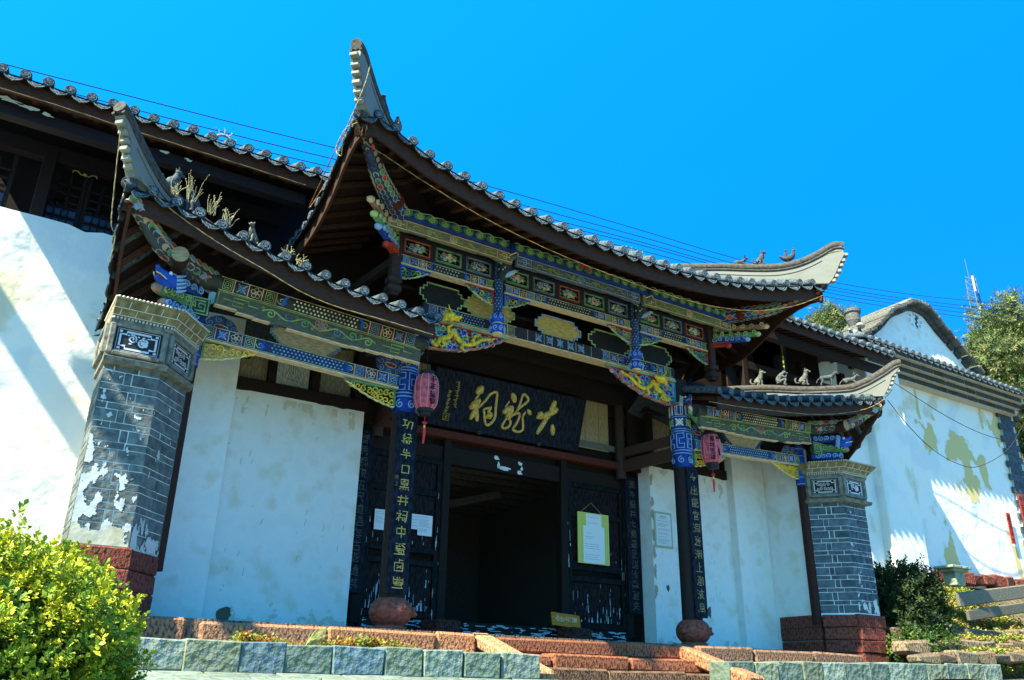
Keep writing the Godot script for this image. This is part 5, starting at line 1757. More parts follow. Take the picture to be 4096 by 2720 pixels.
			if face == 1:
				g.ribbon(f2, spiral(0.05, -0.01, 0.055, 1.6, 0.4), 0.02, 0.003)
				g.ribbon(f2, spiral(-0.06, 0.025, 0.05, 1.5, 2.0, -1.0), 0.016, 0.003)
				g.prism(f2, blob(0.075, -0.015, 0.028, 0.03, 2, 0.15, 12), 0.0, 0.004)
				for k in 9:
					g.prism(f2, blob(-0.1 + 0.025 * k, 0.06 - 0.1 * rnd(k) * (1 if k % 2 else 0), 0.014, 0.008, k, 0.4, 8), 0.0, 0.003)
			else:
				for k in 9:
					g.ribbon(f2, spiral(-0.11 + 0.055 * (k % 5), -0.04 + 0.075 * (k / 5) + 0.01 * rnd(k), 0.032, 1.3, k * 1.1, 1.0 if k % 2 else -1.0), 0.009, 0.003)
			obj("white_motif", g, "plain", pn)
		# whitewash left on the bricks
		g = G.new()
		g.col = Color(0.6, 0.63, 0.64)
		var fo := fr(V(s * 5.95, 0, 0.6165))
		if s < 0:
			skin(g, fo, -0.278, 0.62, 0.278, 2.4, 0.009, 5, 5.0, 1.35, func(x: float, y: float) -> float:
				return lerpf(0.04, 0.45, smoothstep(0.62, 1.9, y)) - 0.26 * smoothstep(-0.18, -0.26, x) + 0.12 * smoothstep(0.1, 0.25, x))
		else:
			skin(g, fo, -0.278, 0.62, 0.278, 2.4, 0.009, 9, 6.0, 1.6, func(x: float, y: float) -> float:
				return lerpf(0.12, 0.5, smoothstep(0.62, 1.3, y)))
		if s < 0:
			g.col = Color(0.52, 0.5, 0.4)
			skin(g, fo, -0.278, 0.6, 0.278, 0.9, 0.009, 31, 4.0, 1.0, func(x: float, y: float) -> float:
				return lerpf(-0.5, 0.35, smoothstep(0.6, 0.85, y)), 0.003)
			var q0 := outline(0.0065, s)
			var fc := Transform3D(Basis((q0[3] - q0[2]).normalized(), Vector3.UP, V(0.78, 0, 0.626)), (q0[2] + q0[3]) * 0.5)
			g.col = Color(0.55, 0.56, 0.56)
			skin(g, fc, -0.29, 0.6, 0.29, 2.3, 0.009, 12, 4.5, 2.2, func(x: float, y: float) -> float:
				return lerpf(-0.25, 0.5, smoothstep(0.6, 1.05, y)), 0.003)
		obj("whitewash_patch", g, "plaster", p)

func loft(g: G, tiers: Array, s: float) -> void:
	for k in tiers.size() - 1:
		var a := outline(tiers[k][1], s); var b := outline(tiers[k + 1][1], s)
		for j in 4:
			var p := a[j] + V(0, tiers[k][0], 0); var q := a[j + 1] + V(0, tiers[k][0], 0)
			var r := b[j + 1] + V(0, tiers[k + 1][0], 0); var t := b[j] + V(0, tiers[k + 1][0], 0)
			var c := (p + q + r + t) * 0.25
			var ref := V(c.x - s * 5.8, 0, c.z - 0.15).normalized()
			if absf(tiers[k + 1][0] - tiers[k][0]) < 0.03:
				ref = V(0, -1 if tiers[k + 1][1] > tiers[k][1] else 1, 0) + ref * 0.2
			g.quad(p, q, r, t, ref)
	var top := outline(tiers[tiers.size() - 1][1], s)
	var poly := PackedVector3Array()
	for q in top:
		poly.append(q + V(0, tiers[tiers.size() - 1][0], 0))
	for k in 3:
		g.tri(poly[0], poly[k + 1], poly[k + 2], Vector3.UP, Vector3.UP, Vector3.UP)

func halls() -> void:
	# ---- the hall whose eave runs on behind the gate at the left
	var h := thing("left_hall", "long hall at the left, dark timber above a sunlit white wall", "hall", V(-7.0, 0, -3))
	var e := PackedVector3Array(); var t := PackedVector3Array()
	for k in 23:
		var x := -8.62 + 0.241 * k
		e.append(V(x, 5.985 + 0.01 * sin(k * 1.7), 0.0)); t.append(V(x, 7.9, -4.2))
	tiled_roof("roof", h, e, t, 0.17)
	var g := G.new()
	g.col = LIME
	var poly := PackedVector2Array([Vector2(-10.5, -0.8), Vector2(-4.6, -0.8)])
	for k in 30:
		var x := lerpf(-4.6, -10.5, k / 29.0)
		poly.append(Vector2(x, 4.71 + 0.018 * sin(k * 2.1) * rnd(k * 3.3) - (0.06 if absf(x + 6.62) < 0.12 else 0.0)))
	g.prism(fr(V(0, 0, -1.0)), poly, -0.4, 0.0)
	obj("plastered_wall", g, "old_plaster", h)
	g = G.new()
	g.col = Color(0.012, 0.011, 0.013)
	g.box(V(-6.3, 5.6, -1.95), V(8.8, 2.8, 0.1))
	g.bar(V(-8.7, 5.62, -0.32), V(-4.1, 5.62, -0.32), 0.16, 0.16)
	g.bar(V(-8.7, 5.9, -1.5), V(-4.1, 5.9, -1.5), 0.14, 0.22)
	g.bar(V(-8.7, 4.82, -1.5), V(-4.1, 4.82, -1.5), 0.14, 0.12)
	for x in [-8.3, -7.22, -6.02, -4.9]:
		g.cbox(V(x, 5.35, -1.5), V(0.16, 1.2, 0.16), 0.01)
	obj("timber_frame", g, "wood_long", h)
	for k in 6:
		var cx: float = [-7.0, -6.44, -5.84, -5.3, -7.85, -8.2][k]
		g = G.new()
		g.col = Color(0.014, 0.014, 0.018)
		for s in [-1.0, 1.0]:
			g.box(V(cx + s * 0.25, 5.32, -1.62), V(0.05, 0.95, 0.05))
		var f := fr(V(cx, 5.1, -1.6))
		for q in ["-0.22,0.12;0.22,0.12", "-0.22,-0.02;0.22,-0.02", "-0.22,-0.14;0.22,-0.14", "-0.13,-0.14;-0.13,0.12;-0.05,0.2;0.05,0.2;0.13,0.12;0.13,-0.14", "-0.04,-0.14;-0.04,0.12;0.0,0.17", "0.05,-0.14;0.05,0.12", "-0.22,0.2;0.22,0.2", "-0.22,0.32;0.22,0.32", "-0.22,0.45;0.22,0.45", "-0.08,0.2;-0.08,0.6", "0.08,0.2;0.08,0.6"]:
			g.ribbon(f, pv(q), 0.024, 0.03)
		var w := obj("lattice_window", g, "wood_tall", h)
		g = G.new()
		g.col = Color(0.05, 0.11, 0.26)  # blue of the reflected sky is put into the pane colour
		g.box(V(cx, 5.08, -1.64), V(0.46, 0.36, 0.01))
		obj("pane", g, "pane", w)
	g = G.new()
	g.col = Color(0.3, 0.22, 0.09)
	var fb := fr(V(-6.78, 5.69, -1.42))
	for s in [-1.0, 1.0]:
		g.ribbon(fb, smooth2(PackedVector2Array([Vector2(0, 0), Vector2(0.05 * s, -0.01), Vector2(0.09 * s, 0.025), Vector2(0.14 * s, 0.02), Vector2(0.15 * s, -0.01)]), 3), 0.014, 0.015)
	g.ell(fb * V(0, 0.0, 0.01), V(0.03, 0.025, 0.02))
	obj("carved_bat", g, "gold", h)
	g = G.new()      # flaking limewash under the eave
	g.col = Color(0.45, 0.4, 0.28)
	for q in [[-7.75, 5.78, 0.12, 0.03], [-7.55, 5.76, 0.1, 0.03], [-7.35, 5.74, 0.06, 0.02], [-6.0, 5.73, 0.07, 0.015], [-5.7, 5.72, 0.04, 0.02]]:
		g.prism(fr(V(q[0], q[1], -0.155)), blob(0, -0.1, q[2], q[3], int(q[2] * 80), 0.5, 14), 0.0, 0.003)
	obj("lime_flake", g, "plain", h)
	# ridge finial seen between the tile ends: a ring with curling flames
	g = G.new()
	g.col = Color(0.3, 0.33, 0.35)
	var rp := PackedVector3Array()
	for k in 13:
		var a := TAU * k / 12.0
		rp.append(V(-5.3 + 0.1 * cos(a), 6.14 + 0.085 * sin(a), -0.25))
	g.tube(rp, PackedFloat32Array([0.022]), 6)
	for k in 5:
		var a := PI * (0.12 + 0.19 * k)
		var d := V(cos(a), sin(a), 0)
		var c := V(-5.3, 6.14, -0.25) + d * 0.11
		g.tube(PackedVector3Array([c, c + d * 0.06, c + d * 0.09 + V(-0.03, 0.0, 0)]), PackedFloat32Array([0.012, 0.01, 0.004]), 5)
	single("roof_ornament", g, "tile", "grey ring-shaped ornament with curling flames on the left hall's eave", "roof ornament")
	# ---- a beam added out of view at the left, shaped to shade the white wall
	g = G.new()
	g.col = TILE
	g.cbox(V(-11.0, 7.8, 0.2), V(0.15, 0.38, 5.0), 0.03)
	g.box(V(-11.0, 3.4, -2.2), V(0.2, 8.0, 0.2))
	single("added_shade_beam", g, "tile", "unseen beam on a post, added beyond the left hall to shade its white wall", "roof beam")
	# ---- the hall at the right
	h = thing("right_hall", "white-walled hall at the right with brick cornice, peeling yellow patches and tiled eave", "hall", V(11, 0, -3))
	e = PackedVector3Array(); t = PackedVector3Array()
	for k in 16:
		var x := 5.2 + 0.245 * k
		e.append(V(x, 6.2 - 0.002 * k, 0.0)); t.append(V(x, 7.7, -4.2))
	tiled_roof("timber_roof", h, e, t, 0.17)
	e = PackedVector3Array(); t = PackedVector3Array()
	for k in 26:
		var x := 8.75 + 0.245 * k
		e.append(V(x, 6.72 - 0.003 * k, -0.5)); t.append(V(x, 7.9, -4.2))
	tiled_roof("masonry_roof", h, e, t, 0.03, false)
	g = G.new()
	g.col = LIME
	g.box(V(7.6, 2.1, -1.22), V(3.0, 5.6, 0.36))
	g.box(V(12.0, 2.9, -1.3), V(5.6, 7.4, 0.4))
	g.cbox(V(9.6, 2.9, -1.05), V(1.15, 7.0, 0.46), 0.02, Basis(), 0.02, 5)
	obj("plastered_wall", g, "old_plaster", h)
	g = G.new()
	g.col = Color(0.62, 0.5, 0.22)
	var spots := [[11.5, 5.0, 0.3, 0.45], [12.5, 4.85, 0.5, 0.4], [12.85, 4.35, 0.3, 0.55], [13.55, 4.4, 0.16, 0.36], [14.6, 5.75, 0.34, 0.42], [11.5, 2.2, 0.2, 0.45], [11.22, 5.9, 0.07, 0.4], [13.9, 6.0, 0.06, 0.36], [14.2, 2.3, 0.12, 0.3]]
	skin(g, fr(V(0, 0, -1.1)), 10.3, 1.9, 15.0, 6.3, 0.022, 4, 1.6, 1.2, func(x: float, y: float) -> float:
		var best := 9.0
		for q in spots:
			best = minf(best, sqrt(pow((x - q[0]) / q[2], 2) + pow((y - q[1]) / q[3], 2)))
		return -0.75 + best * 0.75, 0.003)
	obj("bare_clay_patch", g, "plain", h)
	g = G.new()
	for q in [[9.45, 4.5, 0.05, 0.5], [9.5, 3.4, 0.09, 0.45], [9.42, 2.5, 0.07, 0.4]]:
		g.col = Color(0.3, 0.2, 0.1)
		g.prism(fr(V(q[0], q[1], -0.819)), blob(0, 0, q[2] * 0.5, q[3], int(q[1] * 5), 0.45, 26), 0.0, 0.002)
		g.col = Color(0.52, 0.42, 0.28)
		g.prism(fr(V(q[0], q[1], -0.82)), blob(0, 0, q[2] * 1.7, q[3] * 1.1, int(q[1] * 5), 0.3, 26), 0.0, 0.0015)
	g.col = Color(0.05, 0.12, 0.25)
	for q in [[9.85, 4.9, 0.14, 0.25], [9.9, 4.1, 0.09, 0.2], [9.95, 3.7, 0.04, 0.1]]:
		g.prism(fr(V(q[0], q[1], -0.82)), blob(0, 0, q[2], q[3], int(q[1] * 6), 0.6, 30), 0.0, 0.0025)
	obj("wall_stain", g, "plain", h)
	g = G.new()
	g.col = WOOD * 0.6
	g.box(V(3.8, 5.6, -1.95), V(2.8, 3.0, 0.08)); g.box(V(7.1, 5.6, -1.95), V(0.9, 2.4, 0.08)); g.box(V(5.6, 5.6, -1.95), V(1.2, 2.4, 0.08)); g.box(V(8.3, 5.6, -1.95), V(1.1, 2.4, 0.08))
	g.box(V(6.6, 5.15, -1.95), V(2.0, 1.2, 0.08)); g.box(V(6.6, 6.4, -1.95), V(2.0, 0.8, 0.08))
	g.bar(V(5.0, 5.85, -0.35), V(8.9, 5.85, -0.35), 0.16, 0.16)
	g.bar(V(5.0, 5.6, -1.3), V(8.9, 5.6, -1.3), 0.12, 0.16)
	g.bar(V(5.0, 4.9, -1.3), V(8.9, 4.9, -1.3), 0.12, 0.12)
	for x in [5.6, 6.7, 7.4, 8.75]:
		g.cbox(V(x, 5.3, -1.3), V(0.14, 1.5, 0.14), 0.01)
	for x in [5.35, 5.9, 7.0, 7.7, 8.1]:
		g.cbox(V(x, 5.3, -1.4), V(0.3, 1.0, 0.04), 0.01)
	obj("timber_frame", g, "wood_long", h)
	for row in 4:
		for k in 15:
			g = G.new()
			g.col = Color(0.055, 0.06, 0.058) * (0.8 + 0.5 * rnd(row * 3.0 + k))
			g.cbox(V(9.05 + k * 0.42 + (0.2 if row % 2 else 0.0), 6.2 + row * 0.125, -1.0 + row * 0.11), V(0.402, 0.11, 0.3), 0.006, Basis(), 0.003, row * 20 + k)
			obj("cornice_brick", g, "brick", h)
	g = G.new()
	g.col = Color(0.5, 0.47, 0.4)
	for row in 4:
		g.box(V(12.1, 6.2 + row * 0.125, -1.012 + row * 0.11), V(6.3, 0.123, 0.3))
	g.box(V(15.05, 4.0, -1.22), V(0.66, 4.9, 0.33))
	obj("mortar", g, "plaster", h)
	for row in 26:
		for k in 2:
			g = G.new()
			g.col = Color(0.07, 0.1, 0.125) * (0.8 + 0.4 * rnd(row * 2.0 + k))
			var w := 0.44 if (row + k) % 2 == 0 else 0.2
			g.cbox(V(14.74 + (0.22 if k == 0 else 0.545) + (0.0 if row % 2 == 0 else (-0.12 if k == 0 else -0.12)), 2.0 + row * 0.165, -1.06), V(w if row % 2 == 0 else 0.64 - w, 0.155, 0.04), 0.003, Basis(), 0.002, row)
			obj("corner_brick", g, "brick", h)
	g = G.new()
	g.col = Color(0.24, 0.07, 0.045)
	for k in 12:
		g.cbox(V(10.3 + k * 0.42, 1.72 + 0.01 * k, -0.98), V(0.41, 0.24, 0.3), 0.03, Basis(), 0.03, k)
	obj("red_base_stone", g, "sandstone", h)
	# finial at the join of its two roofs
	g = G.new()
	g.col = Color(0.13, 0.13, 0.13)
	g.lathe(Transform3D(Basis(), V(9.85, 7.15, -1.5)), pv("0.0,0.0;0.3,0.02;0.32,0.1;0.16,0.22;0.12,0.4;0.17,0.55;0.17,0.72;0.2,0.76;0.2,0.84;0.0,0.85"), 10)
	g.col = Color(0.35, 0.35, 0.3)
	g.ell(V(9.8, 7.5, -1.3), V(0.14, 0.07, 0.08))
	for s in [-1.0, 1.0]:
		g.tube(PackedVector3Array([V(9.85 + s * 0.15, 7.35, -1.4), V(9.85 + s * 0.35, 7.2, -1.35), V(9.85 + s * 0.5, 7.3, -1.3)]), PackedFloat32Array([0.07, 0.06, 0.03]), 6)
	single("ridge_finial", g, "tile", "dark grey finial on the right hall's roof, below the curved gable", "finial")
	# ---- the house with the curved gable behind
	h = thing("gable_house", "white gable wall with a curved tiled top rising behind the right hall", "house", V(15, 0, -4))
	var top := "11.2,7.7;12.38,8.5;13.18,9.08;13.73,9.55;14.29,9.84;14.83,10.1;15.37,10.14;15.78,10.02;16.3,9.62;17.12,9.08;18.2,8.3;19.4,7.4"
	g = G.new()
	g.col = LIME
	poly = PackedVector2Array([Vector2(11.2, 3), Vector2(19.4, 3)])
	var curve := smooth2(pv(top), 4)
	for k in range(curve.size() - 1, -1, -1):
		poly.append(curve[k] - Vector2(0, 0.1))
	g.prism(fr(V(0, 0, -3.1)), poly, -0.8, 0.0)
	obj("gable_wall", g, "plaster", h)
	for k in 34:
		var u := k / 33.0 * (curve.size() - 1)
		var i := mini(int(u), curve.size() - 2)
		var p := curve[i].lerp(curve[i + 1], u - i)
		var d := (curve[i + 1] - curve[i]).normalized()
		var b := Basis(V(d.x, d.y, 0), V(-d.y, d.x, 0), V(0, 0, 1))
		g = G.new()
		g.col = Color(0.09, 0.09, 0.085) * (0.8 + 0.4 * rnd(k))
		g.cbox(V(p.x, p.y, -3.15) + b.y * -0.17, V(0.27, 0.13, 0.3), 0.01, b, 0.004, k)
		obj("coping_brick", g, "brick", h)
		g = G.new()
		g.col = Color(0.17, 0.17, 0.145) * (0.5 + 0.8 * rnd(k * 1.7)) if k < 19 else Color(0.12, 0.12, 0.11) * (0.7 + 0.5 * rnd(k * 1.7))
		g.cbox(V(p.x, p.y, -3.55) + b.y * -0.02, V(0.3, 0.14, 1.5), 0.03, b.rotated(V(0, 0, 1), -0.12), 0.012, k + 50)
		obj("coping_tile", g, "tile", h)
	g = G.new()
	g.col = Color(0.05, 0.07, 0.12)
	var fe := fr(V(15.22, 9.62, -3.099))
	g.ribbon(fe, smooth2(pv("0.02,0.2;0.1,0.12;-0.02,0.06;0.06,0.0;-0.04,-0.1;0.06,-0.18"), 3), 0.07, 0.004)
	for k in 8:
		g.ribbon(fe, spiral(0.28 * cos(k * 0.8) - 0.04, 0.22 * sin(k * 0.8), 0.06, 1.0, k), 0.014, 0.003)
	obj("ink_emblem", g, "plain", h)

func board_with_text(called: String, f: Transform3D, w: float, hgt: float, text: String, col: Color, s: float, label: String, small := "", group := "couplet boards of the gate") -> void:
	var o := thing(called, label, "couplet board", f.origin, group)
	var g := G.new()
	g.col = Color(0.012, 0.017, 0.032)
	g.cbox(f * V(0, hgt / 2, 0), V(w, hgt, 0.035), 0.008, f.basis)
	obj("board", g, "lacquer", o)
	g = G.new()
	g.col = col
	var step := (hgt * 0.955) / text.length()
	column_text(g, f.translated_local(V(0, 0, 0.0175)), text, 0.0, hgt * 0.975 - step * 0.5, step, s, s * 0.105, 0.005)
	if small != "":
		g.col = col * 0.45
		column_text(g, f.translated_local(V(0, 0, 0.0175)), small, -w * 0.36 if text[0] != "令" else w * 0.38, hgt * 0.62, 0.085, 0.05, 0.007, 0.003)
	obj("gilt_character", g, "gold", o)

func gate_furniture() -> void:
	# ---- the plaque over the door
	var up := V(0, 0.795, 0.25).normalized()
	var f := fr(V(-0.1, 3.085, -1.30), Vector3.RIGHT, up)
	var o := thing("name_plaque", "dark name plaque with three large gilt characters hung over the doorway", "plaque", f.origin)
	var g := G.new()
	g.col = Color(0.012, 0.018, 0.03)
	g.cbox(f * V(0, 0.45, 0), V(2.88, 0.9, 0.05), 0.01, f.basis)
	obj("board", g, "lacquer", o)
	g = G.new()
	g.col = Color(0.05, 0.03, 0.03)
	for x in [-0.52, 0.62]:
		g.lathe(Transform3D(f.basis * Basis(V(1, 0, 0), PI / 2), f * V(x, 0.02, 0.02)), pv("0.0,0.05;0.035,0.05;0.045,0.03;0.045,0.0"), 12)
	obj("plaque_peg", g, "wood_long", o)
	# brush strokes: width, then the points, on a grid of hundredths of the board
	var strokes := {
		"祠": ["0.144:-0.650,0.644;-0.611,0.703", "0.034:-0.617,0.606;-0.675,0.531", "0.130:-0.617,0.504;-0.723,0.389", "0.096:-0.636,0.450;-0.638,0.271", "0.082:-0.644,0.359;-0.698,0.215", "0.082:-0.624,0.363;-0.585,0.204", "0.052:-0.589,0.408;-0.496,0.527;-0.430,0.643;-0.340,0.699;-0.303,0.655;-0.293,0.489;-0.271,0.313;-0.312,0.209;-0.388,0.156;-0.436,0.205;-0.474,0.327;-0.488,0.395;-0.373,0.442", "0.055:-0.375,0.435;-0.404,0.365;-0.342,0.345", "0.116:-0.401,0.295;-0.355,0.317"],
		"龍": ["0.110:-0.017,0.711;0.031,0.629", "0.030:-0.058,0.599;-0.114,0.497", "0.116:-0.001,0.505;-0.117,0.419", "0.116:0.008,0.494;-0.043,0.354", "0.047:-0.053,0.326;-0.103,0.226;-0.109,0.173;-0.050,0.158;0.026,0.223;0.018,0.300;-0.024,0.319", "0.047:-0.005,0.335;0.082,0.430;0.153,0.534;0.255,0.632;0.285,0.704;0.180,0.760;0.149,0.612;0.116,0.488", "0.049:0.058,0.399;0.159,0.444;0.174,0.374;0.136,0.256;0.094,0.170;0.196,0.146;0.277,0.189;0.265,0.292;0.239,0.393;0.267,0.474", "0.082:0.324,0.514;0.366,0.475"],
		"大": ["0.103:0.805,0.738;0.758,0.595", "0.107:0.533,0.446;0.647,0.487;0.813,0.585;0.860,0.627", "0.116:0.546,0.462;0.576,0.508", "0.088:0.708,0.478;0.640,0.332;0.572,0.194", "0.090:0.837,0.347;0.871,0.225", "0.062:0.671,0.478;0.746,0.479"],
	}
	for ch in strokes:
		g = G.new()
		g.col = Color(0.68, 0.45, 0.1)
		for s: String in strokes[ch]:
			var w := float(s.split(":")[0])
			var pts := pv(s.split(":")[1])
			pts = smooth2(pts, 4)
			var p3 := PackedVector3Array()
			var rr := PackedFloat32Array()
			for k in pts.size():
				p3.append(f * V(pts[k].x, pts[k].y, 0.022))
				rr.append(w * 0.5 * (0.75 + 0.25 * sin(PI * k / (pts.size() - 1.0))))
			g.tube(p3, rr, 8)
			g.ell(p3[0], Vector3.ONE * rr[0], Basis(), 8, 5); g.ell(p3[p3.size() - 1], Vector3.ONE * rr[rr.size() - 1], Basis(), 8, 5)
		obj("gilt_character", g, "gold", o)
	g = G.new()
	g.col = GILT * 0.4
	for k in 6:
		g.ribbon(f.translated_local(V(-1.02 + 0.01 * (k % 2), 0.7 - 0.07 * k, 0.025)), smooth2(pv("-0.03,0.02;0.02,0.03;0.0,-0.01;0.03,-0.02"), 3), 0.012, 0.004)
		g.ribbon(f.translated_local(V(-1.14 - 0.01 * (k % 2), 0.55 - 0.06 * k, 0.025)), smooth2(pv("-0.02,0.02;0.03,0.01;-0.02,-0.01;0.02,-0.02"), 3), 0.012, 0.004)
	var fs := f.translated_local(V(-1.13, 0.16, 0.025))
	g.ribbon(fs, ring(rect(-0.05, -0.05, 0.05, 0.05)), 0.01, 0.004)
	glyph(g, fs, "王", 0, 0, 0.07, 0.012, 0.004)
	obj("gilt_signature", g, "gold", o)
	# ---- couplet boards
	board_with_text("couplet_board", fr(V(-2.515, 0.395, 0.165)), 0.29, 2.31, "功緣牛口黑井祠中鹽鹵豐", Color(0.6, 0.42, 0.1), 0.145, "long dark board with bright gilt characters on the left main column", "史上")
	board_with_text("couplet_board", fr(V(2.53, 0.39, 0.165), V(1, 0, -0.08)), 0.27, 2.3, "令出龍宮洞庭湖上風波息", Color(0.32, 0.24, 0.08), 0.14, "long dark board with dull gilt characters on the right main column", "五上")
	board_with_text("couplet_board", fr(V(-2.5, 0.53, -1.31)), 0.28, 2.3, "騾馬蹄痕五尺道猶存古老遺踪", Color(0.12, 0.1, 0.07), 0.135, "black board with faded characters beside the left white wall, behind the column", "上古")
	board_with_text("couplet_board", fr(V(2.5, 0.53, -1.31)), 0.28, 2.3, "黑牛鹽井七疊臺足證滄桑歷史", Color(0.13, 0.11, 0.075), 0.135, "black board with faded characters between the right door leaf and the framed notice", "上古")
	# ---- lanterns
	for s in 2:
		var p := [V(-2.33, 2.98, 0.3), V(2.92, 3.04, 0.25)][s] as Vector3
		o = thing("red_lantern", ["red paper lantern with a tassel hanging beside the left main column", "torn red paper lantern with a tassel hanging beside the right main column"][s], "lantern", p, "red lanterns under the eaves")
		g = G.new()
		g.col = Color(0.95, 0.2, 0.26)
		var prof := PackedVector2Array()
		for k in 9:
			var a := lerpf(-1.0, 1.0, k / 8.0)
			prof.append(Vector2(0.16 - 0.05 * pow(absf(a), 4.0), a * 0.235))
		g.lathe(Transform3D(Basis(), p), prof, 10)
		obj("paper_shade", g, "cloth", o)
		g = G.new()
		g.col = Color(0.8, 0.35, 0.38)
		for k in 10:
			var a := TAU * k / 10.0
			var tp := PackedVector3Array()
			for q in prof:
				tp.append(p + V(cos(a) * (q.x + 0.002), q.y, sin(a) * (q.x + 0.002)))
			g.tube(tp, PackedFloat32Array([0.004]), 4)
		obj("lantern_rib", g, "plain", o)
		g = G.new()
		g.col = Color(0.03, 0.035, 0.04)
		g.lathe(Transform3D(Basis(), p), pv("0.0,0.29;0.1,0.29;0.11,0.235;0.0,0.235"), 16)
		obj("lantern_cap", g, "wood_long", o)
		g = G.new()
		g.col = Color(0.03, 0.035, 0.04)
		g.lathe(Transform3D(Basis(), p), pv("0.0,-0.235;0.11,-0.235;0.1,-0.275;0.075,-0.28;0.07,-0.33;0.0,-0.33"), 16)
		g.tube(PackedVector3Array([p + V(0, 0.29, 0), p + V(0, 0.95, -0.05)]), PackedFloat32Array([0.006]), 5)
		obj("lantern_foot", g, "wood_long", o)
		g = G.new()
		g.col = Color(0.7, 0.05, 0.06)
		var q0 := p + V(0, -0.33, 0)
		g.tube(PackedVector3Array([q0, q0 + V(0, -0.07, 0)]), PackedFloat32Array([0.005]), 4)
		for k in 4:
			g.tube(PackedVector3Array([q0 + V(0, -0.07, 0), q0 + V(0.03 * cos(k * 1.57), -0.09, 0.03 * sin(k * 1.57)), q0 + V(0, -0.115, 0)]), PackedFloat32Array([0.008, 0.012, 0.006]), 5)
		g.tube(PackedVector3Array([q0 + V(0, -0.16, 0), q0 + V(0.003, -0.22, 0), q0 + V(-0.005, -0.37, 0)]), PackedFloat32Array([0.014, 0.02, 0.014]), 7)
		g.col = GILT * 0.8
		g.tube(PackedVector3Array([q0 + V(0, -0.125, 0), q0 + V(0, -0.165, 0)]), PackedFloat32Array([0.015]), 6)
		obj("tassel", g, "plain", o)
		g = G.new()
		g.col = Color(0.04, 0.01, 0.03)
		var dir := (V(-7.0, p.y, 9.9) - p).normalized().rotated(Vector3.UP, [0.55, 0.1][s])
		var ft := fr(p + dir * 0.158, Vector3.UP.cross(dir))
		column_text(g, ft, ["千年盐都", "黑井古镇"][s], 0.0, 0.14, 0.1, 0.085, 0.014, 0.006)
		if s == 1:
			g.col = Color(0.02, 0.01, 0.01)
			var d2 := dir.rotated(Vector3.UP, 0.72)
			var f2 := fr(p + d2 * 0.155, Vector3.UP.cross(d2))
			g.prism(f2, blob(0, 0.16, 0.035, 0.025, 2, 0.5, 10), 0.0, 0.006); g.prism(f2, blob(0.01, -0.08, 0.025, 0.05, 4, 0.5, 10), 0.0, 0.006)
		obj("black_character", g, "plain", o)
	# ---- papers and notices
	paper_sheet("paper_notice", fr(V(-2.13, 1.57, -1.362)), 0.19, 0.29, "white paper notice on the left door leaf, beside the faded black board", 9, 1)
	paper_sheet("paper_notice", fr(V(-1.57, 1.6, -1.362)), 0.15, 0.22, "small white paper half covered by a larger sheet on the left door leaf", 4, 5)
	paper_sheet("paper_notice", fr(V(-1.42, 1.56, -1.357)), 0.235, 0.3, "larger white paper notice next to the doorway on the left door leaf", 12, 8)
	o = thing("framed_poster", "greenish gold framed board with white sheets hanging by a string on the right door leaf", "framed poster", V(1.675, 1.27, -1.345))
	g = G.new()
	g.col = Color(0.55, 0.55, 0.12)
	f = fr(V(1.675, 1.68, -1.345))
	g.cbox(f.origin, V(0.64, 0.83, 0.02), 0.004)
	obj("board", g, "paper", o)
	g = G.new()
	g.col = Color(0.72, 0.7, 0.25)
	g.ribbon(f, ring(rect(-0.31, -0.405, 0.31, 0.405)), 0.018, 0.018)
	g.ribbon(f, ring(rect(-0.27, -0.365, 0.27, 0.365)), 0.006, 0.013)
	obj("gold_border", g, "paper", o)
	g = G.new()
	g.col = Color(0.75, 0.78, 0.76)
	g.box(V(1.685, 1.965, -1.333), V(0.32, 0.22, 0.002)); g.box(V(1.68, 1.575, -1.331), V(0.44, 0.6, 0.002))
	obj("white_sheet", g, "paper", o)
	g = G.new()
	g.col = Color(0.18, 0.2, 0.25)
	print_lines(g, fr(V(1.68, 1.575, -1.3295)), -0.17, 0.0, 0.2, 0.08, 4, 3)
	print_lines(g, fr(V(1.68, 1.575, -1.3295)), -0.19, 0.19, 0.02, -0.25, 8, 33)
	print_lines(g, fr(V(1.685, 1.965, -1.3315)), -0.12, 0.1, 0.08, -0.06, 3, 13)
	obj("print", g, "plain", o)
	g = G.new()
	g.col = Color(0.35, 0.24, 0.1)
	g.tube(PackedVector3Array([V(1.43, 2.1, -1.345), V(1.65, 2.27, -1.355), V(1.86, 2.1, -1.345)]), PackedFloat32Array([0.005]), 4)
	obj("hanging_string", g, "plain", o)
	o = thing("wall_notice", "white printed notice in a pale green frame on the right white wall", "notice", V(2.98, 1.59, -0.99))
	f = fr(V(2.61 + 0.0, 1.9, -0.99))
	f = fr(V(3.02, 1.9, -0.985)) if false else fr(V(2.9, 1.9, -0.985))
	g = G.new()
	g.col = Color(0.38, 0.45, 0.32)
	g.cbox(f.origin, V(0.4, 0.6, 0.018), 0.004)
	obj("frame", g, "paper", o)
	g = G.new()
	g.col = Color(0.7, 0.74, 0.74)
	g.box(f * V(0, 0, 0.0105), V(0.33, 0.53, 0.003))
	obj("white_sheet", g, "paper", o)
	g = G.new()
	g.col = Color(0.15, 0.17, 0.25)
	g.ribbon(f.translated_local(V(0, 0, 0.012)), PackedVector2Array([Vector2(-0.07, 0.22), Vector2(0.07, 0.22)]), 0.012, 0.001)
	print_lines(g, f.translated_local(V(0, 0, 0.012)), -0.135, 0.135, 0.2, -0.24, 20, 17)
	obj("print", g, "plain", o)
	# ---- ticket sign and the door stones
	f = fr(V(0.98, 0.25, -1.16), V(1, -0.06, 0.0), V(0.0, 1, -0.25))
	o = thing("ticket_sign", "small orange-brown wooden sign with pale characters leaning before the right door leaf", "sign", f.origin)
	g = G.new()
	g.col = Color(0.75, 0.24, 0.03)
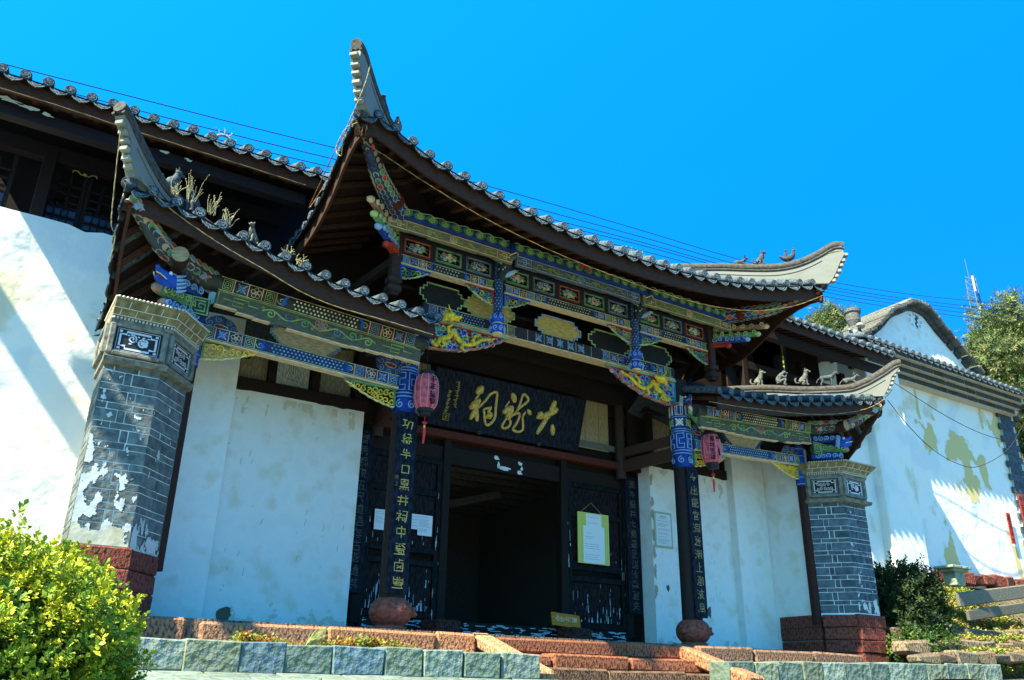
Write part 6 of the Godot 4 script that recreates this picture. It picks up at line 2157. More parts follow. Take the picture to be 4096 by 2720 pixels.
	g.cbox(f * V(0, 0.1, 0), V(0.54, 0.2, 0.025), 0.004, f.basis)
	obj("board", g, "wood_long", o)
	g = G.new()
	g.col = Color(0.7, 0.62, 0.42)
	for k in 5:
		glyph(g, f.translated_local(V(0, 0, 0.013)), "请出示门票"[k], -0.17 + 0.085 * k, 0.115, 0.075, 0.008, 0.003)
	obj("pale_character", g, "plain", o)
	for s in 2:
		var x: float = [-1.19, 1.14][s]
		o = thing("door_stone", ["dark red square door stone at the left foot of the doorway", "dark red square door stone under the small wooden sign"][s], "door stone", V(x, 0.05, -1.15), "door stones")
		g = G.new()
		g.col = Color(0.13, 0.04, 0.03)
		g.cbox(V(x, 0.145, -1.17), V(0.48, 0.19, 0.34), 0.02, Basis(Vector3.UP, 0.35), 0.006, s)
		obj("block", g, "sandstone", o)
	# ---- rope lights slung below the eaves
	rope("rope_light", PackedVector3Array([V(-4.22, 5.56, 1.9), V(-4.05, 5.4, 1.78), V(-3.75, 5.33, 1.74), V(-3.3, 5.2, 1.72), V(-2.75, 5.06, 1.7), V(-2.18, 4.93, 1.7), V(-1.3, 4.80, 1.7), V(-0.4, 4.73, 1.7), V(0.6, 4.70, 1.7), V(1.6, 4.74, 1.7), V(2.6, 4.9, 1.72), V(3.5, 5.2, 1.78), V(4.1, 5.5, 1.9)]), Color(0.5, 0.3, 0.08), "yellowish twisted rope light slung below the main roof's front eave")
	rope("rope_light", PackedVector3Array([V(-6.45, 4.5, 1.2), V(-6.2, 4.3, 1.17), V(-5.95, 4.15, 1.13), V(-5.55, 3.98, 1.1), V(-5.2, 3.86, 1.08), V(-4.84, 3.75, 1.07), V(-4.37, 3.6, 1.05), V(-3.9, 3.54, 1.02), V(-3.3, 3.53, 1.0), V(-2.6, 3.52, 0.95)]), Color(0.6, 0.45, 0.22), "pale rope light slung below the left wing roof's front eave")
	rope("rope_light", PackedVector3Array([V(2.2, 3.53, 0.98), V(2.8, 3.55, 1.02), V(3.4, 3.6, 1.05), V(4.4, 3.7, 1.07), V(5.2, 3.85, 1.1), V(5.9, 4.05, 1.14), V(6.35, 4.28, 1.2), V(6.55, 4.5, 1.3)]), Color(0.55, 0.4, 0.16), "pale rope light slung below the right wing roof's front eave")
	rope("rope_light", PackedVector3Array([V(-6.63, 5.02, 1.42), V(-6.6, 4.6, 1.38), V(-6.53, 4.0, 1.25), V(-6.49, 3.74, 1.2), V(-6.43, 3.64, 1.16), V(-6.42, 3.4, 1.05)]), Color(0.6, 0.45, 0.2), "rope light hanging straight down from the left wing roof's upturned tip")
	rope("rope_light", PackedVector3Array([V(-4.2, 6.26, 2.12), V(-4.24, 6.12, 2.2), V(-4.27, 5.9, 2.2), V(-4.32, 5.6, 2.1), V(-4.36, 5.3, 1.9), V(-4.3, 5.16, 1.7), V(-4.34, 5.3, 1.6), V(-4.3, 5.5, 1.75), V(-4.2, 5.56, 1.88)]), Color(0.6, 0.5, 0.28), "rope light hung from the main roof's tall left tip and looped at the corner")
	rope("rope_light", PackedVector3Array([V(-3.95, 5.80, 0.35), V(-4.22, 5.12, 0.4), V(-4.26, 5.25, 0.9), V(-4.28, 5.46, 1.5), V(-4.26, 5.56, 1.9)]), Color(0.42, 0.2, 0.06), "orange rope light along the main roof's left side eave")
	rope("rope_light", PackedVector3Array([V(-8.6, 5.66, 0.03), V(-7.4, 5.69, 0.03), V(-6.4, 5.68, 0.03), V(-5.2, 5.68, 0.03), V(-4.2, 5.68, 0.03)]), Color(0.45, 0.27, 0.1), "thin brown rope light along the left hall's eave")
	rope("rope_light", PackedVector3Array([V(4.1, 6.24, 1.95), V(4.27, 6.28, 2.12), V(4.36, 6.3, 2.2), V(4.39, 6.42, 2.2), V(4.36, 6.46, 2.1)]), Color(0.6, 0.42, 0.14), "yellow rope light wound round the main roof's right tip")

func rope(called: String, pts: PackedVector3Array, col: Color, label: String, r := 0.0048) -> void:
	var g := G.new()
	var sm := smooth(pts, 10)
	for s in 2:
		g.col = col * (0.6 if s == 0 else 0.3)
		var p := PackedVector3Array()
		for k in sm.size():
			var d := (sm[mini(k + 1, sm.size() - 1)] - sm[maxi(k - 1, 0)]).normalized()
			var u := d.cross(V(0.3, 0.2, 0.9)).normalized()
			p.append(sm[k] + (u * cos(k * 1.5 + PI * s) + d.cross(u) * sin(k * 1.5 + PI * s)) * r * 0.6)
		g.tube(p, PackedFloat32Array([r]), 5)
	single(called, g, "plain", label, "rope light", "rope lights along the eaves")

func paper_sheet(called: String, f: Transform3D, w: float, hgt: float, label: String, rows: int, sd: int) -> void:
	var o := thing(called, label, "notice", f.origin, "papers on the doors")
	var g := G.new()
	g.col = Color(0.68, 0.72, 0.74)
	g.box(f.origin, V(w, hgt, 0.002), Basis(V(0, 0, 1), 0.02 * (rnd(sd) - 0.5)))
	obj("sheet", g, "paper", o)
	g = G.new()
	g.col = Color(0.2, 0.22, 0.26)
	print_lines(g, f.translated_local(V(0, 0, 0.0012)), -w * 0.4, w * 0.4, hgt * 0.42, -hgt * 0.35, rows, sd)
	obj("print", g, "plain", o)

# a leaf sprig: n leaves round a short twig, each two triangles folded along its rib
func sprig(n: int, len: float, wid: float, spread: float, sd: int, cols: Array) -> Mesh:
	var g := G.new()
	for k in n:
		var a := k * 2.4 + sd
		var t := float(k) / n
		var base := V(0, t * len * 2.0, 0)
		var el := lerpf(0.25, 1.25, t) * spread
		var d := V(cos(a) * cos(el), sin(el), sin(a) * cos(el))
		var sd2 := d.cross(V(0, 1, 0.01)).normalized()
		var l := len * (0.75 + 0.5 * rnd(k * 3.1 + sd))
		var mid := base + d * l * 0.5 + V(0, 0.06 * l, 0)
		var tip := base + d * l - V(0, 0.12 * l, 0)
		g.col = cols[int(rnd(k * 7.7 + sd) * cols.size())]
		g.col = g.col * (0.8 + 0.4 * rnd(k * 1.3 + sd))
		g.quad(base, mid + sd2 * wid, tip, mid, Vector3.UP)
		g.quad(base, mid, tip, mid - sd2 * wid, Vector3.UP)
	return g.mesh(M.leaf)

func scatter(called: String, mesh: Mesh, xs: Array, parent: Node3D, tints := []) -> MultiMeshInstance3D:
	var mm := MultiMesh.new()
	mm.transform_format = MultiMesh.TRANSFORM_3D
	mm.use_colors = tints.size() > 0
	mm.mesh = mesh
	mm.instance_count = xs.size()
	for k in xs.size():
		mm.set_instance_transform(k, xs[k])
		if tints.size():
			mm.set_instance_color(k, tints[k])
	var o := MultiMeshInstance3D.new()
	o.name = numbered(parent, called)
	o.multimesh = mm
	parent.add_child(o, true)
	o.global_transform = Transform3D()
	stuff(o)
	return o

var seedn := 1.0
func r01() -> float:
	seedn += 1.0
	return fposmod(sin(seedn * 12.9898 + 4.1) * 43758.5453 + sin(seedn * 0.7331) * 911.37, 1.0)

func rdir() -> Vector3:
	var y := r01() * 2.0 - 1.0
	var a := r01() * TAU
	return V(cos(a) * sqrt(1 - y * y), y, sin(a) * sqrt(1 - y * y))

func grow(at: Vector3, up: Vector3, s: float) -> Transform3D:
	var x := up.cross(V(r01() - 0.5, r01() - 0.5, r01() - 0.5)).normalized()
	return Transform3D(Basis(x, up, x.cross(up)) * s, at)

# a rounded shrub: sprigs over its surface and inside it, more upright on top; stems within
func shrub(called: String, label: String, c: Vector3, r: Vector3, count: int, variants: Array, sub: Array, size: float, dark: Color) -> void:
	var o := thing(called, label, "bush", c - V(0, r.y, 0))
	var g := G.new()
	g.col = Color(0.09, 0.06, 0.035)
	for k in 26:
		var d := rdir(); d.y = absf(d.y) * 0.9 + 0.15
		var b := c - V(0, r.y * 0.95, 0) + V((r01() - 0.5) * r.x, 0, (r01() - 0.5) * r.z) * 0.7
		var e := c + V(d.x * r.x, d.y * r.y, d.z * r.z) * 0.85
		g.tube(smooth(PackedVector3Array([b, b.lerp(e, 0.5) + V(r01() - 0.5, 0.1, r01() - 0.5) * 0.15, e]), 3), PackedFloat32Array([0.016, 0.014, 0.012, 0.01, 0.008, 0.006, 0.004]), 5)
	obj("stem", g, "bark", o)
	var lists := []
	var tints := []
	for v in variants.size():
		lists.append([]); tints.append([])
	for k in count:
		var d := rdir()
		var q := V(signf(d.x) * pow(absf(d.x), 0.8), signf(d.y) * pow(absf(d.y), 0.8), signf(d.z) * pow(absf(d.z), 0.8))
		var lump := 1.0 + 0.09 * sin(d.x * 9.0 + d.y * 7.0) * cos(d.z * 8.0 + d.y * 3.0) + 0.07 * sin(d.x * 21.0 + d.z * 17.0) * cos(d.y * 19.0)
		var depth := 1.0 - 0.3 * pow(r01(), 2.0) if k % 4 else 0.5 + 0.4 * r01()
		var p := c + V(q.x * r.x, q.y * r.y, q.z * r.z) * lump * depth
		if k % 37 == 0 and d.y > 0.1:
			p += V(0, 0.04 + 0.08 * r01(), 0)
		var up := (d * 0.7 + V(0, 0.55, 0) + rdir() * 0.55).normalized()
		var v := int(r01() * variants.size())
		lists[v].append(grow(p, up, size * (0.55 + 0.9 * r01())))
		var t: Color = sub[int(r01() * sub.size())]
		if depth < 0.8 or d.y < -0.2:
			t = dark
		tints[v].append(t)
	for v in variants.size():
		scatter("foliage", variants[v], lists[v], o, tints[v])

func garden() -> void:
	# ---- the clipped hedge at the left, young golden leaves over green
	var W := [Color(1, 1, 1)]
	var v := [sprig(10, 0.04, 0.011, 1.0, 1, W), sprig(8, 0.044, 0.012, 0.8, 2, W), sprig(12, 0.036, 0.0105, 1.1, 3, W)]
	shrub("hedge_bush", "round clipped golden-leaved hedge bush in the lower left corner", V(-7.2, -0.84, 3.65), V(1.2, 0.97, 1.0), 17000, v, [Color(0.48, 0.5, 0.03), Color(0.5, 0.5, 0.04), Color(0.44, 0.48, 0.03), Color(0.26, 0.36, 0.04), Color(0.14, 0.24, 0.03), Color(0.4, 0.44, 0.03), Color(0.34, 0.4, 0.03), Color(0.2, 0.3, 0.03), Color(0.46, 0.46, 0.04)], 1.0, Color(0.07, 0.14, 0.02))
	# ---- the dark shrub by the right pillar
	v = [sprig(10, 0.05, 0.012, 0.9, 11, W), sprig(9, 0.055, 0.012, 0.7, 12, W)]
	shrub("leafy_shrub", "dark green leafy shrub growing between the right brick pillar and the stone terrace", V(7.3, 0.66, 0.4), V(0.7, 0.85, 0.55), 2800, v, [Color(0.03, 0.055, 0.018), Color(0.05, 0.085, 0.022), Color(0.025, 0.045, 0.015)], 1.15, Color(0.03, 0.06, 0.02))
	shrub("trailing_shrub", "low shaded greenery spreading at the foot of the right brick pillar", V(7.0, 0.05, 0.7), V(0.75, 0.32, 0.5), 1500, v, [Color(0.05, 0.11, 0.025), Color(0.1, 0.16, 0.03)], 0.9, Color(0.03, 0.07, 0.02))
	# ---- the bank behind it
	var g := G.new()
	g.col = Color(0.2, 0.15, 0.08)
	var prof := [[2.2, -0.5], [1.35, -0.35], [1.3, -0.06], [0.95, -0.02], [0.9, 0.16], [0.45, 0.26], [0.2, 0.5], [-0.3, 0.95], [-1.2, 1.5], [-1.4, 1.6]]
	for i in 9:
		for j in prof.size() - 1:
			var x0 := 5.9 + i * 1.1
			var p := func(a: int, b: int) -> Vector3:
				var x := 5.9 + a * 1.1
				var k := clampf((x - 5.9) / 1.6, 0.0, 1.0)
				return V(x, lerpf(-0.4, prof[b][1] + 0.03 * (x - 7.5) + 0.03 * sin(x * 5.0 + b), k), prof[b][0])
			g.quad(p.call(i, j), p.call(i + 1, j), p.call(i + 1, j + 1), p.call(i, j + 1), Vector3.UP)
	structure(obj("garden_bank", g, "soil"))
	# rough terrace stones
	var tr := thing("terrace_wall", "low rough stone terraces overgrown with dry ground cover at the right", "terrace wall", V(8, -0.3, 1.2))
	for row in 3:
		for k in 9:
			g = G.new()
			g.col = Color(0.22, 0.18, 0.12).lerp(Color(0.2, 0.11, 0.07), rnd(row * 5.0 + k) * 0.6) * (0.8 + 0.4 * rnd(k * 3.0 + row))
			var w := 0.42 + 0.25 * rnd(k * 2.2 + row)
			var y: float = [-0.12, 0.08, 0.3][row]
			var z: float = [1.42, 1.02, 0.6][row]
			g.cbox(V(5.95 + row * 0.35 + k * 0.52, y + 0.02 * k, z), V(w, 0.19, 0.3), 0.035, Basis(Vector3.UP, 0.1 * (rnd(k) - 0.5)), 0.035, row * 11 + k)
			obj("terrace_stone", g, "sandstone", tr)
	# two weathered planks retaining the bank
	for k in 2:
		g = G.new()
		g.col = Color(0.2, 0.19, 0.14) * [1.0, 0.8][k]
		g.bar(V(8.75 + 0.2 * k, 1.02 - 0.27 * k, 0.5 + 0.02 * k), V(11.8, 1.42 - 0.3 * k, 0.42 + 0.02 * k), 0.07, 0.26 if k == 0 else 0.2, 0.02)
		single("retaining_plank", g, "wood_long", ["upper grey weathered retaining plank on the bank at the right edge", "lower grey weathered retaining plank on the bank at the right edge"][k], "plank", "retaining planks")
	g = G.new()
	g.col = Color(0.3, 0.32, 0.24)
	g.cbox(V(8.78, 1.6, 0.5), V(0.62, 0.05, 0.4), 0.01); g.cbox(V(8.78, 1.55, 0.5), V(0.5, 0.06, 0.32), 0.01); g.cbox(V(8.78, 1.4, 0.5), V(0.3, 0.26, 0.24), 0.01)
	single("stone_pedestal", g, "slate", "small grey stone pedestal with a flat top behind the dark shrub", "pedestal")
	# ground cover
	v = [sprig(8, 0.035, 0.012, 0.7, 21, W), sprig(7, 0.04, 0.01, 0.5, 22, W)]
	var xs := [[], []]
	var tn := [[], []]
	for k in 13000:
		var x := 6.6 + 4.6 * r01()
		var j := r01() * 7.0
		var i := int(j) + 1
		var kk := clampf((x - 5.9) / 1.6, 0.0, 1.0)
		var a: Array = prof[i]; var b: Array = prof[mini(i + 1, prof.size() - 1)]
		var t := j - int(j)
		var y := lerpf(-0.4, lerpf(a[1], b[1], t) + 0.03 * (x - 7.5), kk) + 0.02
		var dens := sin(x * 3.1) * sin(j * 2.3 + x) + 0.35 * sin(x * 9.0)
		if dens < -0.6:
			continue
		var q := k % 2
		xs[q].append(grow(V(x, y + 0.05 * r01(), lerpf(a[0], b[0], t) + 0.12), (V(0, 1, 0.3) + rdir() * 0.5).normalized(), 0.8 + 0.9 * r01()))
		var dry := r01()
		tn[q].append(Color(0.36, 0.27, 0.08) if dry < 0.4 else (Color(0.24, 0.3, 0.05) if dry < 0.8 else (Color(0.12, 0.2, 0.03) if dry < 0.97 else Color(0.5, 0.05, 0.06))))
	for q in 2:
		var sc := scatter("ground_cover", v[q], xs[q], self, tn[q])
		tag(sc, "dry yellow-green ground cover on the terraces at the right", "ground cover")
	# moss and weeds at the foot of the platform at the left
	xs = [[], []]; tn = [[], []]
	for k in 420:
		var x := -4.75 + 1.9 * r01()
		var q := k % 2
		xs[q].append(grow(V(x, -0.3 + 0.03 * r01(), 1.62 - 0.25 * r01()), (V(0, 1, 0.2) + rdir() * 0.6).normalized(), (0.5 + 0.5 * r01()) * (1.0 + 0.5 * sin(x * 5.0))))
		tn[q].append(Color(0.32, 0.26, 0.04) if r01() < 0.5 else (Color(0.3, 0.1, 0.03) if r01() < 0.5 else Color(0.16, 0.24, 0.04)))
	for q in 2:
		tag(scatter("low_weeds", v[q], xs[q], self, tn[q]), "low yellow and rusty weeds growing on the left kerb before the platform stones", "weeds")
	g = G.new()
	g.col = Color(0.3, 0.36, 0.12)
	for k in 40:
		var b := V(-4.1 + 0.05 * r01(), -0.3, 1.6)
		var e := b + V(0.05 + 0.2 * r01(), 0.06 + 0.14 * r01(), 0.1 * (r01() - 0.5))
		g.tube(PackedVector3Array([b, b.lerp(e, 0.5) + V(0, 0.02, 0), e]), PackedFloat32Array([0.003, 0.003, 0.001]), 3)
	single("grass_tuft", g, "plain", "feathery pale green tuft leaning on the left kerb", "grass tuft")
	# ---- dry weeds on the left wing roof
	var places := [[-5.93, 4.44, 0.95, 0.22, 1], [-5.74, 4.42, 0.95, 0.4, 0], [-5.5, 4.33, 0.95, 0.3, 1], [-5.3, 4.26, 0.95, 0.24, 1], [-4.55, 4.06, 0.9, 0.2, 0], [-4.4, 4.02, 0.9, 0.14, 1]]
	for k in places.size():
		var p: Array = places[k]
		g = G.new()
		for j in 13:
			var b := V(p[0] + 0.1 * (r01() - 0.5), p[1], p[2] + 0.06 * (r01() - 0.5))
			var e := b + V(0.16 * (r01() - 0.4), p[3] * (0.35 + 0.65 * r01()), 0.06 * (r01() - 0.5))
			var m := b.lerp(e, 0.6) + V(0.03 * (r01() - 0.5), 0.02, 0)
			g.col = Color(0.5, 0.46, 0.25) * (0.7 + 0.5 * r01())
			g.tube(PackedVector3Array([b, m, e]), PackedFloat32Array([0.0028, 0.0022, 0.0015]), 3)
			for q in 3:
				g.ell(m.lerp(e, q / 2.0) + V(0.006, 0, 0), Vector3.ONE * 0.0045, Basis(), 4, 3)
		single("dry_weeds", g, "plain", ["low seedy weeds beside the dog figure on the left wing roof", "tallest single stalk of dry weeds on the left wing roof", "branching dry weeds right of the tallest stalk on the left wing roof", "drooping dry weeds halfway along the left wing roof", "upright straw-coloured weeds near the middle of the left wing roof's eave", "shortest weeds, last towards the inner end of the left wing roof"][k], "weeds", "weeds on the left wing roof")

func tree(called: String, label: String, base: Vector3, crown: Array, col: Array, clump: Array, count: int, size: float) -> void:
	var o := thing(called, label, "tree", base)
	var g := G.new()
	g.col = Color(0.2, 0.16, 0.11)
	var top: Vector3 = crown[0][0]
	var trunk := smooth(PackedVector3Array([base, base.lerp(top, 0.5) + V(0.2, 0, 0.1), top]), 4)
	var rr := PackedFloat32Array()
	for k in trunk.size():
		rr.append(lerpf(0.035, 0.01, float(k) / trunk.size()) * base.distance_to(top))
	g.tube(trunk, rr, 8)
	for c in crown:
		var s: Vector3 = trunk[int(trunk.size() * 0.5)].lerp(trunk[trunk.size() - 1], r01())
		g.tube(smooth(PackedVector3Array([s, s.lerp(c[0], 0.5) + V(0, -0.1, 0), c[0]]), 3), PackedFloat32Array([0.1, 0.09, 0.07, 0.06, 0.05, 0.03, 0.02]), 5)
	obj("trunk", g, "bark", o)
	var lists := []; var tn := []
	for k in clump.size():
		lists.append([]); tn.append([])
	for k in count:
		var c: Array = crown[int(r01() * crown.size())]
		var d := rdir()
		var q := pow(r01(), 0.4)
		var lump := 0.75 + 0.35 * sin(d.x * 6.0 + k % 3) * cos(d.y * 7.0 + d.z * 5.0)
		var p: Vector3 = c[0] + d * q * lump * float(c[1]) * V(1.0, 0.85, 1.0)
		var v := k % clump.size()
		lists[v].append(grow(p, (d + V(0, -0.2, 0) + rdir() * 0.7).normalized(), size * (0.7 + 0.7 * r01())))
		tn[v].append(col[int(r01() * col.size())])
	for k in clump.size():
		scatter("crown", clump[k], lists[k], o, tn[k])

func distance() -> void:
	var W := [Color(1, 1, 1)]
	var cl := [sprig(16, 0.2, 0.026, 0.9, 31, W), sprig(14, 0.22, 0.024, 0.7, 32, W), sprig(18, 0.17, 0.026, 1.0, 33, W)]
	var gum := [Color(0.13, 0.19, 0.07), Color(0.18, 0.24, 0.08), Color(0.08, 0.13, 0.06), Color(0.22, 0.23, 0.1)]
	tree("eucalyptus_tree", "tall grey-green eucalyptus behind the house roofs at the right edge", V(31, 0, -9), [[V(31.2, 15.2, -8), 2.0], [V(29.0, 12.6, -8), 1.9], [V(31.6, 12.5, -8), 2.2], [V(28.6, 10.6, -7.6), 1.5], [V(30.6, 9.6, -7.8), 2.0], [V(33.2, 14.0, -9), 2.2], [V(33.0, 10.4, -8.5), 2.2], [V(30.0, 14.0, -8.4), 1.1], [V(29.5, 7.4, -7.4), 1.8], [V(31.5, 6.5, -7.4), 1.8]], gum, cl, 9000, 0.85)
	tree("eucalyptus_tree", "loose-crowned tree between the main roof's right tip and the curved gable", V(18, 0, -9), [[V(18.3, 12.2, -8.2), 0.95], [V(17.2, 11.4, -8), 0.85], [V(18.6, 11.0, -8), 1.0], [V(16.3, 10.9, -8), 0.7], [V(17.8, 10.2, -8), 1.1]], gum, cl, 3200, 0.5)
	tree("eucalyptus_tree", "small yellow-green tree top showing just above the middle of the main eave", V(14, 0, -14.5), [[V(13.9, 16.1, -14.2), 0.62], [V(14.5, 15.7, -14.2), 0.5], [V(13.6, 15.2, -14.2), 0.9]], [Color(0.36, 0.4, 0.05), Color(0.28, 0.34, 0.05)], cl, 1500, 0.36)
	# ---- the radio mast
	var g := G.new()
	var o := thing("radio_mast", "grey lattice radio mast with white antennas rising behind the right-hand trees", "radio mast", V(72.2, 20, -30))
	g.col = Color(0.1, 0.15, 0.22)
	var b := V(72.2, 20, -30)
	for k in 3:
		var a := TAU * k / 3.0 + 0.4
		g.tube(PackedVector3Array([b + V(cos(a), 0, sin(a)) * 0.9, V(72.3, 38.4, -30) + V(cos(a), 0, sin(a)) * 0.5]), PackedFloat32Array([0.07]), 5)
	for k in 26:
		var y := 20.5 + k * 0.7
		var q := lerpf(0.9, 0.5, (y - 20) / 18.4)
		for j in 3:
			var a := TAU * j / 3.0 + 0.4; var a2 := TAU * (j + 1) / 3.0 + 0.4
			g.tube(PackedVector3Array([V(72.25, y, -30) + V(cos(a), 0, sin(a)) * q, V(72.25, y + 0.7, -30) + V(cos(a2), 0, sin(a2)) * q]), PackedFloat32Array([0.035]), 4)
			g.tube(PackedVector3Array([V(72.25, y, -30) + V(cos(a), 0, sin(a)) * q, V(72.25, y, -30) + V(cos(a2), 0, sin(a2)) * q]), PackedFloat32Array([0.03]), 4)
	g.tube(PackedVector3Array([V(72.0, 38, -30), V(71.9, 40.4, -30)]), PackedFloat32Array([0.04]), 4)
	obj("lattice_frame", g, "metal", o)
	for q in [[71.5, 37.3, 1.7], [73.0, 34.2, 0.8], [71.7, 34.6, 0.7], [72.0, 32.4, 0.6]]:
		g = G.new()
		g.col = Color(0.5, 0.53, 0.56)
		g.cbox(V(q[0], q[1], -29.4), V(0.2, q[2], 0.14), 0.02)
		obj("antenna", g, "plain", o)
	# ---- a distant house
	o = thing("far_house", "small distant white house with a grey tiled roof, half behind the right tree", "house", V(36, 8, -13))
	g = G.new()
	g.col = LIME * 0.8
	g.box(V(36.5, 13.4, -13), V(4.6, 4.2, 2.0))
	obj("wall", g, "plaster", o)
	g = G.new()
	g.col = TILE
	g.cbox(V(36.0, 15.75, -12.8), V(6.2, 0.22, 3.2), 0.05, Basis(V(1, 0, 0), 0.35))
	obj("roof", g, "tile", o)
	g = G.new()
	g.col = Color(0.08, 0.14, 0.22)
	g.box(V(34.7, 14.9, -11.98), V(0.6, 0.8, 0.04))
	obj("window", g, "pane", o)

# a small roof figure from a chain of round forms: points with radii, limbs as tapering tubes
func figure(called: String, at: Vector3, s: float, yaw: float, pose: String, label: String, col := Color(0.2, 0.22, 0.22)) -> void:
	var g := G.new()
	g.col = col * 0.7
	s *= 0.88
	var B := Basis(Vector3.UP, yaw) * s
	var T := func(q: String, r: Array, sides: int) -> void:
		var p := PackedVector3Array()
		for w in q.split(";"):
			var c: PackedStringArray = w.split(",")
			p.append(at + B * V(float(c[0]), float(c[1]), float(c[2])))
		var sm := smooth(p, 3)
		var rr := PackedFloat32Array()
		for k in sm.size():
			var u := float(k) / (sm.size() - 1) * (r.size() - 1)
			rr.append(s * lerpf(r[int(u)], r[mini(int(u) + 1, r.size() - 1)], u - int(u)))
		g.tube(sm, PackedFloat32Array(rr), sides)
	var E := func(x: float, y: float, z: float, rx: float, ry: float, rz: float) -> void:
		g.ell(at + B * V(x, y, z), V(rx, ry, rz) * s, Basis(Vector3.UP, yaw), 8, 6)
	if pose == "sit":
		T.call("-0.25,0.18,0;-0.05,0.35,0;0.12,0.62,0;0.16,0.85,0", [0.16, 0.24, 0.17, 0.12], 8)
		E.call(0.22, 0.95, 0, 0.17, 0.13, 0.12)
		T.call("0.3,0.93,0;0.46,0.9,0", [0.08, 0.05], 6)
		for z in [-0.09, 0.09]:
			T.call("0.1,0.5,%f;0.18,0.25,%f;0.17,0.03,%f;0.27,0.03,%f" % [z, z, z, z], [0.08, 0.06, 0.05, 0.05], 6)
			T.call("-0.2,0.25,%f;0.0,0.2,%f;-0.12,0.04,%f;0.05,0.04,%f" % [z * 1.5, z * 1.7, z * 1.6, z * 1.6], [0.12, 0.1, 0.06, 0.05], 6)
			T.call("0.16,1.04,%f;0.12,1.15,%f" % [z * 0.8, z], [0.05, 0.02], 5)
		T.call("-0.3,0.15,0;-0.5,0.2,0;-0.52,0.45,0;-0.42,0.5,0", [0.06, 0.06, 0.05, 0.02], 6)
	elif pose == "stand" or pose == "lie":
		var y := 0.5 if pose == "stand" else 0.25
		T.call("-0.45,%f,0;-0.15,%f,0;0.2,%f,0;0.4,%f,0;0.5,%f,0" % [y, y + 0.04, y + 0.05, y + 0.2, y + 0.3], [0.15, 0.19, 0.2, 0.13, 0.1], 8)
		E.call(0.56, y + 0.36, 0, 0.16, 0.12, 0.11)
		T.call("0.6,%f,0;0.76,%f,0" % [y + 0.34, y + 0.3], [0.08, 0.05], 6)
		for z in [-0.1, 0.1]:
			if pose == "stand":
				T.call("0.25,0.45,%f;0.27,0.22,%f;0.26,0.03,%f" % [z, z, z], [0.1, 0.06, 0.05], 6)
				T.call("-0.38,0.45,%f;-0.3,0.28,%f;-0.42,0.15,%f;-0.4,0.03,%f" % [z, z, z, z], [0.12, 0.08, 0.05, 0.05], 6)
			else:
				T.call("0.25,0.2,%f;0.4,0.06,%f;0.6,0.05,%f" % [z * 1.4, z * 1.5, z * 1.4], [0.09, 0.06, 0.05], 6)
				T.call("-0.35,0.2,%f;-0.2,0.1,%f;-0.35,0.05,%f" % [z * 1.5, z * 1.8, z * 1.7], [0.12, 0.08, 0.05], 6)
			T.call("0.5,%f,%f;0.42,%f,%f" % [y + 0.46, z * 0.8, y + 0.58, z], [0.05, 0.02], 5)
			if pose == "lie":
				T.call("0.52,%f,%f;0.4,%f,%f;0.3,%f,%f" % [y + 0.44, z, y + 0.58, z * 1.8, y + 0.5, z * 2.4], [0.04, 0.035, 0.015], 5)
		T.call("-0.5,%f,0;-0.65,%f,0;-0.7,%f,0" % [y, y - 0.15, y - 0.3], [0.05, 0.045, 0.02], 6)
	elif pose == "crouch":
		T.call("-0.2,0.2,0;-0.22,0.5,0;-0.05,0.8,0;0.1,0.92,0", [0.2, 0.24, 0.17, 0.1], 8)
		E.call(0.16, 0.98, 0, 0.16, 0.14, 0.13)
		T.call("0.26,0.95,0;0.4,0.92,0", [0.07, 0.04], 6)
		for z in [-0.13, 0.13]:
			T.call("-0.2,0.25,%f;0.2,0.45,%f;0.1,0.06,%f;0.25,0.03,%f" % [z, z, z, z], [0.11, 0.1, 0.07, 0.06], 6)
			T.call("-0.02,0.72,%f;0.2,0.55,%f;0.28,0.75,%f" % [z * 1.2, z * 1.4, z * 0.5], [0.07, 0.06, 0.05], 6)
	else:       # a bird-like rider: a cock with a small figure on its back
		T.call("-0.55,0.5,0;-0.3,0.3,0;0.0,0.25,0;0.3,0.4,0;0.4,0.65,0;0.42,0.82,0", [0.05, 0.15, 0.24, 0.2, 0.11, 0.09], 8)
		E.call(0.45, 0.88, 0, 0.12, 0.1, 0.09)
		T.call("0.52,0.88,0;0.66,0.85,0", [0.05, 0.01], 5)
		T.call("0.4,0.97,0;0.45,1.05,0;0.5,0.98,0", [0.03, 0.04, 0.02], 5)
		T.call("-0.1,0.4,0;-0.12,0.65,0;-0.1,0.8,0", [0.13, 0.1, 0.05], 7)
		E.call(-0.1, 0.9, 0, 0.09, 0.1, 0.09)
		T.call("0.0,0.12,0;0.0,0.0,0", [0.12, 0.14], 8)
	single(called, g, "tile", label, "roof figure", "small clay figures on the roof ridges")

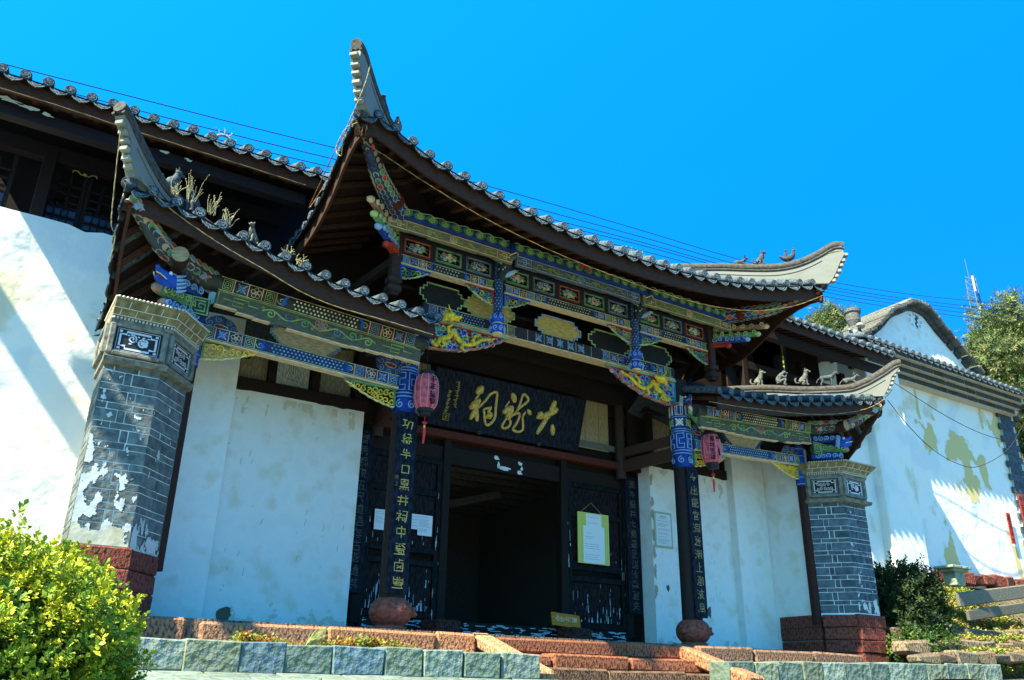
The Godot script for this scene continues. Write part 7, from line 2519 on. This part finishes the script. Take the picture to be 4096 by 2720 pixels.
func small_things() -> void:
	# figures along the hip ridges, facing outward along them
	var yr := -PI / 4.0
	var cl := Color(0.15, 0.165, 0.16)
	figure("roof_figure", V(4.9, 4.70, -0.32), 0.33, yr, "sit", "pale lion figure, innermost of the five on the right wing's ridge", Color(0.21, 0.22, 0.19))
	figure("roof_figure", V(5.2, 4.685, -0.02), 0.3, yr, "crouch", "hunched monkey figure hugging its knee on the right wing's ridge", cl)
	figure("roof_figure", V(5.47, 4.67, 0.25), 0.33, yr, "sit", "upright sitting dog figure, middle of the five on the right wing's ridge", Color(0.18, 0.19, 0.17))
	figure("roof_figure", V(5.76, 4.64, 0.54), 0.31, yr, "stand", "four-legged standing wolf figure on the right wing's ridge", Color(0.10, 0.12, 0.14))
	figure("roof_figure", V(6.03, 4.65, 0.81), 0.28, yr, "lie", "crouching ram figure nearest the tip of the right wing's ridge", cl)
	figure("roof_figure", V(3.21, 6.20, 0.97), 0.24, yr, "lie", "smallest lying beast, innermost of the three on the main roof's right ridge", Color(0.10, 0.10, 0.10))
	figure("roof_figure", V(3.46, 6.18, 1.22), 0.28, yr, "sit", "alert sitting dog, middle of the three on the main roof's right ridge", Color(0.11, 0.12, 0.12))
	figure("roof_figure", V(3.78, 6.19, 1.54), 0.28, yr, "ride", "cock with a rider, nearest the right tip on the main roof's ridge", Color(0.10, 0.10, 0.10))
	var yl := PI + PI / 4.0
	figure("roof_figure", V(-5.94, 4.6, 0.72), 0.34, 0.5, "sit", "horned dog-like figure beside the blade of the left wing's tip", Color(0.11, 0.14, 0.16))
	figure("roof_figure", V(-5.68, 4.42, 0.7), 0.28, yl, "crouch", "small hunched figure among the weeds on the left wing roof", Color(0.10, 0.12, 0.14))
	figure("roof_figure", V(-5.3, 4.3, 0.8), 0.22, yl, "sit", "small figure between two tile ends right of the weeds, left wing roof", Color(0.12, 0.14, 0.14))
	figure("roof_figure", V(-4.98, 4.16, 0.85), 0.26, yl, "sit", "pale figure rising behind the tile ends halfway along the left wing roof", Color(0.23, 0.23, 0.20))
	figure("roof_figure", V(-3.72, 6.13, 1.45), 0.3, yl, "sit", "dark figure silhouetted against the tall left tip of the main roof", Color(0.06, 0.07, 0.07))
	figure("roof_figure", V(-3.5, 6.02, 1.42), 0.2, yl, "crouch", "little light-topped figure just right of the main roof's left blade", Color(0.12, 0.12, 0.12))
	# cables across the sky
	for k in 5:
		var d: float = [0.0, -0.26, -0.42, -0.6, -0.8][k]
		var sag: float = [0.0, -0.04, -0.1, -0.08, -0.12][k]
		var g := G.new()
		g.col = Color(0.012, 0.03, 0.06)
		var p := smooth(PackedVector3Array([V(-14, 9.5 + d, -6), V(-8.5, 10.075 + d, -6), V(-3.73, 10.55 + d + sag, -6), V(2.0, 11.17 + d + sag, -6), V(6.8, 11.5 + d * 0.7 + sag, -6), V(11.0, 11.75 + d * 0.6 + sag, -6), V(15.4, 12.2 + d * 0.75, -6), V(20.5, 13.05 + d * 0.8, -6), V(26.6, 14.3 + d, -6), V(40, 17 + d, -6)]), 6)
		g.tube(p, PackedFloat32Array([0.011]), 5, false)
		single("power_cable", g, "plain", ["topmost of the cables crossing the sky behind the roofs", "second highest cable crossing the sky behind the roofs", "third highest cable, middle of the five behind the roofs", "fourth highest cable behind the roofs", "lowest of the cables crossing the sky behind the roofs"][k], "cable", "cables across the sky")
	wire(PackedVector3Array([V(8.6, 6.0, -0.55), V(9.53, 5.85, -0.6), V(11.5, 5.37, -0.6), V(13.2, 5.17, -0.6), V(15.2, 5.3, -0.6)]), "upper slack black cable crossing in front of the right hall's white wall")
	wire(PackedVector3Array([V(9.3, 5.35, -0.6), V(9.9, 4.88, -0.6), V(10.62, 4.48, -0.6), V(11.48, 4.27, -0.6), V(12.4, 4.31, -0.6), V(13.9, 4.96, -0.6), V(14.9, 5.9, -0.5)]), "lower looping cable that sags before the right hall's white wall")
	# red paper couplets on the right hall
	for k in 2:
		var x: float = [14.1, 14.84][k]; var y0: float = [2.77, 3.32][k]
		var o := thing("red_couplet", ["red paper strip with black writing on the right hall's wall, lower of the two", "red paper strip at the right edge of the picture, higher of the two"][k], "paper strip", V(x, y0, -1.03), "red paper strips")
		var g := G.new()
		g.col = Color(0.42, 0.04, 0.03)
		g.box(V(x, y0 + 0.36, -1.03), V(0.17, 0.74, 0.01))
		obj("strip", g, "paper", o)
		g = G.new()
		g.col = Color(0.03, 0.01, 0.01)
		column_text(g, fr(V(x, y0, -1.025)), "出上古中七", 0, 0.65, 0.14, 0.11, 0.02, 0.003)
		obj("black_character", g, "plain", o)
	# the foliage seen through the opening of the right hall's upper storey
	var v := [sprig(10, 0.09, 0.025, 0.9, 41, [Color(1, 1, 1)])]
	shrub("roof_garden_bush", "sunlit leaves seen through a gap in the right hall's timber storey", V(10.7, 7.4, -4.9), V(1.5, 0.9, 0.5), 1500, v, [Color(0.36, 0.42, 0.06)], 1.0, Color(0.3, 0.36, 0.06))

func wire(p: PackedVector3Array, label: String) -> void:
	var g := G.new()
	g.col = Color(0.03, 0.03, 0.035)
	g.tube(smooth(p, 6), PackedFloat32Array([0.008]), 5, false)
	single("hanging_cable", g, "plain", label, "cable", "slack cables on the right hall")
